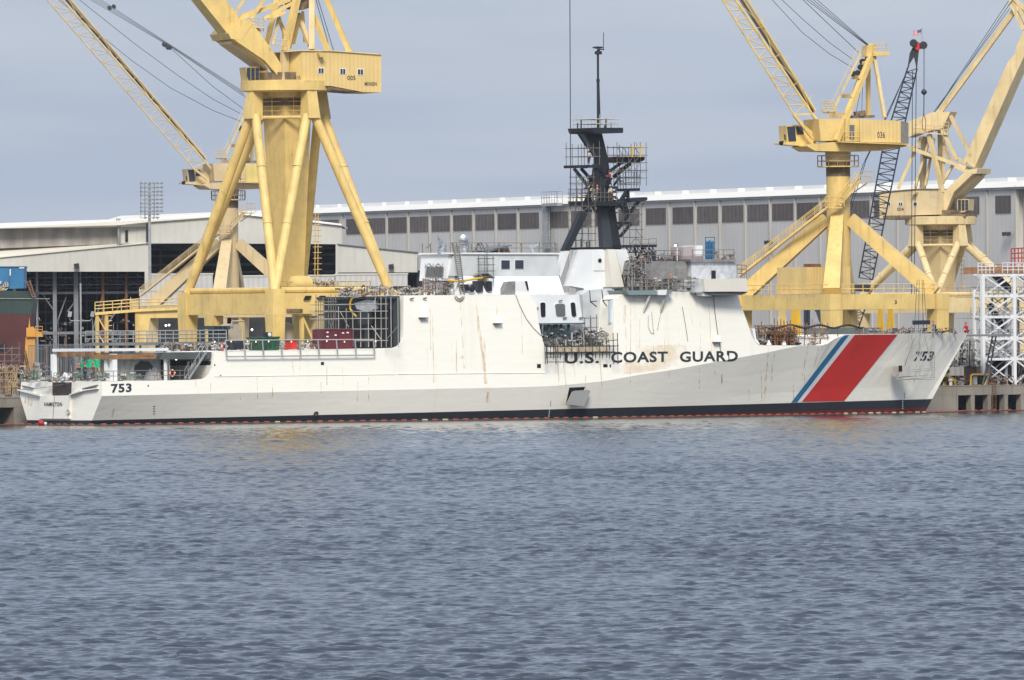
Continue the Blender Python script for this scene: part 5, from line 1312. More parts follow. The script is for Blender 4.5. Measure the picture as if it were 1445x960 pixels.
m = M(); m.tube(A36(1208, 158, 0), A36(1222, 92, 0), .03); m.tube(A36(1216, 158, 0), A36(1218, 92, 0), .03); m.build("hoist_rope", ROPE, c36)
# machine house on the portal
m = M(); m.box(G36, -7.4, -1.0, -2.5, 3.5, 14.2, 17.4); m.build("portal_house", YSID, c36)
m = M(); m.beam(G36.w(-5, 0, 17.6), G36.w(-3, 0, 17.6), .8, .4); m.build("roof_unit", RUSTY, c36)
m = M(); m.rail([G36.w(-9, -9.6, 14.2), G36.w(-9, 8.5, 14.2), G36.w(8.5, 9.6, 14.2)], 1.1, 1.5, .045); m.build("guard_rail", CREAM, c36)
crane_text(c36, G36, 1, 9.75, "3", 1262.5, 424, 1265.5, 429)
m = M()
for i in range(2): m.slab(G36, [(1180 + i * 5, 424), (1183 + i * 5, 424), (1183 + i * 5, 428), (1180 + i * 5, 428)], 9.75, 9.6)
m.build("hatch", STAIN, c36)

Y7 = 1500.0
mp7 = lambda x, y: (321 + (x - 1181) * .79, 262 + (y - 207) * .79)
p7 = P(323, 400, Y7); G7 = Frame(p7.x, p7.y, ALPHA)
c7 = thing("portal_crane", G7.w(0, 0, QZ), "smaller yellow crane numbered 7 half hidden behind the big crane's left legs", "crane", group="yellow portal cranes along the quay")
A7 = column_crane(c7, G7, ANG, mp7, CREAM3, CREAM2, "7", (1262, 192, 1267, 200),
                  (((-38, -120), (272, 237), (293, 254)), ((-18, -120), (290, 229), (311, 255)), ((-3, -120), (289, 221))), house=paint("crane7_siding", (0.68, 0.54, 0.18), .5, .1, .5, .4, (.35, .3, .15), corr=(.6, .08)))
m = M()
for i, (d0, d1) in enumerate(((0, 0), (1.5, 2.0), (3, 5), (4.5, 7.0))):
    m.path([A5(0, 0, 0) * 0 + P(347 - d0, 138 - d0 * 2, Y7), P(240 - d0 * .6, 66 - d0, Y7 + 2), P(128 + d1, 0 - d0, Y7 + 2), P(-20, -100, Y7 + 2)], .035)
m.build("luffing_rope", ROPE, c7)
m = M(); m.beam(P(229, 61, Y7 + 2), P(242, 69, Y7 + 2), .5, .5); [m.tube(P(x, y, Y7 + 1.5), P(x + 1, y + 1, Y7 + 2.5), .3, n=8) for x, y in ((231, 63), (236, 67), (154, 11), (160, 9))]; m.build("rope_block", DARK, c7)
for p in ([(342, 162), (300, 140), (250, 106), (190, 62), (112, 0), (60, -60)], [(341, 172), (300, 156), (240, 124), (185, 85), (120, 32), (60, -20)], [(345, 155), (300, 122), (245, 72), (238, 66)]):
    m = M(); m.path([P(x, y, Y7 + 1) for x, y in p], .04); m.build("slack_rope", ROPE, c7)
# gangway and platform in front of the left crane
t = thing("access_platform", F0(1290).at(200, 520), "yellow railed access platform on legs at the left foot of the big crane", "platform")
PF = F0(1290)
m = M(); m.slab(PF, [(134, 441), (196, 436), (270, 433), (270, 437), (196, 440), (134, 445)], 0, -2.5); m.build("deck", CREAM, t)
m = M(); m.rail([PF.at(134, 441), PF.at(196, 436.3), PF.at(254, 435)], 1.25, 1.2, .06, 2); m.rail([PF.at(134, 441, -2.4), PF.at(196, 436, -2.4)], 1.25, 1.2, .06, 2); m.build("guard_rail", CREAM, t)
for x in (137, 150, 193):
    m = M(); a = PF.at(x, 444, -.3); m.beam(a, Vector((a.x, a.y, QZ)), .35); b = PF.at(x, 444, -2.2); m.beam(b, Vector((b.x, b.y, QZ)), .3); m.build("leg", CREAM, t)
m = M(); a = PF.at(137, 446, -.3)
for i in range(4): m.beam(Vz(PF.at(137, 446, -.3), -i * 2), Vz(PF.at(150, 446, -.3), -i * 2 - 2), .15)
for i in range(12): m.tube(Vz(PF.at(153, 446, -.1), -i * .6), Vz(PF.at(158, 446, -.1), -i * .6), .05)
m.build("brace", CREAM, t)
m = M(); m.slab(PF, [(190, 438), (256, 436.5), (256, 448), (212, 449), (207, 485), (193, 485)], -.4, -1.6); m.build("side_frame", CREAM, t)
m = M(); m.slab(PF, [(183, 424), (184, 419), (185, 424), (196, 424), (196, 436), (183, 437)], -.5, -1.5); m.build("cabinet", CREAM3, t)

# ---- black lattice boom crane with the flag
YB = 1400.0; BF = F0(YB)
cb = thing("crawler_crane", P(1206, 530, YB), "black lattice boom crane with a red head and a small flag on top", "crane")
def quad_truss(m, F, L0, R0, L1, R1, dep, n, r, rl):
    pts = []
    for (b) in (0, -dep):
        for (p0, p1) in ((L0, L1), (R0, R1)):
            m.tube(F.at(*p0, b), F.at(*p1, b), r, n=6); pts.append((F.at(*p0, b), F.at(*p1, b)))
    for (i, j) in ((0, 1), (2, 3), (0, 2), (1, 3)): lattice(m, pts[i][0], pts[i][1], pts[j][0], pts[j][1], n, rl)
LAT = paint("boom_blue_black", (0.03, 0.036, 0.05), .5, .2)
m = M(); quad_truss(m, BF, (1212, 392), (1231, 395), (1246, 207), (1269, 209), 1.8, 24, .12, .06); m.build("boom_section", LAT, cb)
m = M(); quad_truss(m, BF, (1246, 207), (1269, 209), (1281, 95), (1294, 97), 1.8, 16, .12, .06); m.build("boom_section", LAT, cb)
m = M(); quad_truss(m, BF, (1204, 470), (1209, 470), (1206, 412), (1228, 414), 1.8, 8, .11, .055); m.build("boom_section", LAT, cb)
m = M(); m.slab(BF, [(1206, 400), (1229, 402), (1227, 412), (1206, 411)], .2, -2.0); m.build("boom_joint", DARK, cb)
m = M(); m.slab(BF, [(1281, 95), (1284, 75), (1289, 65), (1297, 68), (1294, 97), (1290, 80)], 0, -1.4); m.build("boom_tip", DARK, cb)
m = M(); m.slab(BF, [(1288, 62), (1294, 59), (1303, 62), (1300, 69), (1294, 71), (1289, 67)], .3, -1.4); m.build("boom_head", RED, cb)
for (x, y) in ((1289, 61), (1303, 64)):
    m = M(); m.lathe(BF.at(x, y, .4), [(.5, -.25), (.55, 0), (.5, .25)], 14, (0, 1, 0)); m.build("sheave", DARK, cb)
m = M()
for (a, b) in (((1303.8, 66), (1303.8, 130)), ((1293, 85), (1290, 420)), ((1287.5, 100), (1286, 420)), ((1281, 98), (1250, 165)), ((1283, 92), (1254, 160)), ((1250, 165), (1218, 232)), ((1254, 160), (1222, 226)), ((1218, 232), (1150, 440)), ((1222, 226), (1156, 440))): m.tube(BF.at(*a, -.5), BF.at(*b, -.5), .05, n=4)
m.build("wire_rope", ROPE, cb)
m = M(); m.lathe(BF.at(1303.8, 130, -.5), [(.05, -.45), (.35, -.2), (.42, 0), (.3, .25), (.08, .4)], 12); m.tube(BF.at(1303.8, 132, -.5), BF.at(1303.5, 160, -.5), .07); m.path([BF.at(1303.5, 160, -.5), BF.at(1301, 172, -.5), BF.at(1302, 183, -.5), BF.at(1305.5, 185, -.5), BF.at(1306.5, 172, -.5), BF.at(1303.5, 160, -.5)], .05); m.build("hook_ball", DARK, cb)
m = M(); zq = QZ; c_ = P(1206, 470, YB)
m.box(Frame(c_.x, YB, 0), -4, 3, -2, 2, zq + 1.2, zq + 4); m.build("machinery_body", DARK, cb)
for d in (-2.6, 2.0):
    m = M(); m.box(Frame(c_.x, YB, 0), -4, 4, d - .5, d + .6, zq, zq + 1.1); m.build("track", DARK, cb)
m = M(); m.beam(BF.at(1153, 436, -1), BF.at(1165, 470, -1), 1.0, .6); m.build("mast_strut", LAT, cb)
m = M(); m.tube(BF.at(1301.5, 62, -.2), BF.at(1300.5, 40, -.2), .05); m.build("flag_pole", STEEL, cb)
fl = thing("flag", BF.at(1300.5, 52, -.2), "small red, white and blue flag flying above the black crane's red head", "flag")
def wav(u, v): # u 0 at pole .. 1
    x = 1300 - 13 * u; y = 41 + 3.8 * u + (7.6 - 1.0 * u) * v + .5 * math.sin(u * 7)
    return BF.at(x, y, -.2 + .25 * math.sin(u * 8))
def strip(u0, u1, v0, v1, off=0):
    m = M(); n = 8
    for i in range(n):
        a, b = u0 + (u1 - u0) * i / n, u0 + (u1 - u0) * (i + 1) / n; o = Vector((0, -off, 0))
        m.prism([wav(a, v0) + o, wav(b, v0) + o, wav(b, v1) + o, wav(a, v1) + o], [wav(a, v0) + o + Vector((0, .03, 0)), wav(b, v0) + o + Vector((0, .03, 0)), wav(b, v1) + o + Vector((0, .03, 0)), wav(a, v1) + o + Vector((0, .03, 0))])
    return m
FR, FW, FB = paint("flag_red", (.55, .12, .14), .8, .05), paint("flag_white", (.75, .72, .75), .8, .03), paint("flag_blue", (.10, .13, .26), .8, .05)
for i in range(13): strip(0.42 if i < 7 else 0, 1, i / 13, (i + 1) / 13 - .002).build("stripe", FR if i % 2 == 0 else FW, fl)
strip(0, .415, 0, 7 / 13 - .002, .02).build("canton", FB, fl)
# ------------------------------------------------------------------ charcoal mast (parts of the ship)
mast = None
def mpart(name, px, b0, b1, mat=MAST):
    m = M()
    if abs(b0 + b1) < .01:      # symmetrical piece: outline met half way, its width taken off the ends
        x0, x1 = min(p[0] for p in px), max(p[0] for p in px); W = (x1 - x0) / 2; c = (x0 + x1) / 2; k = max(.25, (W - b0 * 7.2) / W)
        if name in ("mast_trunk", "mast_flare"):
            m.slab(S, [(p[0], p[1]) for p in px], b0, b1, trace=0)
        else: m.slab(S, [(c + (p[0] - c) * k, p[1]) for p in px], b0, b1, trace=0)
    else: m.slab(S, px, b0, b1)
    return m.build(name, mat, ship)
MAST_LIT = paint("mast_charcoal_lit", (0.045, 0.050, 0.060), 0.5, 0.2, 0.8)  # lighter copy of the charcoal: light on the mast faces put into the colour
mpart("mast_trunk", [(851, 352), (866, 352), (857, 295), (853, 248), (847, 248), (848, 295)], .62, -.2, MAST_LIT)
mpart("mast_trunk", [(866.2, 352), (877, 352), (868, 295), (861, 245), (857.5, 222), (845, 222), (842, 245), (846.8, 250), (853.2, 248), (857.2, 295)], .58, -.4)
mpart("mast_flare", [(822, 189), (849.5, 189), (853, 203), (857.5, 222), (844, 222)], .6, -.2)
mpart("mast_flare_edge", [(818, 189), (822, 189), (844, 222), (840, 222)], .66, .1, MAST_LIT)
mpart("mast_platform", [(801, 181.5), (803, 181), (878.5, 181), (879.5, 186), (878, 188.5), (806, 189), (803, 186)], 2.4, -2.4)
mpart("mast_strut", [(821.5, 298), (829, 302), (804, 354), (796, 354)], 3.5, 2.7)
mpart("mast_strut", [(821.5, 298), (829, 302), (804, 354), (796, 354)], -2.7, -3.5)
mpart("mast_strut", [(826, 292), (838, 262), (842, 240), (846, 245), (842, 268), (831, 300)], 1.8, 1.0)
mpart("mast_arm", [(795, 233.5), (846, 233), (846, 237), (796, 237.5)], 1.6, -1.6)
mpart("mast_arm", [(852, 222), (910, 221.5), (909, 226.5), (896, 230), (852, 230)], 1.5, -1.5)
mpart("mast_arm", [(868, 266.3), (903, 266), (903, 269.8), (868, 270.3)], 1.5, -1.5)
mpart("mast_arm", [(870, 281), (911, 278.5), (914, 281), (911, 283.5), (872, 286)], 1.2, -1.2)
mpart("mast_ring", [(801, 284), (872, 285), (872, 291), (803, 290.5)], 2.2, -2.2)
mpart("mast_base_platform", [(815, 349), (852, 348.8), (852, 352.2), (815, 352.2)], 3.4, -3.4)
mpart("mast_base_platform", [(878, 346), (927, 345), (927, 349), (878, 350)], 2.6, -1.0)
m = M()
for (x0, y0, x1, y1, w) in ((810, 238, 829, 262, .3), (820, 238, 836, 256, .3), (829, 262, 842, 240, .25), (860, 242, 875, 231, .3), (866, 250, 889, 231, .35), (862, 240, 876, 230, .25), (871, 291, 886, 268, .4), (886, 272, 886, 282, .3), (881, 286, 886, 300, .3), (870, 288, 888, 301, .3), (902, 283, 887, 302, .3), (888, 301, 872, 323, .35), (872, 315, 890, 314, .3), (890, 316, 875, 334, .3), (836, 291, 841, 300, .25), (841, 300, 848, 290, .25), (866, 262, 874, 250, .2)):
    m.beam(S.at(x0, y0, .6), S.at(x1, y1, .6), w)
m.build("mast_brace", MAST, ship)
m = M(); m.tube(S.at(845, 181, 0), S.at(843.8, 114, 0), .24, .17, 10); m.tube(S.at(843.8, 114, 0), S.at(843.6, 77, 0), .13, n=8); m.tube(S.at(843.8, 115.5, 0), S.at(843.8, 112, 0), .22, n=10); m.build("top_pole", MAST, ship)
m = M(); m.lathe(S.at(844.2, 77, 0), [(.38, 0), (.42, .05), (.42, .36), (.2, .4), (.12, .62)], 14); m.build("top_drum", MAST, ship)
m = M(); m.lathe(S.at(843.6, 69, 0), [(.2, 0), (.62, .08), (.66, .15), (.5, .24), (.1, .28)], 16); m.build("top_disc", MAST, ship)
m = M(); m.tube(S.at(851.3, 71, 0), S.at(851.6, 46, 0), .045); m.beam(S.at(845, 70, 0), S.at(852, 70, 0), .12); m.build("whip_aerial", MAST, ship)
m = M()
for (x, y, h) in ((820, 181, 12), (815, 181, 7), (855, 181, 14), (862, 181, 8), (811, 352, 0.1), (820, 349, 12), (828, 349, 8), (832, 349, 10), (858, 228, .1), (853, 181, 4)):
    m.tube(S.at(x, y, 1), S.at(x, y - h, 1), .09)
m.build("aerial_stub", MAST, ship)
m = M()
for i in range(8): x = 884 + i * 5.2; m.tube(S.at(x, 349, 2.4), S.at(x, 356.5, 2.4), .06); m.tube(S.at(x, 349, 2.4), S.at(x + 5.2, 356.5, 2.4), .05)
m.tube(S.at(884, 356.5, 2.4), S.at(926, 356, 2.4), .07); m.beam(S.at(908, 350, 1), S.at(894, 372, 1), .2); m.beam(S.at(896, 350, 1), S.at(898, 368, 1), .15); m.beam(S.at(915, 350, 1), S.at(922, 357, 1), .15)
m.build("platform_truss", MAST, ship)
m = M(); m.lathe(S.at(916.5, 363, 2.5), [(.3, -.3), (.45, -.1), (.45, .3), (.2, .4)], 12, S.w(0, 1, 0) - S.w(0, 0, 0)); m.lathe(S.at(920.5, 362, 2.7), [(.3, -.3), (.42, .2)], 12, S.w(0, 1, 0) - S.w(0, 0, 0)); m.build("drum", DARK, ship)

m = M(); _q = random.Random(3)
for i in range(70):
    m = M(); x, y = _q.uniform(826, 880), _q.choice([_q.uniform(262, 292), _q.uniform(225, 262), _q.uniform(280, 300)]); w, h = _q.uniform(1, 4), _q.uniform(1, 4)
    if _q.random() < .5: m.slab(S, [(x, y + h), (x + w, y + h), (x + w, y), (x, y)], 1.6, 1.0)
    else: m.tube(S.at(x, y, 1.5), S.at(x + _q.uniform(-8, 8), y + _q.uniform(-6, 6), 1.2), .07)
    m.build("mast_fitting", DARK, ship)
# ------------------------------------------------------------------ scaffolds standing on or hung from the ship
def scaffold(name, label, F, x0, y0, x1, y1, nx, nz, b0, b1, r=.045, mat=None, diag=True, group=None, planks=True, cat="scaffold"):
    """upright tubes, ledgers, a few braces and plank decks between two picture corners (y1 at the feet)"""
    if F is S and b0 - b1 > .5: x0 = min(x0 + (b0 - b1) * 7.2, x1 - 8)
    s0, z0 = F.sz(x0, y1, b0); s1, _ = F.sz(x1, y1, b0); z1 = F.sz(x0, y0, b0)[1]
    t = thing(name, F.w((s0 + s1) / 2, (b0 + b1) / 2, z0), label, cat, group=group); m = M(); rnd = random.Random(int(x0 * 7 + y0))
    ss = [s0 + (s1 - s0) * i / nx for i in range(nx + 1)]; zz = [z0 + (z1 - z0) * j / nz for j in range(nz + 1)]
    for s in ss:
        for b in (b0, b1): m.tube(F.w(s, b, z0), F.w(s, b, z1 + rnd.uniform(0, .9)), r, n=4)
    for z in zz[1:]:
        for b in (b0, b1): m.tube(F.w(s0 - .2, b, z), F.w(s1 + .2, b, z), r, n=4)
        for s in ss: m.tube(F.w(s, b0, z), F.w(s, b1, z), r, n=4)
    m.build("tube_frame", mat or SCAF, t)
    if diag:
        m = M()
        for i in range(nx):
            for j in range(nz):
                if rnd.random() < .4: m.tube(F.w(ss[i], b0, zz[j]), F.w(ss[i + 1], b0, zz[j + 1]), r, n=4) if rnd.random() < .5 else m.tube(F.w(ss[i + 1], b0, zz[j]), F.w(ss[i], b0, zz[j + 1]), r, n=4)
        m.build("diagonal_brace", mat or SCAF, t)
    if planks:
        m = M()
        for j in range(1, nz):
            if rnd.random() < .6: m.box(F, s0, s1, b0 - .08 * (1 if b0 > b1 else -1), b1, zz[j] - .22, zz[j] - .17)
        m.build("planks", BROWNP, t)
    return t
GS = "scaffolds on the white ship"
scaffold("scaffold", "scaffold cage round the mast's top right arm, with yellow rails", S, 858, 208, 912, 262, 5, 5, 2.2, .4, .038, mat=MSCAF, group=GS)
scaffold("scaffold", "scaffold cage on the mast's left arm", S, 799, 209, 846, 233, 3, 2, 1.8, -1.2, .04, diag=False, group=GS)
scaffold("scaffold", "scaffold hanging left of the charcoal mast above its ring platform", S, 805, 250, 838, 284, 3, 4, 2.4, 1.2, .038, mat=MSCAF, group=GS)
scaffold("scaffold", "small scaffold cage on the mast's middle right arm", S, 872, 250, 902, 266, 3, 2, 1.6, -1.0, .04, diag=False, group=GS)
scaffold("scaffold", "scaffold under the ring platform between mast and white strut", S, 803, 291, 840, 349, 3, 6, 2.6, 1.2, .038, mat=MSCAF, group=GS, planks=False)
scaffold("scaffold", "tall thin scaffold right of the mast in front of the hall", S, 880, 291, 906, 346, 2, 5, 2.0, .8, .038, mat=MSCAF, group=GS, planks=False)
scaffold("scaffold", "handrail scaffold round the mast's ring platform", S, 803, 272, 870, 285, 6, 2, 2.4, -2.2, .038, mat=MSCAF, group=GS, diag=False, planks=False)
scaffold("scaffold", "handrail scaffold round the mast's top platform", S, 809, 168, 872, 181, 6, 2, 2.3, -2.2, .04, mat=OFFW, group=GS, diag=False, planks=False)
m = M(); m.slab(S, [(891.5, 208), (893, 208), (893, 222), (891.5, 222)], 2.5, 2.4); m.slab(S, [(903, 208), (904.5, 208), (904.5, 222), (903, 222)], 2.5, 2.4); m.slab(S, [(891, 207), (912, 207), (912, 208.3), (891, 208.3)], 2.55, 2.45)
m.build("yellow_rail", YSAFE, ship)
scaffold("scaffold", "scaffold tower with a white awning against the upper house, left of its two windows", S, 675.5, 365, 696, 400, 1, 4, 6.8, 5.6, .05, group=GS, diag=False, planks=False)
m = M(); m.slab(S, [(678, 387), (688, 384.5), (698, 392), (697, 393), (688, 386)], 7.0, 5.4); m.build("awning", PLASTIC, ship)
hsc = [(476, 424, 566, 490)]
t = thing("scaffold", S.w(s_h - 1, 0, zh0), "wide grey scaffold in front of the open hangar on the flight deck", "scaffold", group=GS)
m = M()
for i, x in enumerate((478, 489, 498, 509, 520, 530, 538, 545, 552, 562)):
    for so in (1.6, 3.0): m.tube(S.fc(x, 490, s_h - so), Vz(S.fc(x, 490, s_h - so), 5.6 if i > 4 else 4.6 - .2 * i), .05, n=4)
for zz_ in (.9, 2.2, 3.4, 4.2, 5.0):
    for so in (1.6, 3.0): m.tube(S.w(s_h - so, 7.3, zh0 + zz_), S.w(s_h - so, -6.2, zh0 + zz_), .05, n=4)
m.build("tube_frame", paint("scaffold_light", (.42, .40, .36), .6, .3), t)
m = M()
for (x0, y0, x1, y1) in ((524, 460, 538, 480), (546, 478, 561, 461), (480, 440, 492, 462), (528, 424, 530, 440)): m.tube(S.fc(x0, y0, s_h - 3), S.fc(x1, y1, s_h - 3), .05, n=4)
m.build("diagonal_brace", paint("scaffold_brace", (.38, .36, .33), .6, .3), t)
scaffold("scaffold", "light grey scaffold at the left of the hangar beside the maroon container", S, 446, 426, 474, 490, 3, 5, 3.0, 0.5, .045, group=GS, planks=False)
# bay scaffold hung below the boat bay
t = scaffold("scaffold", "dark hanging scaffold below the boat bay, over the letters U.S.", S, 771, 489, 866, 506, 9, 2, 9.2, 8.35, .05, mat=paint("dark_scaffold", (.06, .06, .06), .6, .4), group=GS, diag=False)
m = M()
for x in (768, 771, 783, 865, 871): m.tube(S.at(x, 470, 9.3), S.at(x + (1.5 if x < 800 else 1), 514, 9.3), .05, n=4)
for (x0, y0, x1, y1) in ((771, 504, 790, 504), (771, 511, 800, 511), (858, 498, 874, 497), (858, 489, 873, 488), (858, 481, 871, 480)): m.tube(S.at(x0, y0, 9.3), S.at(x1, y1, 9.3), .045, n=4)
m.build("outrigger", paint("dark_scaffold_b", (.07, .07, .065), .6, .4), t)
m = M(); m.slab(S, [(783, 490.5), (858, 489), (858, 496), (783, 497)], 8.5, 8.42); m.build("toe_board", paint("cream_board", (.62, .5, .34), .7, .3, 1.5, .5, (.4, .15, .03)), t)
scaffold("scaffold", "small scaffold frame standing in the boat bay under the white wall", S, 831, 449, 842, 488, 1, 3, 7.4, 6.2, .045, group=GS, planks=False)

# bow stage
bs_ = thing("hanging_stage", on_hull(1292, 556), "light scaffold cage hung over the bow beside the number 753", "scaffold", group=GS)
def hb(x, y, b): return S.at(x, y, b)
m = M()
BQ = 4.4
for (a, b) in (((1264, 533), (1315, 529)), ((1268, 536), (1319, 532)), ((1268, 526), (1318, 522)), ((1286, 522), (1318, 519)), ((1264, 536), (1318, 535)), ((1288, 470), (1319, 468)), ((1286, 463), (1318, 462))):
    m.tube(hb(*a, BQ), hb(*b, BQ), .045, n=4)
for (a, b) in (((1318, 452), (1318.5, 535)), ((1315, 455), (1315, 535)), ((1285, 524), (1313, 472)), ((1290, 540), (1299, 470)), ((1304, 470), (1317, 532)), ((1276, 516), (1292, 468)), ((1298, 470), (1298, 530)), ((1305, 472), (1290, 530)), ((1310, 532), (1318, 510)), ((1286, 480), (1286, 466)), ((1284, 540), (1306, 500))):
    m.tube(hb(*a, BQ), hb(*b, BQ), .045, n=4)
m.build("tube_frame", paint("stage_tube", (.38, .37, .34), .6, .3), bs_)
m = M()
for (x, xt) in ((1290, 1294), (1296, 1297), (1303, 1301), (1308, 1303)): m.tube(S.at(x, 470, 2.5), S.at(xt, 395, 1.0), .03, n=4)
m.tube(S.at(1277, 516, BQ), S.at(1292, 468, 2.6), .035, n=4); m.build("sling", ROPE, bs_)
m = M(); m.slab(S, [(1268.5, 517), (1285, 515.5), (1286, 530), (1269, 531)], BQ + .2, BQ - 1.2); m.build("crate", paint("crate_grey", (.45, .43, .40), .7, .3), bs_)
m = M(); m.slab(S, [(1268.5, 516), (1273, 516), (1273, 524), (1268.5, 524)], BQ + .3, BQ + .22); m.build("crate_mouth", BLACK, bs_)
m = M(); m.beam(S.at(1289, 455.5, 2.5), S.at(1311, 455, 2.5), .45, .5); m.build("spreader_bar", DARK, bs_)

# crane wire hanging in the sky beside the mast
hw = thing("hoist_wire", P(804.7, 270, 1180), "single thin vertical wire hanging from above beside the mast", "wire")
m = M(); m.tube(P(803.8, -60, 1170), P(805.2, 288, 1170), .05, n=4); m.build("wire", ROPE, hw)
# ------------------------------------------------------------------ people (about 15 pixels tall)
def skin_body(name, joints, edges, mat, parent, sub=1):
    me = bpy.data.meshes.new(name); me.from_pydata([j[0] for j in joints], edges, [])
    me.materials.append(mat)
    import bmesh as _b
    bm = _b.new(); bm.from_mesh(me); ly = bm.verts.layers.skin.verify(); bm.verts.ensure_lookup_table()
    for v, j in zip(bm.verts, joints):
        r = j[1]; v[ly].radius = (r, r) if isinstance(r, float) else r
    bm.verts[0][ly].use_root = True
    bm.to_mesh(me); bm.free()
    o = bpy.data.objects.new(name, me); COL.objects.link(o); o.parent = parent
    a = o.modifiers.new("skin", 'SKIN'); a.use_smooth_shade = True
    b = o.modifiers.new("sub", 'SUBSURF'); b.levels = sub; b.render_levels = sub
    return o
def person(loc, heading, label, shirt, trousers, hat=None, pose="stand", scale=1.0):
    t = thing("person", loc, label, "person", rz=heading, group="workers on the ship and quay"); k = scale
    def J(x, y, z): return (x * k, y * k, z * k)
    ps = {"stand": dict(h=.95, lean=0, kn=((-.10, .02, .5), (.10, .02, .5)), ft=((-.12, 0, .05), (.12, 0, .05)), el=((-.27, 0, 1.15), (.27, 0, 1.15)), ha=((-.26, .12, .9), (.26, .15, .92))),
          "work": dict(h=.92, lean=.12, kn=((-.12, .05, .48), (.12, .0, .48)), ft=((-.15, 0, .05), (.16, -.05, .05)), el=((-.28, .22, 1.12), (.28, .24, 1.15)), ha=((-.18, .5, 1.15), (.20, .5, 1.2))),
          "stride": dict(h=.9, lean=.15, kn=((-.10, .22, .48), (.10, -.08, .46)), ft=((-.10, .30, .05), (.10, -.38, .08)), el=((-.27, -.12, 1.15), (.27, .2, 1.1)), ha=((-.24, -.05, .9), (.22, .4, 1.0))),
          "crouch": dict(h=.42, lean=.22, kn=((-.18, .38, .45), (.18, .36, .42)), ft=((-.16, .08, .05), (.17, .05, .05)), el=((-.28, .3, .66), (.28, .32, .64)), ha=((-.14, .52, .5), (.15, .55, .55)))}[pose]
    h, ln = ps['h'], ps['lean']
    V = [(J(0, 0, h), .15 * k), (J(0, ln * .5, h + .25), .13 * k), (J(0, ln, h + .48), .14 * k), (J(0, ln * 1.15, h + .60), .055 * k), (J(0, ln * 1.25 + .02, h + .74), .105 * k), (J(0, ln * 1.25, h + .84), .07 * k)]
    E = [(0, 1), (1, 2), (2, 3), (3, 4), (4, 5)]
    def limb(base, pts):
        i = base
        for p, r in pts: V.append((J(*p), r * k)); E.append((i, len(V) - 1)); i = len(V) - 1
    for q, sx in ((0, -1), (1, 1)):
        limb(2, [((sx * .20, ln, h + .46), .065), (ps['el'][q], .047), (ps['ha'][q], .035), (tuple(Vector(ps['ha'][q]) + Vector((0, .09, -.02))), .03)])
        limb(0, [((sx * .10, 0, h - .06), .095), (ps['kn'][q], .065), ((ps['ft'][q][0], ps['ft'][q][1], .10), .045), ((ps['ft'][q][0], ps['ft'][q][1] + .16, .045), .04)])
    skin_body("body", V, E, SKIN, t)
    V2 = [(p, r + .02 * k) for p, r in V[:3]]; E2 = [(0, 1), (1, 2)]
    for q, sx in ((0, -1), (1, 1)):
        b = len(V2); V2 += [(J(sx * .20, ln, h + .46), .085 * k), (J(*ps['el'][q]), .065 * k), (J(*(Vector(ps['el'][q]).lerp(Vector(ps['ha'][q]), .75))), .05 * k)]; E2 += [(2, b), (b, b + 1), (b + 1, b + 2)]
    skin_body("shirt", V2, E2, shirt, t)
    V3 = [(J(0, 0, h), .165 * k)]; E3 = []
    for q, sx in ((0, -1), (1, 1)):
        b = len(V3); V3 += [(J(sx * .10, 0, h - .06), .115 * k), (J(*ps['kn'][q]), .085 * k), (J(ps['ft'][q][0], ps['ft'][q][1], .12), .065 * k)]; E3 += [(0, b), (b, b + 1), (b + 1, b + 2)]
    skin_body("trousers", V3, E3, trousers, t)
    m = M(); c = Matrix.Rotation(heading, 4, 'Z') @ Vector(J(0, ln * 1.25 + .02, h + .79)) + t.location
    m.lathe(c, [(.15 * k, 0), (.135 * k, .03), (.13 * k, .09), (.07 * k, .15), (.01, .16)], 12); m.build("hard_hat" if hat else "hair", hat or DARK, t, True)
    return t
def on(x, y, b, z=None):
    p = S.at(x, y, b)
    if z is not None: p.z = z
    return p
zmid = zmd
person(on(112.5, 536, 3.0, zmid), 2.6, "worker in dark overalls at the stern rail, left of three", DARK, DARK, ORANGE, "work", 1.05)
person(on(120, 536, 4.6, zmid), 1.2, "tall worker in navy overalls standing before the green tarpaulin", DENIM, DENIM, REDCL, "stand", 1.12)
person(on(133, 536, 3.5, zmid), 2.2, "worker in brown jacket and red hard hat, right of the stern group", paint("brown_jacket", (.12, .07, .05), .8, .2), GREYCL, RED, "work", 1.1)
zr_ = S.sz(836, 284, 1)[1]
person(on(842, 285, 1.9, zr_), -0.4, "worker in grey with an orange hard hat on the mast's ring platform", GREYCL, GREYCL, ORANGE, "work")
person(on(836, 285, 2.0, zr_), 0.6, "worker in white overalls beside the grey one on the ring platform", WHCL, WHCL, WHCL, "stand")
person(on(861.5, 285, 1.9, zr_), 2.4, "worker in a white shirt at the right end of the mast's ring platform", WHCL, RUSTY, WHCL, "stand")
person(on(861.5, 260, 1.9, S.sz(861, 263, 1.9)[1]), 2.0, "worker in a red shirt climbing beside the charcoal mast", REDCL, DENIM, DARK, "work")
person(on(831, 233, 1.2, S.sz(831, 233.3, 1.2)[1]), 2.8, "worker in pale shirt striding on the mast's left arm", WHCL, DENIM, WHCL, "stride")
zfo = ztop(hull_sz(1318, 470)[0])
person(on(1320, 466, 1.2, zfo), 2.2, "worker in dark blue with a red hat leaning over the bow rail", DENIM, DENIM, RED, "crouch", 1.15)
person(on(1365, 480, -9.0, S.sz(1365, 472, -9)[1]), 2.5, "person in a red jacket high on the stand behind the bow", REDCL, REDCL, RED, "crouch", 1.1)
m = M(); a = S.sz(1360, 472, -9)[0]; m.box(S, a - 3, a + 6, -7.5, -11, S.sz(1365, 472, -9)[1] - .25, S.sz(1365, 472, -9)[1] - .02)
bt = thing("work_stand", S.w(a + 2, -13, QZ), "grey steel work stand on the quay behind the bow tip", "stand")
m.build("deck", GREYC, bt)
m = M()
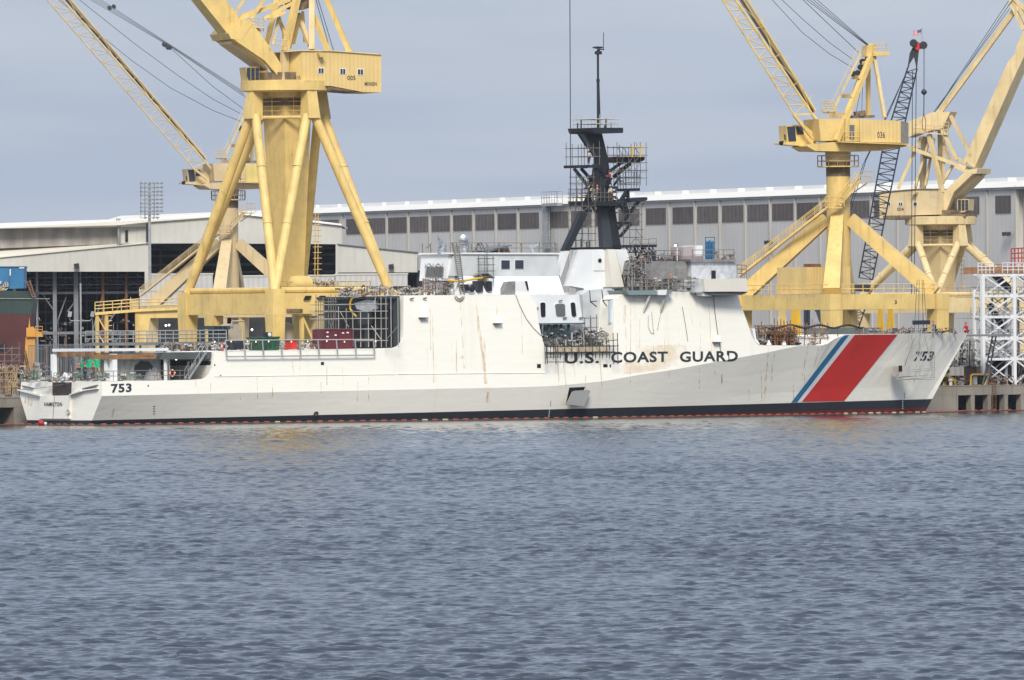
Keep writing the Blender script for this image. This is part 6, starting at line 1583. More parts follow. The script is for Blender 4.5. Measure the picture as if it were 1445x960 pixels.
for s_ in (a - 2.6, a + 5.6):
    for b_ in (-11.9, -12.6): m.tube(S.w(s_, b_, QZ), S.w(s_, b_ + 2.0, S.sz(1365, 472, -9)[1] - .25), .1)
m.build("leg", GREYC, bt)
person(on(925, 375, 8.2, S.sz(946, 410, 8.2)[1]) , 2.4, "worker with pink hat at the rail below the bridge", GREYCL, GREYCL, ORANGE, "stand").location = on(946, 409.5, 8.0)

# ------------------------------------------------------------------ stern gear
sg_ = S.sz(160, 530, 6.5)[0]; sg2 = S.sz(235.5, 530, 6.5)[0]
t = thing("stern_gantry", S.w(sg_, 0, zmd), "white steel frame over the stern working deck", "gantry")
zg = S.sz(162, 492, 6.5)[1]
for (s_, b_) in ((sg_, 6.5), (sg_, -5.6), (sg2, 6.5), (sg2, -5.6)):
    m = M(); m.beam(S.w(s_, b_, zmd), S.w(s_, b_, zg - .6), .62 if s_ == sg_ and b_ > 0 else .5); m.build("post", WHITE, t)
for (a, b) in (((sg_, 6.5), (sg_, -5.6)), ((sg_, 6.5), (sg2, 6.5)), ((sg2, 6.5), (sg2, -5.6)), ((sg_, -5.6), (sg2, -5.6))):
    m = M(); m.beam(S.w(*a, zg - .15), S.w(*b, zg - .15), .4, .32); m.build("top_beam", WHITE, t)
m = M(); m.slab(S, [(235.5, 497), (240, 496), (240, 507), (236, 508)], 6.9, 6.0); m.build("junction_box", WHITE, t)
for i, (x0, x1, y0, y1) in enumerate(((82, 92, 497, 504), (96, 105, 497, 503.5), (108, 117, 497, 503.5), (121.5, 131, 497, 504), (133.5, 140, 498, 502))):
    o = thing("timber_bundle", S.fc((x0 + x1) / 2, y1, sg_ + 1), ["leftmost brown timber bundle slung under the stern frame", "second brown timber bundle from the left under the stern frame", "middle brown timber bundle under the stern frame", "brown timber bundle above the green tarpaulin's left half", "smallest brown timber block at the right end of the slung row"][i], "timber", group="timber bundles under the stern frame")
    m = M()
    b0, z0 = S.bz(x0, y1, sg_ + 1); b1, z1 = S.bz(x1, y0, sg_ + 1)
    for k in range(4): m.box(S, sg_ + .8, sg_ + 1.25, b0, b1, z0 + (z1 - z0) * k / 4, z0 + (z1 - z0) * (k + .9) / 4)
    m.build("timber", BROWNP, o)
t = thing("boat_davit_beam", S.fc(170, 505, sg_ + 3), "long orange-brown timber beam slung under the stern frame", "beam")
m = M(); m.beam(S.at(131, 504, 6.7), S.at(219, 503, 6.7), .35, .5); m.beam(S.at(199, 500, 6.8), S.at(216, 500, 6.8), .3, .35); m.build("beam", BROWNP, t)
m = M(); [m.tube(S.at(x, 498, 6.6), S.at(x, 503, 6.6), .05) for x in (135, 150, 185, 205, 216)]; m.build("sling", ROPE, t)
t = thing("green_tarpaulin", S.at(125, 537, -2), "bright green tarpaulin stretched behind the stern workers", "tarpaulin")
m = M(); n0 = 8
pts = [[S.fc(112 + (29 * i / n0), 507 + 12 * j / 3 + (5 * (1 - i / 4) if (i < 4 and j == 0) else 0), sg_ + 5 + .15 * math.sin(i * 2.1 + j)) for i in range(n0 + 1)] for j in range(4)]
for j in range(3):
    for i in range(n0): m.prism([pts[j][i], pts[j][i + 1], pts[j + 1][i + 1], pts[j + 1][i]], [q + S.w(.04, 0, 0) - S.w(0, 0, 0) for q in (pts[j][i], pts[j][i + 1], pts[j + 1][i + 1], pts[j + 1][i])])
m.build("sheet", TARPG, t)
m = M(); [m.tube(S.w(sg_ + 5, S.bz(x, 520, sg_ + 5)[0], zmd), S.fc(x, 508, sg_ + 5), .05) for x in (113, 127, 141)]; m.build("pole", SCAF, t)
def lump(name, label, cat, pts, mat, h=.6, seed=1):
    """soft bundle: a bumpy mound traced over its picture outline"""
    rnd = random.Random(seed); t = thing(name, S.at(pts[0][0], pts[0][1], pts[0][4]), label, cat)
    (x0, y1, x1, y0, b) = pts[0]; m = M(); s0, z0 = S.sz(x0, y1, b); s1, z1 = S.sz(x1, y0, b); n = 9; k = 5
    hts = [[(z1 - z0) * (1 - abs(2 * i / n - 1) ** 3) * (1 - abs(2 * j / k - 1) ** 3) * rnd.uniform(.6, 1.05) for i in range(n + 1)] for j in range(k + 1)]
    g = [[S.w(s0 + (s1 - s0) * i / n, b - h * 3 * j / k, z0 + hts[j][i]) for i in range(n + 1)] for j in range(k + 1)]
    base = len(m.v)
    for r_ in g: m.v += [tuple(p) for p in r_]
    for j in range(k):
        for i in range(n): a = base + j * (n + 1) + i; m.f.append((a, a + 1, a + n + 2, a + n + 1))
    m.build("cover", mat, t, True); return t
lump("covered_bundle", "pale grey sheeted bundle on the stern deck beside the right post", "bundle", [(212, 537, 232, 518.5, 6.0)], PLASTIC, seed=3)
lump("white_sheet", "crumpled white sheeting on the stern deck behind the workers", "sheet", [(93, 537, 108, 525, 1.0)], PLASTW, seed=5)
lump("black_tarpaulin", "black tarpaulin heap on the flight deck left of the green skip", "tarpaulin", [(322, 493, 352, 476.5, 7.3)], BLACK, seed=7)

# life rings
def lifering(F, x, y, b, label):
    c = F.at(x, y, b); o = thing("life_ring", c, label, "life ring", group="orange life rings"); m = M(); m.ring(c, .32, .085, F.w(0, 1, 0) - F.w(0, 0, 0), 20, 8); m.build("ring", ORANGE, o, True)
    m = M()
    for a in (0, 1.57, 3.14, 4.71):
        d = (F.w(math.cos(a), 0, math.sin(a)) - F.w(0, 0, 0)) * .32; m.tube(c + d * .72, c + d * 1.3, .095, n=6)
    m.build("band", WHITE, o)
lifering(S, 243, 526.5, 7.4, "orange life ring beside the white stern post")
lifering(S, 316.5, 489, 7.6, "orange life ring at the aft end of the flight deck rail")

# ------------------------------------------------------------------ things on the flight deck
zfl = zh0
def deckthing(name, label, cat, group=None, x=0, y=0, b=0): return thing(name, S.at(x, y, b), label, cat, group=group)
t = deckthing("shipping_container", "maroon steel container on the flight deck in front of the hangar", "container", x=475, y=493, b=3)
m = M(); a, zt_ = S.sz(457.5, 465, 5.0); b_, zb_ = S.sz(497, 493, 5.0); m.box(S, a, b_, 5.0, 2.6, zfl, zt_); m.build("box", MAROON, t)
m = M()
for s_ in (a, (a + b_) / 2, b_): m.box(S, s_ - .07, s_ + .07, 5.06, 4.9, zfl, zt_ + .03)
m.box(S, a, b_, 5.06, 4.95, zt_ - .12, zt_ + .03); m.build("corner_post", paint("maroon_dark", (.10, .012, .02), .5, .1), t)
m = M(); [m.slab(S, [(x, y), (x + 2.6, y), (x + 2.6, y - 1.8), (x, y - 1.8)], 5.1, 5.0) for x, y in ((461, 470), (461, 476), (472.5, 474), (483, 471), (489.5, 470.5))]; m.build("placard", WHITE, t)
t = deckthing("skip", "dark green waste skip with sloping ends on the flight deck", "skip", x=381, y=495, b=6)
m = M(); m.slab(S, [(369.5, 476.5), (392, 475.5), (395, 480), (394, 494), (371, 494.5), (368.5, 480)], 7.0, 4.2); m.build("bin", GREEN, t)
m = M(); m.slab(S, [(368.5, 476), (395, 475), (395, 477.5), (368.5, 478.5)], 7.1, 4.1); [m.slab(S, [(x, 478), (x + 1.2, 478), (x + 1.2, 493), (x, 493)], 7.1, 7.0) for x in (375, 382, 389)]; m.build("rib", GREEN, t)
t = deckthing("extractor_fan", "small boxed fan with a round pale face above the green skip", "fan", x=380, y=476, b=6)
m = M(); m.slab(S, [(377, 469), (383.5, 469), (383.5, 475.5), (377, 475.5)], 6.0, 5.2); m.build("case", DARK, t)
m = M(); m.lathe(S.at(380.2, 472.2, 6.05), [(.22, -.02), (.22, .06), (.1, .07)], 14, S.w(0, 1, 0) - S.w(0, 0, 0)); m.build("fan_face", WHITE, t)
t = deckthing("locker", "bright red locker on the flight deck right of the green skip", "locker", x=415, y=494, b=6)
m = M(); m.slab(S, [(411.5, 480.5), (419, 480), (419, 492.5), (411.5, 493)], 6.5, 5.2); m.build("case", RED, t)
m = M(); m.slab(S, [(411, 479.6), (419.5, 479), (419.5, 480.4), (411, 481)], 6.6, 5.1); m.build("lid", RED, t)
t = thing("storage_tank", S.at(404, 500, -17), "upright tan tank with domed top under the big crane's beam", "tank")
m = M(); z0 = QZ; z1 = S.sz(404, 460, -17)[1]; m.lathe(S.w(S.sz(404, 460, -17)[0], -17, 0), [(.85, QZ), (.85, z1), (.7, z1 + .25), (.3, z1 + .4), (.05, z1 + .42)], 20); m.build("shell", TANK, t, True)
m = M(); [m.tube(S.at(x, 459, -16.8), S.at(x, 454.5, -16.8), .14) for x in (398.5, 409)]; m.build("valve", RUSTY, t)
t = thing("hopper", S.at(331, 500, -16), "tan box hopper with a pipe frame on top, beside the crane's left leg", "hopper")
m = M(); m.slab(S, [(322, 460), (329, 457), (336, 457), (341, 462), (341, 490), (322, 490)], -16, -18); m.build("bin", TANK, t)
m = M(); m.path([S.at(327, 461, -15.8), S.at(327, 453.5, -15.8), S.at(344, 453.5, -15.8), S.at(344, 482, -15.8)], .1); m.build("pipe_frame", TANK, t)
t = thing("barge_cabin", S.at(307, 495, -15), "dark cabinet with small windows under the big crane's beam", "cabin")
m = M(); m.slab(S, [(301, 460), (325, 460), (325, 465), (301, 465)], -14.5, -17); m.slab(S, [(304, 465), (322, 465), (322, 495), (304, 495)], -15, -16.5); m.build("case", HDARK, t)
m = M(); [m.slab(S, [(x, 461), (x + 4, 461), (x + 4, 464), (x, 464)], -14.4, -14.5) for x in (303, 309, 316)]; m.build("pane", GLASS, t)
# gangway truss along the quay edge
t = thing("gangway", S.at(225, 520, -13), "long grey railed walkway along the quay behind the stern", "walkway")
m = M(); a, _ = S.sz(134, 470, -13); b_, _ = S.sz(322, 470, -13); zg0 = S.sz(220, 483, -13)[1]; zg1 = S.sz(220, 467, -13)[1]
m.box(S, a, b_, -13.4, -15, zg0 - .35, zg0); m.build("deck", GREYC, t)
m = M(); m.rail([S.w(a, -13.4, zg0), S.w(b_, -13.4, zg0)], zg1 - zg0, 1.9, .06, 2); m.rail([S.w(a, -15, zg0), S.w(b_, -15, zg0)], zg1 - zg0, 1.9, .05, 2); m.build("guard_rail", STEEL, t)
s_ = a
m = M()
while s_ < b_: m.beam(S.w(s_, -14, QZ), S.w(s_, -14, zg0 - .36), .22); s_ += 4.5
m.build("leg", GREYC, t)
t = thing("fence", S.at(110, 505, -14), "dark bar fence along the quay behind the stern frame", "fence")
m = M(); za = S.sz(110, 487, -14)[1]; zb2 = S.sz(110, 493, -14)[1]; s0_, s1_ = S.sz(40, 490, -14)[0], S.sz(134, 490, -14)[0]
n = 46
for i in range(n + 1): m.tube(S.w(s0_ + (s1_ - s0_) * i / n, -14, QZ), S.w(s0_ + (s1_ - s0_) * i / n, -14, za), .035, n=4)
m.tube(S.w(s0_, -14, za), S.w(s1_, -14, za), .05); m.build("bars", GREYC, t)

# ------------------------------------------------------------------ tangles of hoses, cables and small gear
def tangle(name, label, F, x0, y0, x1, y1, b0, b1, n, mats, seed, kind='stuff', rr=(.03, .09), cat="gear"):
    rnd = random.Random(seed); t = thing(name, F.at((x0 + x1) / 2, y1, (b0 + b1) / 2), label, cat)
    if kind: t['kind'] = kind
    for mi, mat in enumerate(mats):
        m = M()
        for i in range(n // len(mats)):
            x, y = rnd.uniform(x0, x1), y1 - (y1 - y0) * rnd.random() ** 1.3; b = rnd.uniform(b0, b1); q = rnd.random()
            if q < .35:   # hose loop
                L_ = rnd.uniform(4, 12); m.path([F.at(x + L_ * (j / 5 - .5), y + rnd.uniform(-2, 2), b) for j in range(6)], rnd.uniform(*rr), 5)
            elif q < .6: m.tube(F.at(x, y1, b), F.at(x + rnd.uniform(-1.5, 1.5), max(y0, y - rnd.uniform(0, 5)), b), rnd.uniform(*rr), n=5)
            elif q < .85:
                w, h = rnd.uniform(1.2, 4), rnd.uniform(1.2, 4); m.slab(F, [(x, y + h), (x + w, y + h), (x + w, y), (x, y)], b, b - rnd.uniform(.3, 1))
            else: m.ring(F.at(x, y, b), rnd.uniform(.1, .25), rnd.uniform(.03, .06), (rnd.uniform(-1, 1), -1, rnd.uniform(-.6, .6)), 12, 5)
        m.build("gear", mat, t)
    return t
C1, C2, C3, C4 = paint("gear_grey", (.30, .29, .27), .7, .4, 2), paint("gear_rust", (.20, .11, .07), .8, .4, 2), paint("gear_dark", (.06, .06, .06), .7, .4, 2), paint("gear_orange", (.42, .22, .10), .7, .3, 2)
C5, C6 = paint("gear_pale", (.55, .54, .5), .7, .3, 2), paint("gear_green", (.06, .25, .14), .7, .3, 2)
tangle("deck_gear", "tangle of hoses, lamps and machinery along the top of the hangar roof", S, 478, 404, 596, 417, 5, -4, 170, (C1, C2, C3, C5, C1), 11)
tangle("deck_gear", "cluttered grey machinery and pipes at the foot of the ladder on the hangar roof", S, 596, 393, 672, 416, 6.2, 3, 150, (C1, C3, C2, C1), 12)
tangle("deck_gear", "rusty and grey gear under wraps between mast house and bridge", S, 886, 362, 915, 411, 6.8, 5.2, 120, (C1, C3, C2, C1), 13)
tangle("deck_gear", "pipes and boxes along the rail below the wrapped bridge", S, 915, 392, 985, 410, 8.0, 5.2, 90, (C1, C3, C2, C5), 14)
tangle("deck_gear", "loose gear and cables on the bridge roof", S, 905, 357, 962, 368, 4, 0, 60, (C3, C1, C2), 15)
tangle("deck_gear", "pale fittings on the pilothouse roof beside the blue bottles", S, 1008, 355, 1036, 367, 4, 0, 40, (C5, C2, C1), 16)
tangle("deck_gear", "dense rust-red machinery and staging in the fore deck well", S, 1064, 462, 1122, 487, 5.5, 1, 330, (C2, RUSTY, C1, C4, C3), 17)
tangle("deck_gear", "white and blue boxes with wires on the fore deck", S, 1110, 472, 1172, 487, 5, 1, 120, (C5, C1, DENIM, C2), 18)
tangle("deck_gear", "dark gear, winches and cables on the foredeck behind the bow edge", S, 1208, 463, 1350, 471, 3, -2, 120, (C3, C1, C2), 19)
tangle("deck_gear", "clutter of hoses and tools in the boat bay above the hanging scaffold", S, 768, 464, 862, 489, 7.6, 4.5, 240, (C1, C3, C5, C1, C3), 20)
tangle("deck_gear", "brown tangle of pipes in the open hangar mouth", S, 530, 465, 562, 490, 3, 1, 150, (C2, C3, C1), 21)
tangle("deck_gear", "hoses, drums and small green and red gear strewn on the stern deck", S, 30, 524, 232, 537, 6, -7, 300, (C3, C1, C5, C1, C2, C6), 22)
tangle("deck_gear", "cables and hoses along the flight deck's inboard edge", S, 300, 483, 450, 493, 6, -4, 200, (C3, C1, C2, C5), 23)
tangle("quay_gear", "tangled cables and orange hoses on the walkway behind the stern ladder", S, 225, 484, 315, 497, -11.5, -12.8, 150, (C3, C1, C5, C1, C2), 24)
tangle("quay_gear", "mixed pallets, drums and pipes on the quay at the far left", S, -5, 512, 60, 557, -14, -20, 220, (C1, C3, C2, C5, C4), 25)
tangle("quay_gear", "rusty chains, drums and boxes on the quay beside the white truss tower", S, 1346, 530, 1460, 547, -12.5, -17, 200, (C1, C3, C2, C5, C4), 26)
tangle("quay_gear", "dark pipes, sheets and scrap stacked under the white truss tower", S, 1380, 500, 1460, 545, -19, -24, 240, (C1, C3, GREYC, C2), 27)
tangle("quay_gear", "white tube bundle and grey scrap behind the bow tip", S, 1338, 478, 1376, 516, -13, -16, 120, (C5, C1, C3), 28)
tangle("yard_gear", "machinery and stored steel inside the dark shed mouth", F0(1600), 50, 450, 250, 525, 0, -10, 260, (C3, C1, GREYC, C2), 29)
tangle("yard_gear", "clutter of gear on the big crane's walkway", G5, 440, 396, 480, 404, 7, 2, 60, (C1, C2, C5), 30)

# scaffold tubes standing in the fore deck well and hose slung above it
scaffold("scaffold", "rust-coloured staging in the fore deck well behind the bow stripe", S, 1066, 460, 1120, 487, 7, 3, 5.6, 2.5, .045, mat=RUSTY, group=GS)
scaffold("scaffold", "thin upright poles with rungs on the fore deck left of the blue stripe", S, 1128, 460, 1168, 487, 3, 3, 5.0, 4.0, .045, mat=paint("orange_tube", (.38, .2, .1), .7, .3), group=GS, diag=False, planks=False)
t = thing("slung_hose", S.at(1140, 487, 5), "black hose draped in waves over the fore deck well", "hose")
m = M(); m.path([S.at(1085 + i * 4, 461 + 2.2 * math.sin(i * .62) + (2.5 if i < 2 else 0), 5.3) for i in range(34)], .13, 6); m.build("hose", DARK, t)
m = M(); [m.tube(S.at(x, 487, 5.2), S.at(x, 460, 5.3), .05) for x in (1121, 1135, 1150, 1182, 1213)]; m.build("hose_post", RUSTY, t)
for i, (x, p) in enumerate(((1106, [(1103, 487), (1105.5, 477), (1108, 487)]), (1085, [(1082, 487), (1084, 480), (1087, 487)]))):
    t = thing("white_cone", S.at(x, 487, 5), ["white canvas cone on the fore deck, the larger of two", "small white canvas cone at the left of the fore deck well"][i], "cone")
    m = M(); c = S.at(x, 487, 5.4); h_ = S.at(*p[1], 5.4).z - c.z; m.lathe(c, [(.32, 0), (.04, h_)], 10); m.build("canvas", WHITE, t)
part("well_end_plate", [(1061, 463.5), (1065, 463.5), (1067, 478), (1073, 487), (1066, 482)], 5.2, 3.0, WHITE)

# yellow vent hoses, ladder on the hangar roof, blue bottles
t = thing("vent_hose", S.at(640, 396, 6.5), "yellow vent hose running across the upper house", "hose")
m = M(); m.path([S.at(x, y, 6.6) for x, y in ((632, 395.5), (640, 396.5), (650, 397), (662, 395), (675, 393), (686, 391.5), (687.5, 395), (688.5, 407))], .12, 8); m.build("hose", YSAFE, t, True)
t = thing("vent_hose", S.fc(497, 440, s_h - 1.4), "yellow hose curling down over the dark hangar front", "hose")
m = M(); m.path([S.fc(x, y, s_h - 1.5) for x, y in ((517, 413), (511, 416), (504, 416.5), (497, 421), (494, 427), (494, 436), (498, 442), (503, 447))], .11, 8); m.build("hose", YSAFE, t, True)
t = thing("ladder", S.at(650, 416, 7), "long ladder leaning against the upper house over the hangar roof", "ladder")
m = M(); a0, a1 = S.at(650, 417, 7.2), S.at(640, 345, 5.4); d0, d1 = S.at(655.5, 417, 7.2), S.at(647.5, 345, 5.4)
m.beam(a0, a1, .1, .16); m.beam(d0, d1, .1, .16)
for i in range(24): m.tube(a0.lerp(a1, i / 24), d0.lerp(d1, i / 24), .05, n=5)
m.build("rails", SCAF, t)
t = thing("hose_coil", on_hull(647, 420, .1), "loop of hose hanging over the hangar roof edge under the ladder", "hose")
m = M(); m.path([on_hull(647.5 + 6.5 * math.cos(a), 418 + 7 * math.sin(a), .12) for a in [i * math.pi / 8 for i in range(9)]], .05); m.path([on_hull(647.5 + 4 * math.cos(a), 418 + 4 * math.sin(a), .12) for a in [i * math.pi / 8 for i in range(9)]], .05); m.build("hose", C2, t)
t = thing("gas_bottle_rack", S.at(1002, 368, 3), "rack of tall blue gas bottles on the bridge roof", "gas bottles")
for i, x in enumerate((998, 1001.5, 1005.5)):
    m = M(); p, q = S.at(x, 367, 3.2), S.at(x, 340 + (i == 1) * -1, 3.2); m.lathe(p, [(.17, 0), (.17, (q.z - p.z) * .9), (.08, (q.z - p.z))], 12); m.build("bottle", BLUE, t, True)
m = M(); m.rail([S.at(995.5, 367, 3.8), S.at(1008.5, 367, 3.8)], S.at(996, 335, 3.8).z - S.at(996, 367, 3.8).z, 1.1, .045, 3); m.build("cage", BLUE, t)
# work lamps and festoon bulbs
for i, (x, y, b, F, lb) in enumerate(((355.5, 465.5, -10, S, "lit round work lamp seen between the big crane's legs"), (234, 459.5, -30, S, "left one of two bright lamps low behind the crane legs"), (238.5, 459, -30, S, "right one of two bright lamps low behind the crane legs"), (248.5, 507, 6.5, S, "lit lamp in the dark space under the flight deck end"))):
    c = F.at(x, y, b); o = thing("work_light", c, lb, "lamp"); m = M(); m.lathe(c, [(.05, -.15), (.2, -.05), (.22, .04)], 12, (0, -1, 0)); m.build("housing", DARK, o)
    m = M(); m.lathe(c + Vector((0, -.05, 0)), [(.13, 0), (.11, .06), (.05, .09)], 12, (0, -1, 0)); m.build("lens", LAMP, o)
    m = M(); m.tube(c, c - Vector((0, 0, 1.2)), .04); m.build("stem", DARK, o)
t = thing("festoon_lights", S.at(400, 482, 8), "string of small warm bulbs along the flight deck rail", "string lights")
m = M(); w_ = M(); prev = None
for i, x in enumerate((303, 326, 349, 361, 379, 397, 411, 434, 461, 486, 530)):
    c = S.at(x, 482.5 - .5 * (i % 3), 8.3); m.lathe(c, [(.03, -.09), (.09, 0), (.03, .09)], 8)
    if prev: w_.tube(prev, c, .02, n=4)
    prev = c
m.build("bulbs", BULB, t); w_.build("cable", ROPE, t)

# ------------------------------------------------------------------ left: hull on the slip, blue container, yellow jib stand
YV = 1330.0; VF = F0(YV)
vs_ = thing("unfinished_ship", VF.at(10, 530), "dark green and rust-red ship hull at the far left edge", "ship")
def vpart(name, px, mat, b0=0, b1=-14):
    m = M(); m.slab(VF, px, b0, b1); return m.build(name, mat, vs_)
vpart("upper_hull", [(-90, 409), (47.5, 411), (44, 443.5), (-90, 441)], paint("hull_green", (0.025, 0.05, 0.045), .6, .3, .3, .3, (.06, .07, .07)))
vpart("lower_hull", [(-90, 441.2), (43.9, 443.7), (40, 470), (34, 492), (30, 526), (-90, 526)], paint("hull_oxide", (0.085, 0.022, 0.02), .7, .3, .3, .5, (.04, .03, .03)), -.0)
m = M(); m.tube(VF.at(-90, 421, .2), VF.at(70, 421.8, .2), .05); m.build("rope", C1, vs_)
m = M(); m.lathe(VF.at(4, 490, .1), [(.5, -.1), (.5, .1)], 16, (0, -1, 0)); m.build("hull_port", BLACK, vs_)
t = thing("blue_container", VF.at(18, 409, -1), "blue container on the unfinished ship's deck", "container")
m = M(); m.slab(VF, [(-40, 377), (35, 377), (34.5, 407), (12, 408), (-40, 408)], -.5, -6); m.build("box", paint("container_blue", (0.03, 0.16, 0.32), .5, .15, .6), t)
m = M(); m.slab(VF, [(-40, 376), (36, 376), (36, 377.6), (-40, 377.6)], -.4, -6.1); [m.slab(VF, [(x, 377), (x + 1, 377), (x + 1, 407), (x, 407)], -.42, -.5) for x in (12.5, 33.7)]; m.build("frame", paint("container_blue_dark", (0.02, 0.09, 0.19), .5, .1), t)
m = M(); m.slab(VF, [(13.5, 380), (15, 380), (15, 388), (13.5, 390)], -.38, -.48); m.slab(VF, [(27, 377.6), (34, 377.6), (34, 379), (27, 379)], -.38, -.48); m.build("placard", WHITE, t)
tangle("deck_gear", "yellow and white gear beside the blue container", VF, -5, 395, 11, 410, 0, -.4, 26, (YSAFE, C5), 41)
t = thing("site_ladder", VF.at(43, 420, .5), "steep brown ladder rising from the green hull's end", "ladder")
m = M()
for d in (0, 5): m.beam(VF.at(46 + d * .8, 420, .5), VF.at(36.5 + d, 395, .5), .14)
for i in range(7): m.tube(VF.at(45.5 - i * 1.3, 419 - i * 3.4, .5), VF.at(50 - i * 1.2, 419 - i * 3.4, .5), .07)
m.build("rails", C2, t)
t = thing("yellow_stand", F0(1300).at(45, 520), "orange-yellow column with a railed basket beside the red hull", "stand")
YF = F0(1300)
OY = paint("orange_yellow", (0.62, 0.30, 0.05), .5, .15)
m = M(); m.slab(YF, [(36, 476), (49.5, 476), (49, 530), (33, 530)], 0, -1.5); m.build("column", OY, t)
m = M(); m.slab(YF, [(37, 463), (46, 461), (50, 467), (60, 470), (60, 475.5), (37, 475.5)], .4, -1.8); m.slab(YF, [(40, 463), (41.5, 448), (42.5, 463)], -.2, -.5); m.build("basket", OY, t)
m = M(); m.rail([YF.at(50, 474, .4), YF.at(60, 474.5, .4), YF.at(60, 474.5, -1.7)], 1.2, .6, .05, 2); m.build("guard_rail", OY, t)
t = thing("site_ladder", YF.at(40, 528, 1), "dark ladder leaning beside the orange-yellow column", "ladder")
m = M()
for d in (0, 3): m.tube(YF.at(33 + d, 495, .6), YF.at(40 + d, 530, .8), .06)
for i in range(12): m.tube(YF.at(33 + i * .6, 496 + i * 2.9, .6), YF.at(36 + i * .6, 496 + i * 2.9, .6), .05)
m.build("rails", C3, t)
scaffold("scaffold", "grey scaffold in front of the rust-red hull at the far left", YF, -4, 492, 27, 528, 3, 4, 2.0, 1.0, .05, mat=SCAF, group="scaffolds on the quay", planks=False)
scaffold("scaffold", "orange scaffold frames stacked on the quay at the far left", S, -6, 526, 24, 557, 5, 3, -13.0, -15, .045, mat=paint("tan_tube", (.45, .30, .14), .7, .3), group="scaffolds on the quay", planks=False)
t = thing("flood_pole", F0(1330).at(113, 530), "slim grey lamp pole with a crossbar of floodlights before the shed", "lamp post")
m = M(); FP = F0(1330); m.tube(FP.w(FP.sz(113.5, 430)[0], 0, QZ), FP.at(113.5, 400), .12, n=8); m.path([FP.at(97, 448), FP.at(100, 453), FP.at(127, 453), FP.at(130, 448)], .07); m.build("pole", STEEL, t)
for x in (98, 130):
    m = M(); m.beam(FP.at(x - 2, 443, .3), FP.at(x + 3, 444, .3), .5, .7); m.build("lamp_head", STEEL, t)

# ------------------------------------------------------------------ right: white truss tower and quay plant
TF = Frame(*S.w(0, -14.5, 0)[:2], ALPHA)
t = thing("truss_tower", TF.at(1430, 545), "white steel truss tower with railed decks at the right edge of the quay", "tower")
zs = [TF.sz(1410, y)[1] for y in (388.5, 418, 447.5, 478, 507)]
cols = [1386.5, 1430.5, 1474, 1518]; sc_ = [TF.sz(x, 450)[0] for x in cols]; s14 = TF.sz(1400, 450, -6)[0]; TB = -1.6
m = M()
for i, s_ in enumerate(sc_):
    for b_ in (0, TB):
        top = zs[0] if b_ == 0 else zs[1] + .8
        m = M(); m.beam(TF.w(s_, b_, QZ), TF.w(s_, b_, top), .42 if b_ == 0 else .3); m.build("column", WHITE, t)
for s_ in (s14, s14 + 4, s14 + 8): m = M(); m.beam(TF.w(s_, -6, QZ), TF.w(s_, -6, zs[1]), .22); m.build("column", WHITE, t)
for j, z in enumerate(zs):
    for b_ in (0, TB, -6):
        m = M(); m.beam(TF.w(sc_[0] if b_ > -5 else s14, b_, z), TF.w(sc_[3] + 4, b_, z), .22, .30); m.build("cross_beam", WHITE, t)
    m = M(); m.beam(TF.w(sc_[0], 0, z), TF.w(sc_[0], TB, z), .2); m.build("cross_beam", WHITE, t)
zz_ = zs + [QZ + .2]
def xb(s0, s1, b_, j, w=.16):
    m = M(); m.beam(TF.w(s0, b_, zz_[j]), TF.w(s1, b_, zz_[j + 1]), w); m.beam(TF.w(s1, b_ + .02, zz_[j]), TF.w(s0, b_ + .02, zz_[j + 1]), w); m.build("cross_brace", WHITE, t)
for j in range(5):
    xb(sc_[0], sc_[1], 0, j); xb(sc_[1], sc_[2], 0, j); xb(s14, s14 + 4, -6, j, .1); xb(s14 + 4, s14 + 8, -6, j, .1); xb(sc_[0], sc_[1], TB, j, .1)
    m = M(); m.beam(TF.w(sc_[0], 0, zz_[j]), TF.w(sc_[0], TB, zz_[j + 1]), .1); m.build("cross_brace", WHITE, t)
m = M()
for z in zs[1:]:
    m.box(TF, sc_[0] + .3, sc_[3], -.3, -5.8, z - .16, z - .1)
    m.rail([TF.w(sc_[0], .1, z), TF.w(sc_[3], .1, z)], 1.1, .8, .04, 2); m.rail([TF.w(sc_[0], -2.4, z), TF.w(sc_[3], -2.4, z)], 1.1, .7, .035, 2)
m.build("deck_rail", STEEL, t)
m = M(); m.rail([TF.w(sc_[0] - .8, .2, zs[0] + .2), TF.w(sc_[0] + 1.6, .2, zs[0] + .2)], 1.25, .6, .05, 2); m.rail([TF.w(sc_[0] + 2.9, .2, zs[0] + .2), TF.w(sc_[2], .2, zs[0] + .2)], 1.25, .8, .05, 2); m.build("top_rail", WHITE, t)
m = M(); m.rail([TF.w(sc_[0] + 1.7, .2, zs[0] + .2), TF.w(sc_[0] + 2.8, .2, zs[0] + .2)], 1.1, .8, .05, 2); m.box(TF, sc_[0] + 1.8, sc_[3] + 3, -.5, -6, zs[0] + .2, zs[0] + 1.0); m.build("top_deck_rusty", C4, t)
t = thing("red_staging", TF.at(1435, 388, -3), "red scaffold frame on top of the white truss tower", "scaffold")
m = M(); m.rail([TF.at(1427, 385, -3), TF.at(1447, 384, -3)], 2.9, .6, .07, 4); m.build("frame", paint("staging_red", (.4, .04, .05), .6, .1), t)
t = thing("black_chute", TF.at(1420, 420, -3), "black inclined conveyor chute inside the white truss tower", "chute")
for (p_, q_, w_, h_) in (((1402, 387), (1435, 418), .9, .5), ((1396, 430), (1420, 470), .6, .5), ((1408, 512), (1440, 545), 1.6, 1.2)): m = M(); m.beam(TF.at(*p_, -2.5), TF.at(*q_, -2.5), w_, h_); m.build("chute", DARK, t)
QF = Frame(*S.w(0, -13.2, 0)[:2], ALPHA)
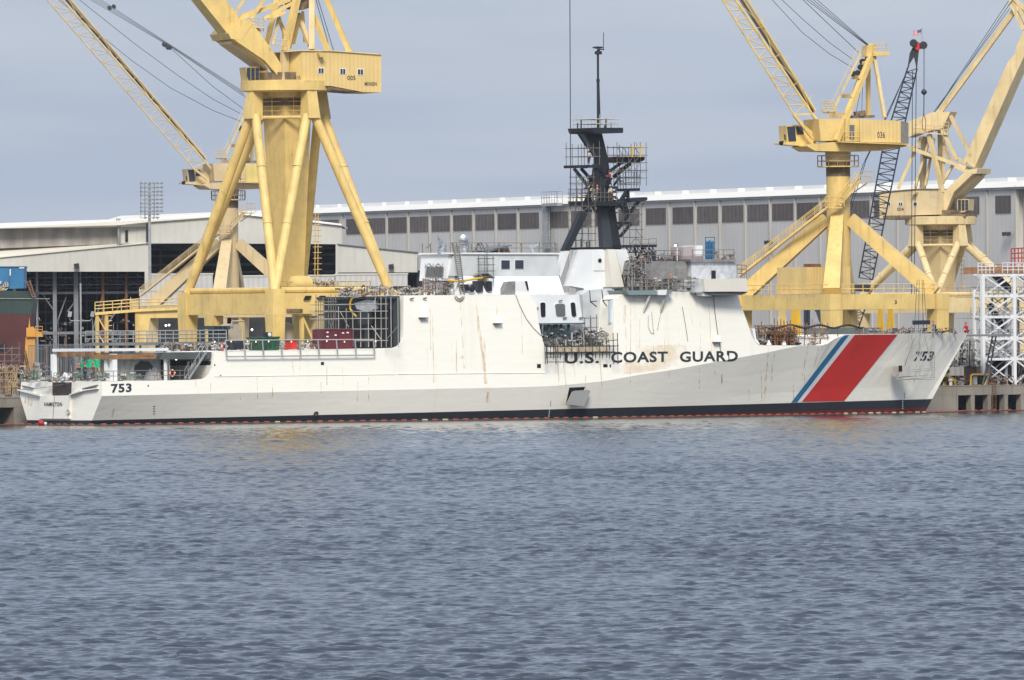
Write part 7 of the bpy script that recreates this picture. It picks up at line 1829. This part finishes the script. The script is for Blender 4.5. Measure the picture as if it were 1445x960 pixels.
for (nm, lb, ct, px, mat, d) in (("shed_hut", "small rusty ribbed hut on the quay beside the white truss tower", "hut", [(1378, 518), (1399, 516), (1399, 544), (1378, 544)], paint("rusty_ribbed", (.20, .13, .10), .8, .3, 1, .4, (.1, .05, .03), corr=(.5, .3)), 2.5),
                                 ("control_box", "pale grey electrical box in a yellow pipe frame on the quay", "box", [(1373.5, 530), (1379, 530), (1379, 543), (1373.5, 543)], STEEL, .6),
                                 ("dark_hut", "dark open hut on the quay right of the grey electrical box", "hut", [(1383, 530), (1392, 530), (1392, 545), (1383, 545)], DARK, 1.5)):
    o = thing(nm, QF.at((px[0][0] + px[1][0]) / 2, px[2][1]), lb, ct); m = M(); dd = {'shed_hut': -1.5, 'control_box': .6, 'dark_hut': 0}[nm]
    m.slab(QF, px, dd, dd - d); m.build("case", mat, o); m = M(); m.slab(QF, [(px[0][0] - .5, px[0][1] - 1.2), (px[1][0] + .5, px[1][1] - 1.2), (px[1][0] + .5, px[1][1] - .1), (px[0][0] - .5, px[0][1] - .1)], dd + .1, dd - d - .1); m.build("roof", C1, o)
t = thing("pipe_frame", QF.at(1380, 545, .8), "bent yellow pipe frame on the quay edge round the grey box", "pipe")
m = M(); m.path([QF.at(x, y, .9) for x, y in ((1369.5, 545), (1370, 531), (1372, 528.5), (1396, 528.5))], .1, 6); m.tube(QF.at(1389, 544, .9), QF.at(1395, 530, .9), .08); m.build("pipe", YSAFE, t)
t = thing("mooring_winch", QF.at(1335, 545), "yellow machinery on the quay under the bow overhang", "winch")
for px in ([(1320, 544), (1348, 544), (1350, 536), (1340, 530), (1328, 530), (1322, 537)], [(1331, 530), (1338, 530), (1339, 521), (1335, 515), (1331, 522)]):
    m = M(); m.slab(QF, px, -.5, -2.5); m.build("body", YSAFE, t)
m = M()
for (x, y, r) in ((1326, 540, .35), (1334, 535, .3), (1341, 540, .35), (1336, 524, .25)): m.lathe(QF.at(x, y, -.2), [(r, -.25), (r, .25)], 12, S.w(0, 1, 0) - S.w(0, 0, 0))
m.build("drum", DARK, t)
yardbox("low_building", "low dark roofed stores behind the bow tip", "building", 1338, 513, 1384, 530, 1275, paint("ribbed_grey", (.28, .27, .26), .7, .2, .5, .3, (.12, .1, .09), corr=(.7, .25)), 5, trim=paint("purple_grey_roof", (.10, .07, .08), .7, .2))
t = thing("bollard", QF.at(1338, 545, .9), "pale round-topped bollard on the quay edge in front of the yellow machinery", "bollard")
m = M(); m.lathe(QF.at(1341.5, 545, 1.0), [(.22, 0), (.2, .5), (.32, .65), (.3, .8), (.05, .88)], 14); m.build("post", C5, t, True)
# yellow portals far behind between crane 036's legs
for i, (x0, x1, x2) in enumerate(((1104, 1098, 1112), (1122, 1116, 1130), (1242, 1238, 1249), (1257, 1250, 1263))):
    F = F0(1420); o = thing("yellow_trestle", F.at(x0, 470), ["far yellow trestle leg pair left of the crane's front leg, first from left", "far yellow trestle second from left, before its front leg", "thin yellow trestle below the right beam, left one", "thin yellow trestle below the right beam, right one"][i], "trestle", group="yellow trestles behind crane 036")
    m = M(); m.beam(F.at(x0, 434), F.at(x1, 500), .9 if i < 2 else .4, .5); m.beam(F.at(x0 + 1, 434), F.at(x2, 500), .35 if i < 2 else .3, .3)
    if i == 1: m.beam(F.at(x0 + 2, 434, -.6), F.at(1128, 500, -.6), .9, .5)
    m.build("leg", YSAFE if i else CREAM, o)
t = thing("black_post", F0(1400).at(1139, 500), "black upright post between the far yellow trestles and the crane leg", "post")
m = M(); F = F0(1400); m.beam(F.at(1136.5, 434), F.at(1136.5, 500), .35); m.beam(F.at(1140.5, 434), F.at(1140.5, 500), .35); m.beam(F.at(1135, 469, .2), F.at(1142, 469, .2), .5); m.build("post", LAT, t)

# ------------------------------------------------------------------ containment boom on the water and the buoy
t = thing("floating_boom", S.w(60, 10.5, 0), "long orange float line on the water along the ship and quay", "float line")
FLO, FLW = paint("float_orange", (0.30, 0.07, 0.045), .6, .25, 2), paint("float_pale", (0.45, 0.36, 0.22), .7, .3, 2)
BL = [(-60, -11), (-3, -10.6), (-1.6, -8), (-1.3, 6.6), (1.0, 8.1), (35, 9.0), (60, 8.8), (75, 8.1), (88, 6.7), (100, 5.1), (110, 3.4), (120, 1.2), (127, -1.5), (134, -8), (142, -10.9), (230, -10.9)]
BP = [S.w(s, b, 0.09) for s, b in BL]
seg = [0]
for a, b in zip(BP[:-1], BP[1:]): seg.append(seg[-1] + (b - a).length)
def boom_at(d):
    for k in range(len(BP) - 1):
        if d <= seg[k + 1]: return BP[k].lerp(BP[k + 1], (d - seg[k]) / (seg[k + 1] - seg[k]))
    return BP[-1]
def boom_pt(x):   # where the line shows in picture column x
    best = min((abs(derot_inv(boom_at(d))[0] - x), d) for d in np.arange(0, seg[-1], .5)); return boom_at(best[1])
def derot_inv(p):
    X, Y = CX + p.x * FL / p.y, HOR + (CAMH - p.z) * FL / p.y
    return (CX + (X - CX) * _c + (Y - CY) * _s, CY - (X - CX) * _s + (Y - CY) * _c)
rnd = random.Random(8); late = M(); nf = 0; d = 44.0
while d < seg[-1] - 40:
    L_ = rnd.uniform(.62, .8); p, q = boom_at(d), boom_at(d + L_); x_ = derot_inv(p)[0]
    pale = (1190 < x_ < 1400 and nf % 3) or rnd.random() < .06
    if -20 < x_ < 1470:
        m = M() if nf < 100 else late; e = q - p
        m.tube(p, p + e * .08, .03, .12, 8); m.tube(p + e * .08, p + e * .92, .12, n=8); m.tube(p + e * .92, q, .12, .03, 8)
        if nf < 100: m.build("float", FLW if pale else FLO, t)
        nf += 1
    d += 1.42
lf = late.build("floats", FLO, t)
if lf: lf['kind'] = 'stuff'
skirt = M(); skirt.path([p - Vector((0, 0, .06)) for p in BP], .08, 5)
skirt.build("line", paint("boom_line", (0.10, 0.07, 0.035), .8, .4, 1), t)
p = boom_pt(60) + Vector((-.2, -1.2, .08))
t = thing("buoy", p, "red and white round buoy floating by the stern", "buoy")
def ball(c, r, mat, name):
    m = M(); m.lathe(c - Vector((0, 0, 0)), [(r * math.sin(a), -r * math.cos(a)) for a in [math.pi * k / 9 + .001 for k in range(10)]], 16); return m.build(name, mat, t, True)
ball(p + Vector((.0, 0, .12)), .34, paint("buoy_red", (.45, .03, .03), .5, .1), "red_float"); ball(p + Vector((.48, .05, .02)), .2, paint("buoy_white", (.7, .65, .55), .5, .1), "white_float")
m = M(); m.tube(p + Vector((.25, 0, .05)), p + Vector((.4, 0, .03)), .08); m.build("shackle", DARK, t)
# rubber fender timbers at the waterline of the quay
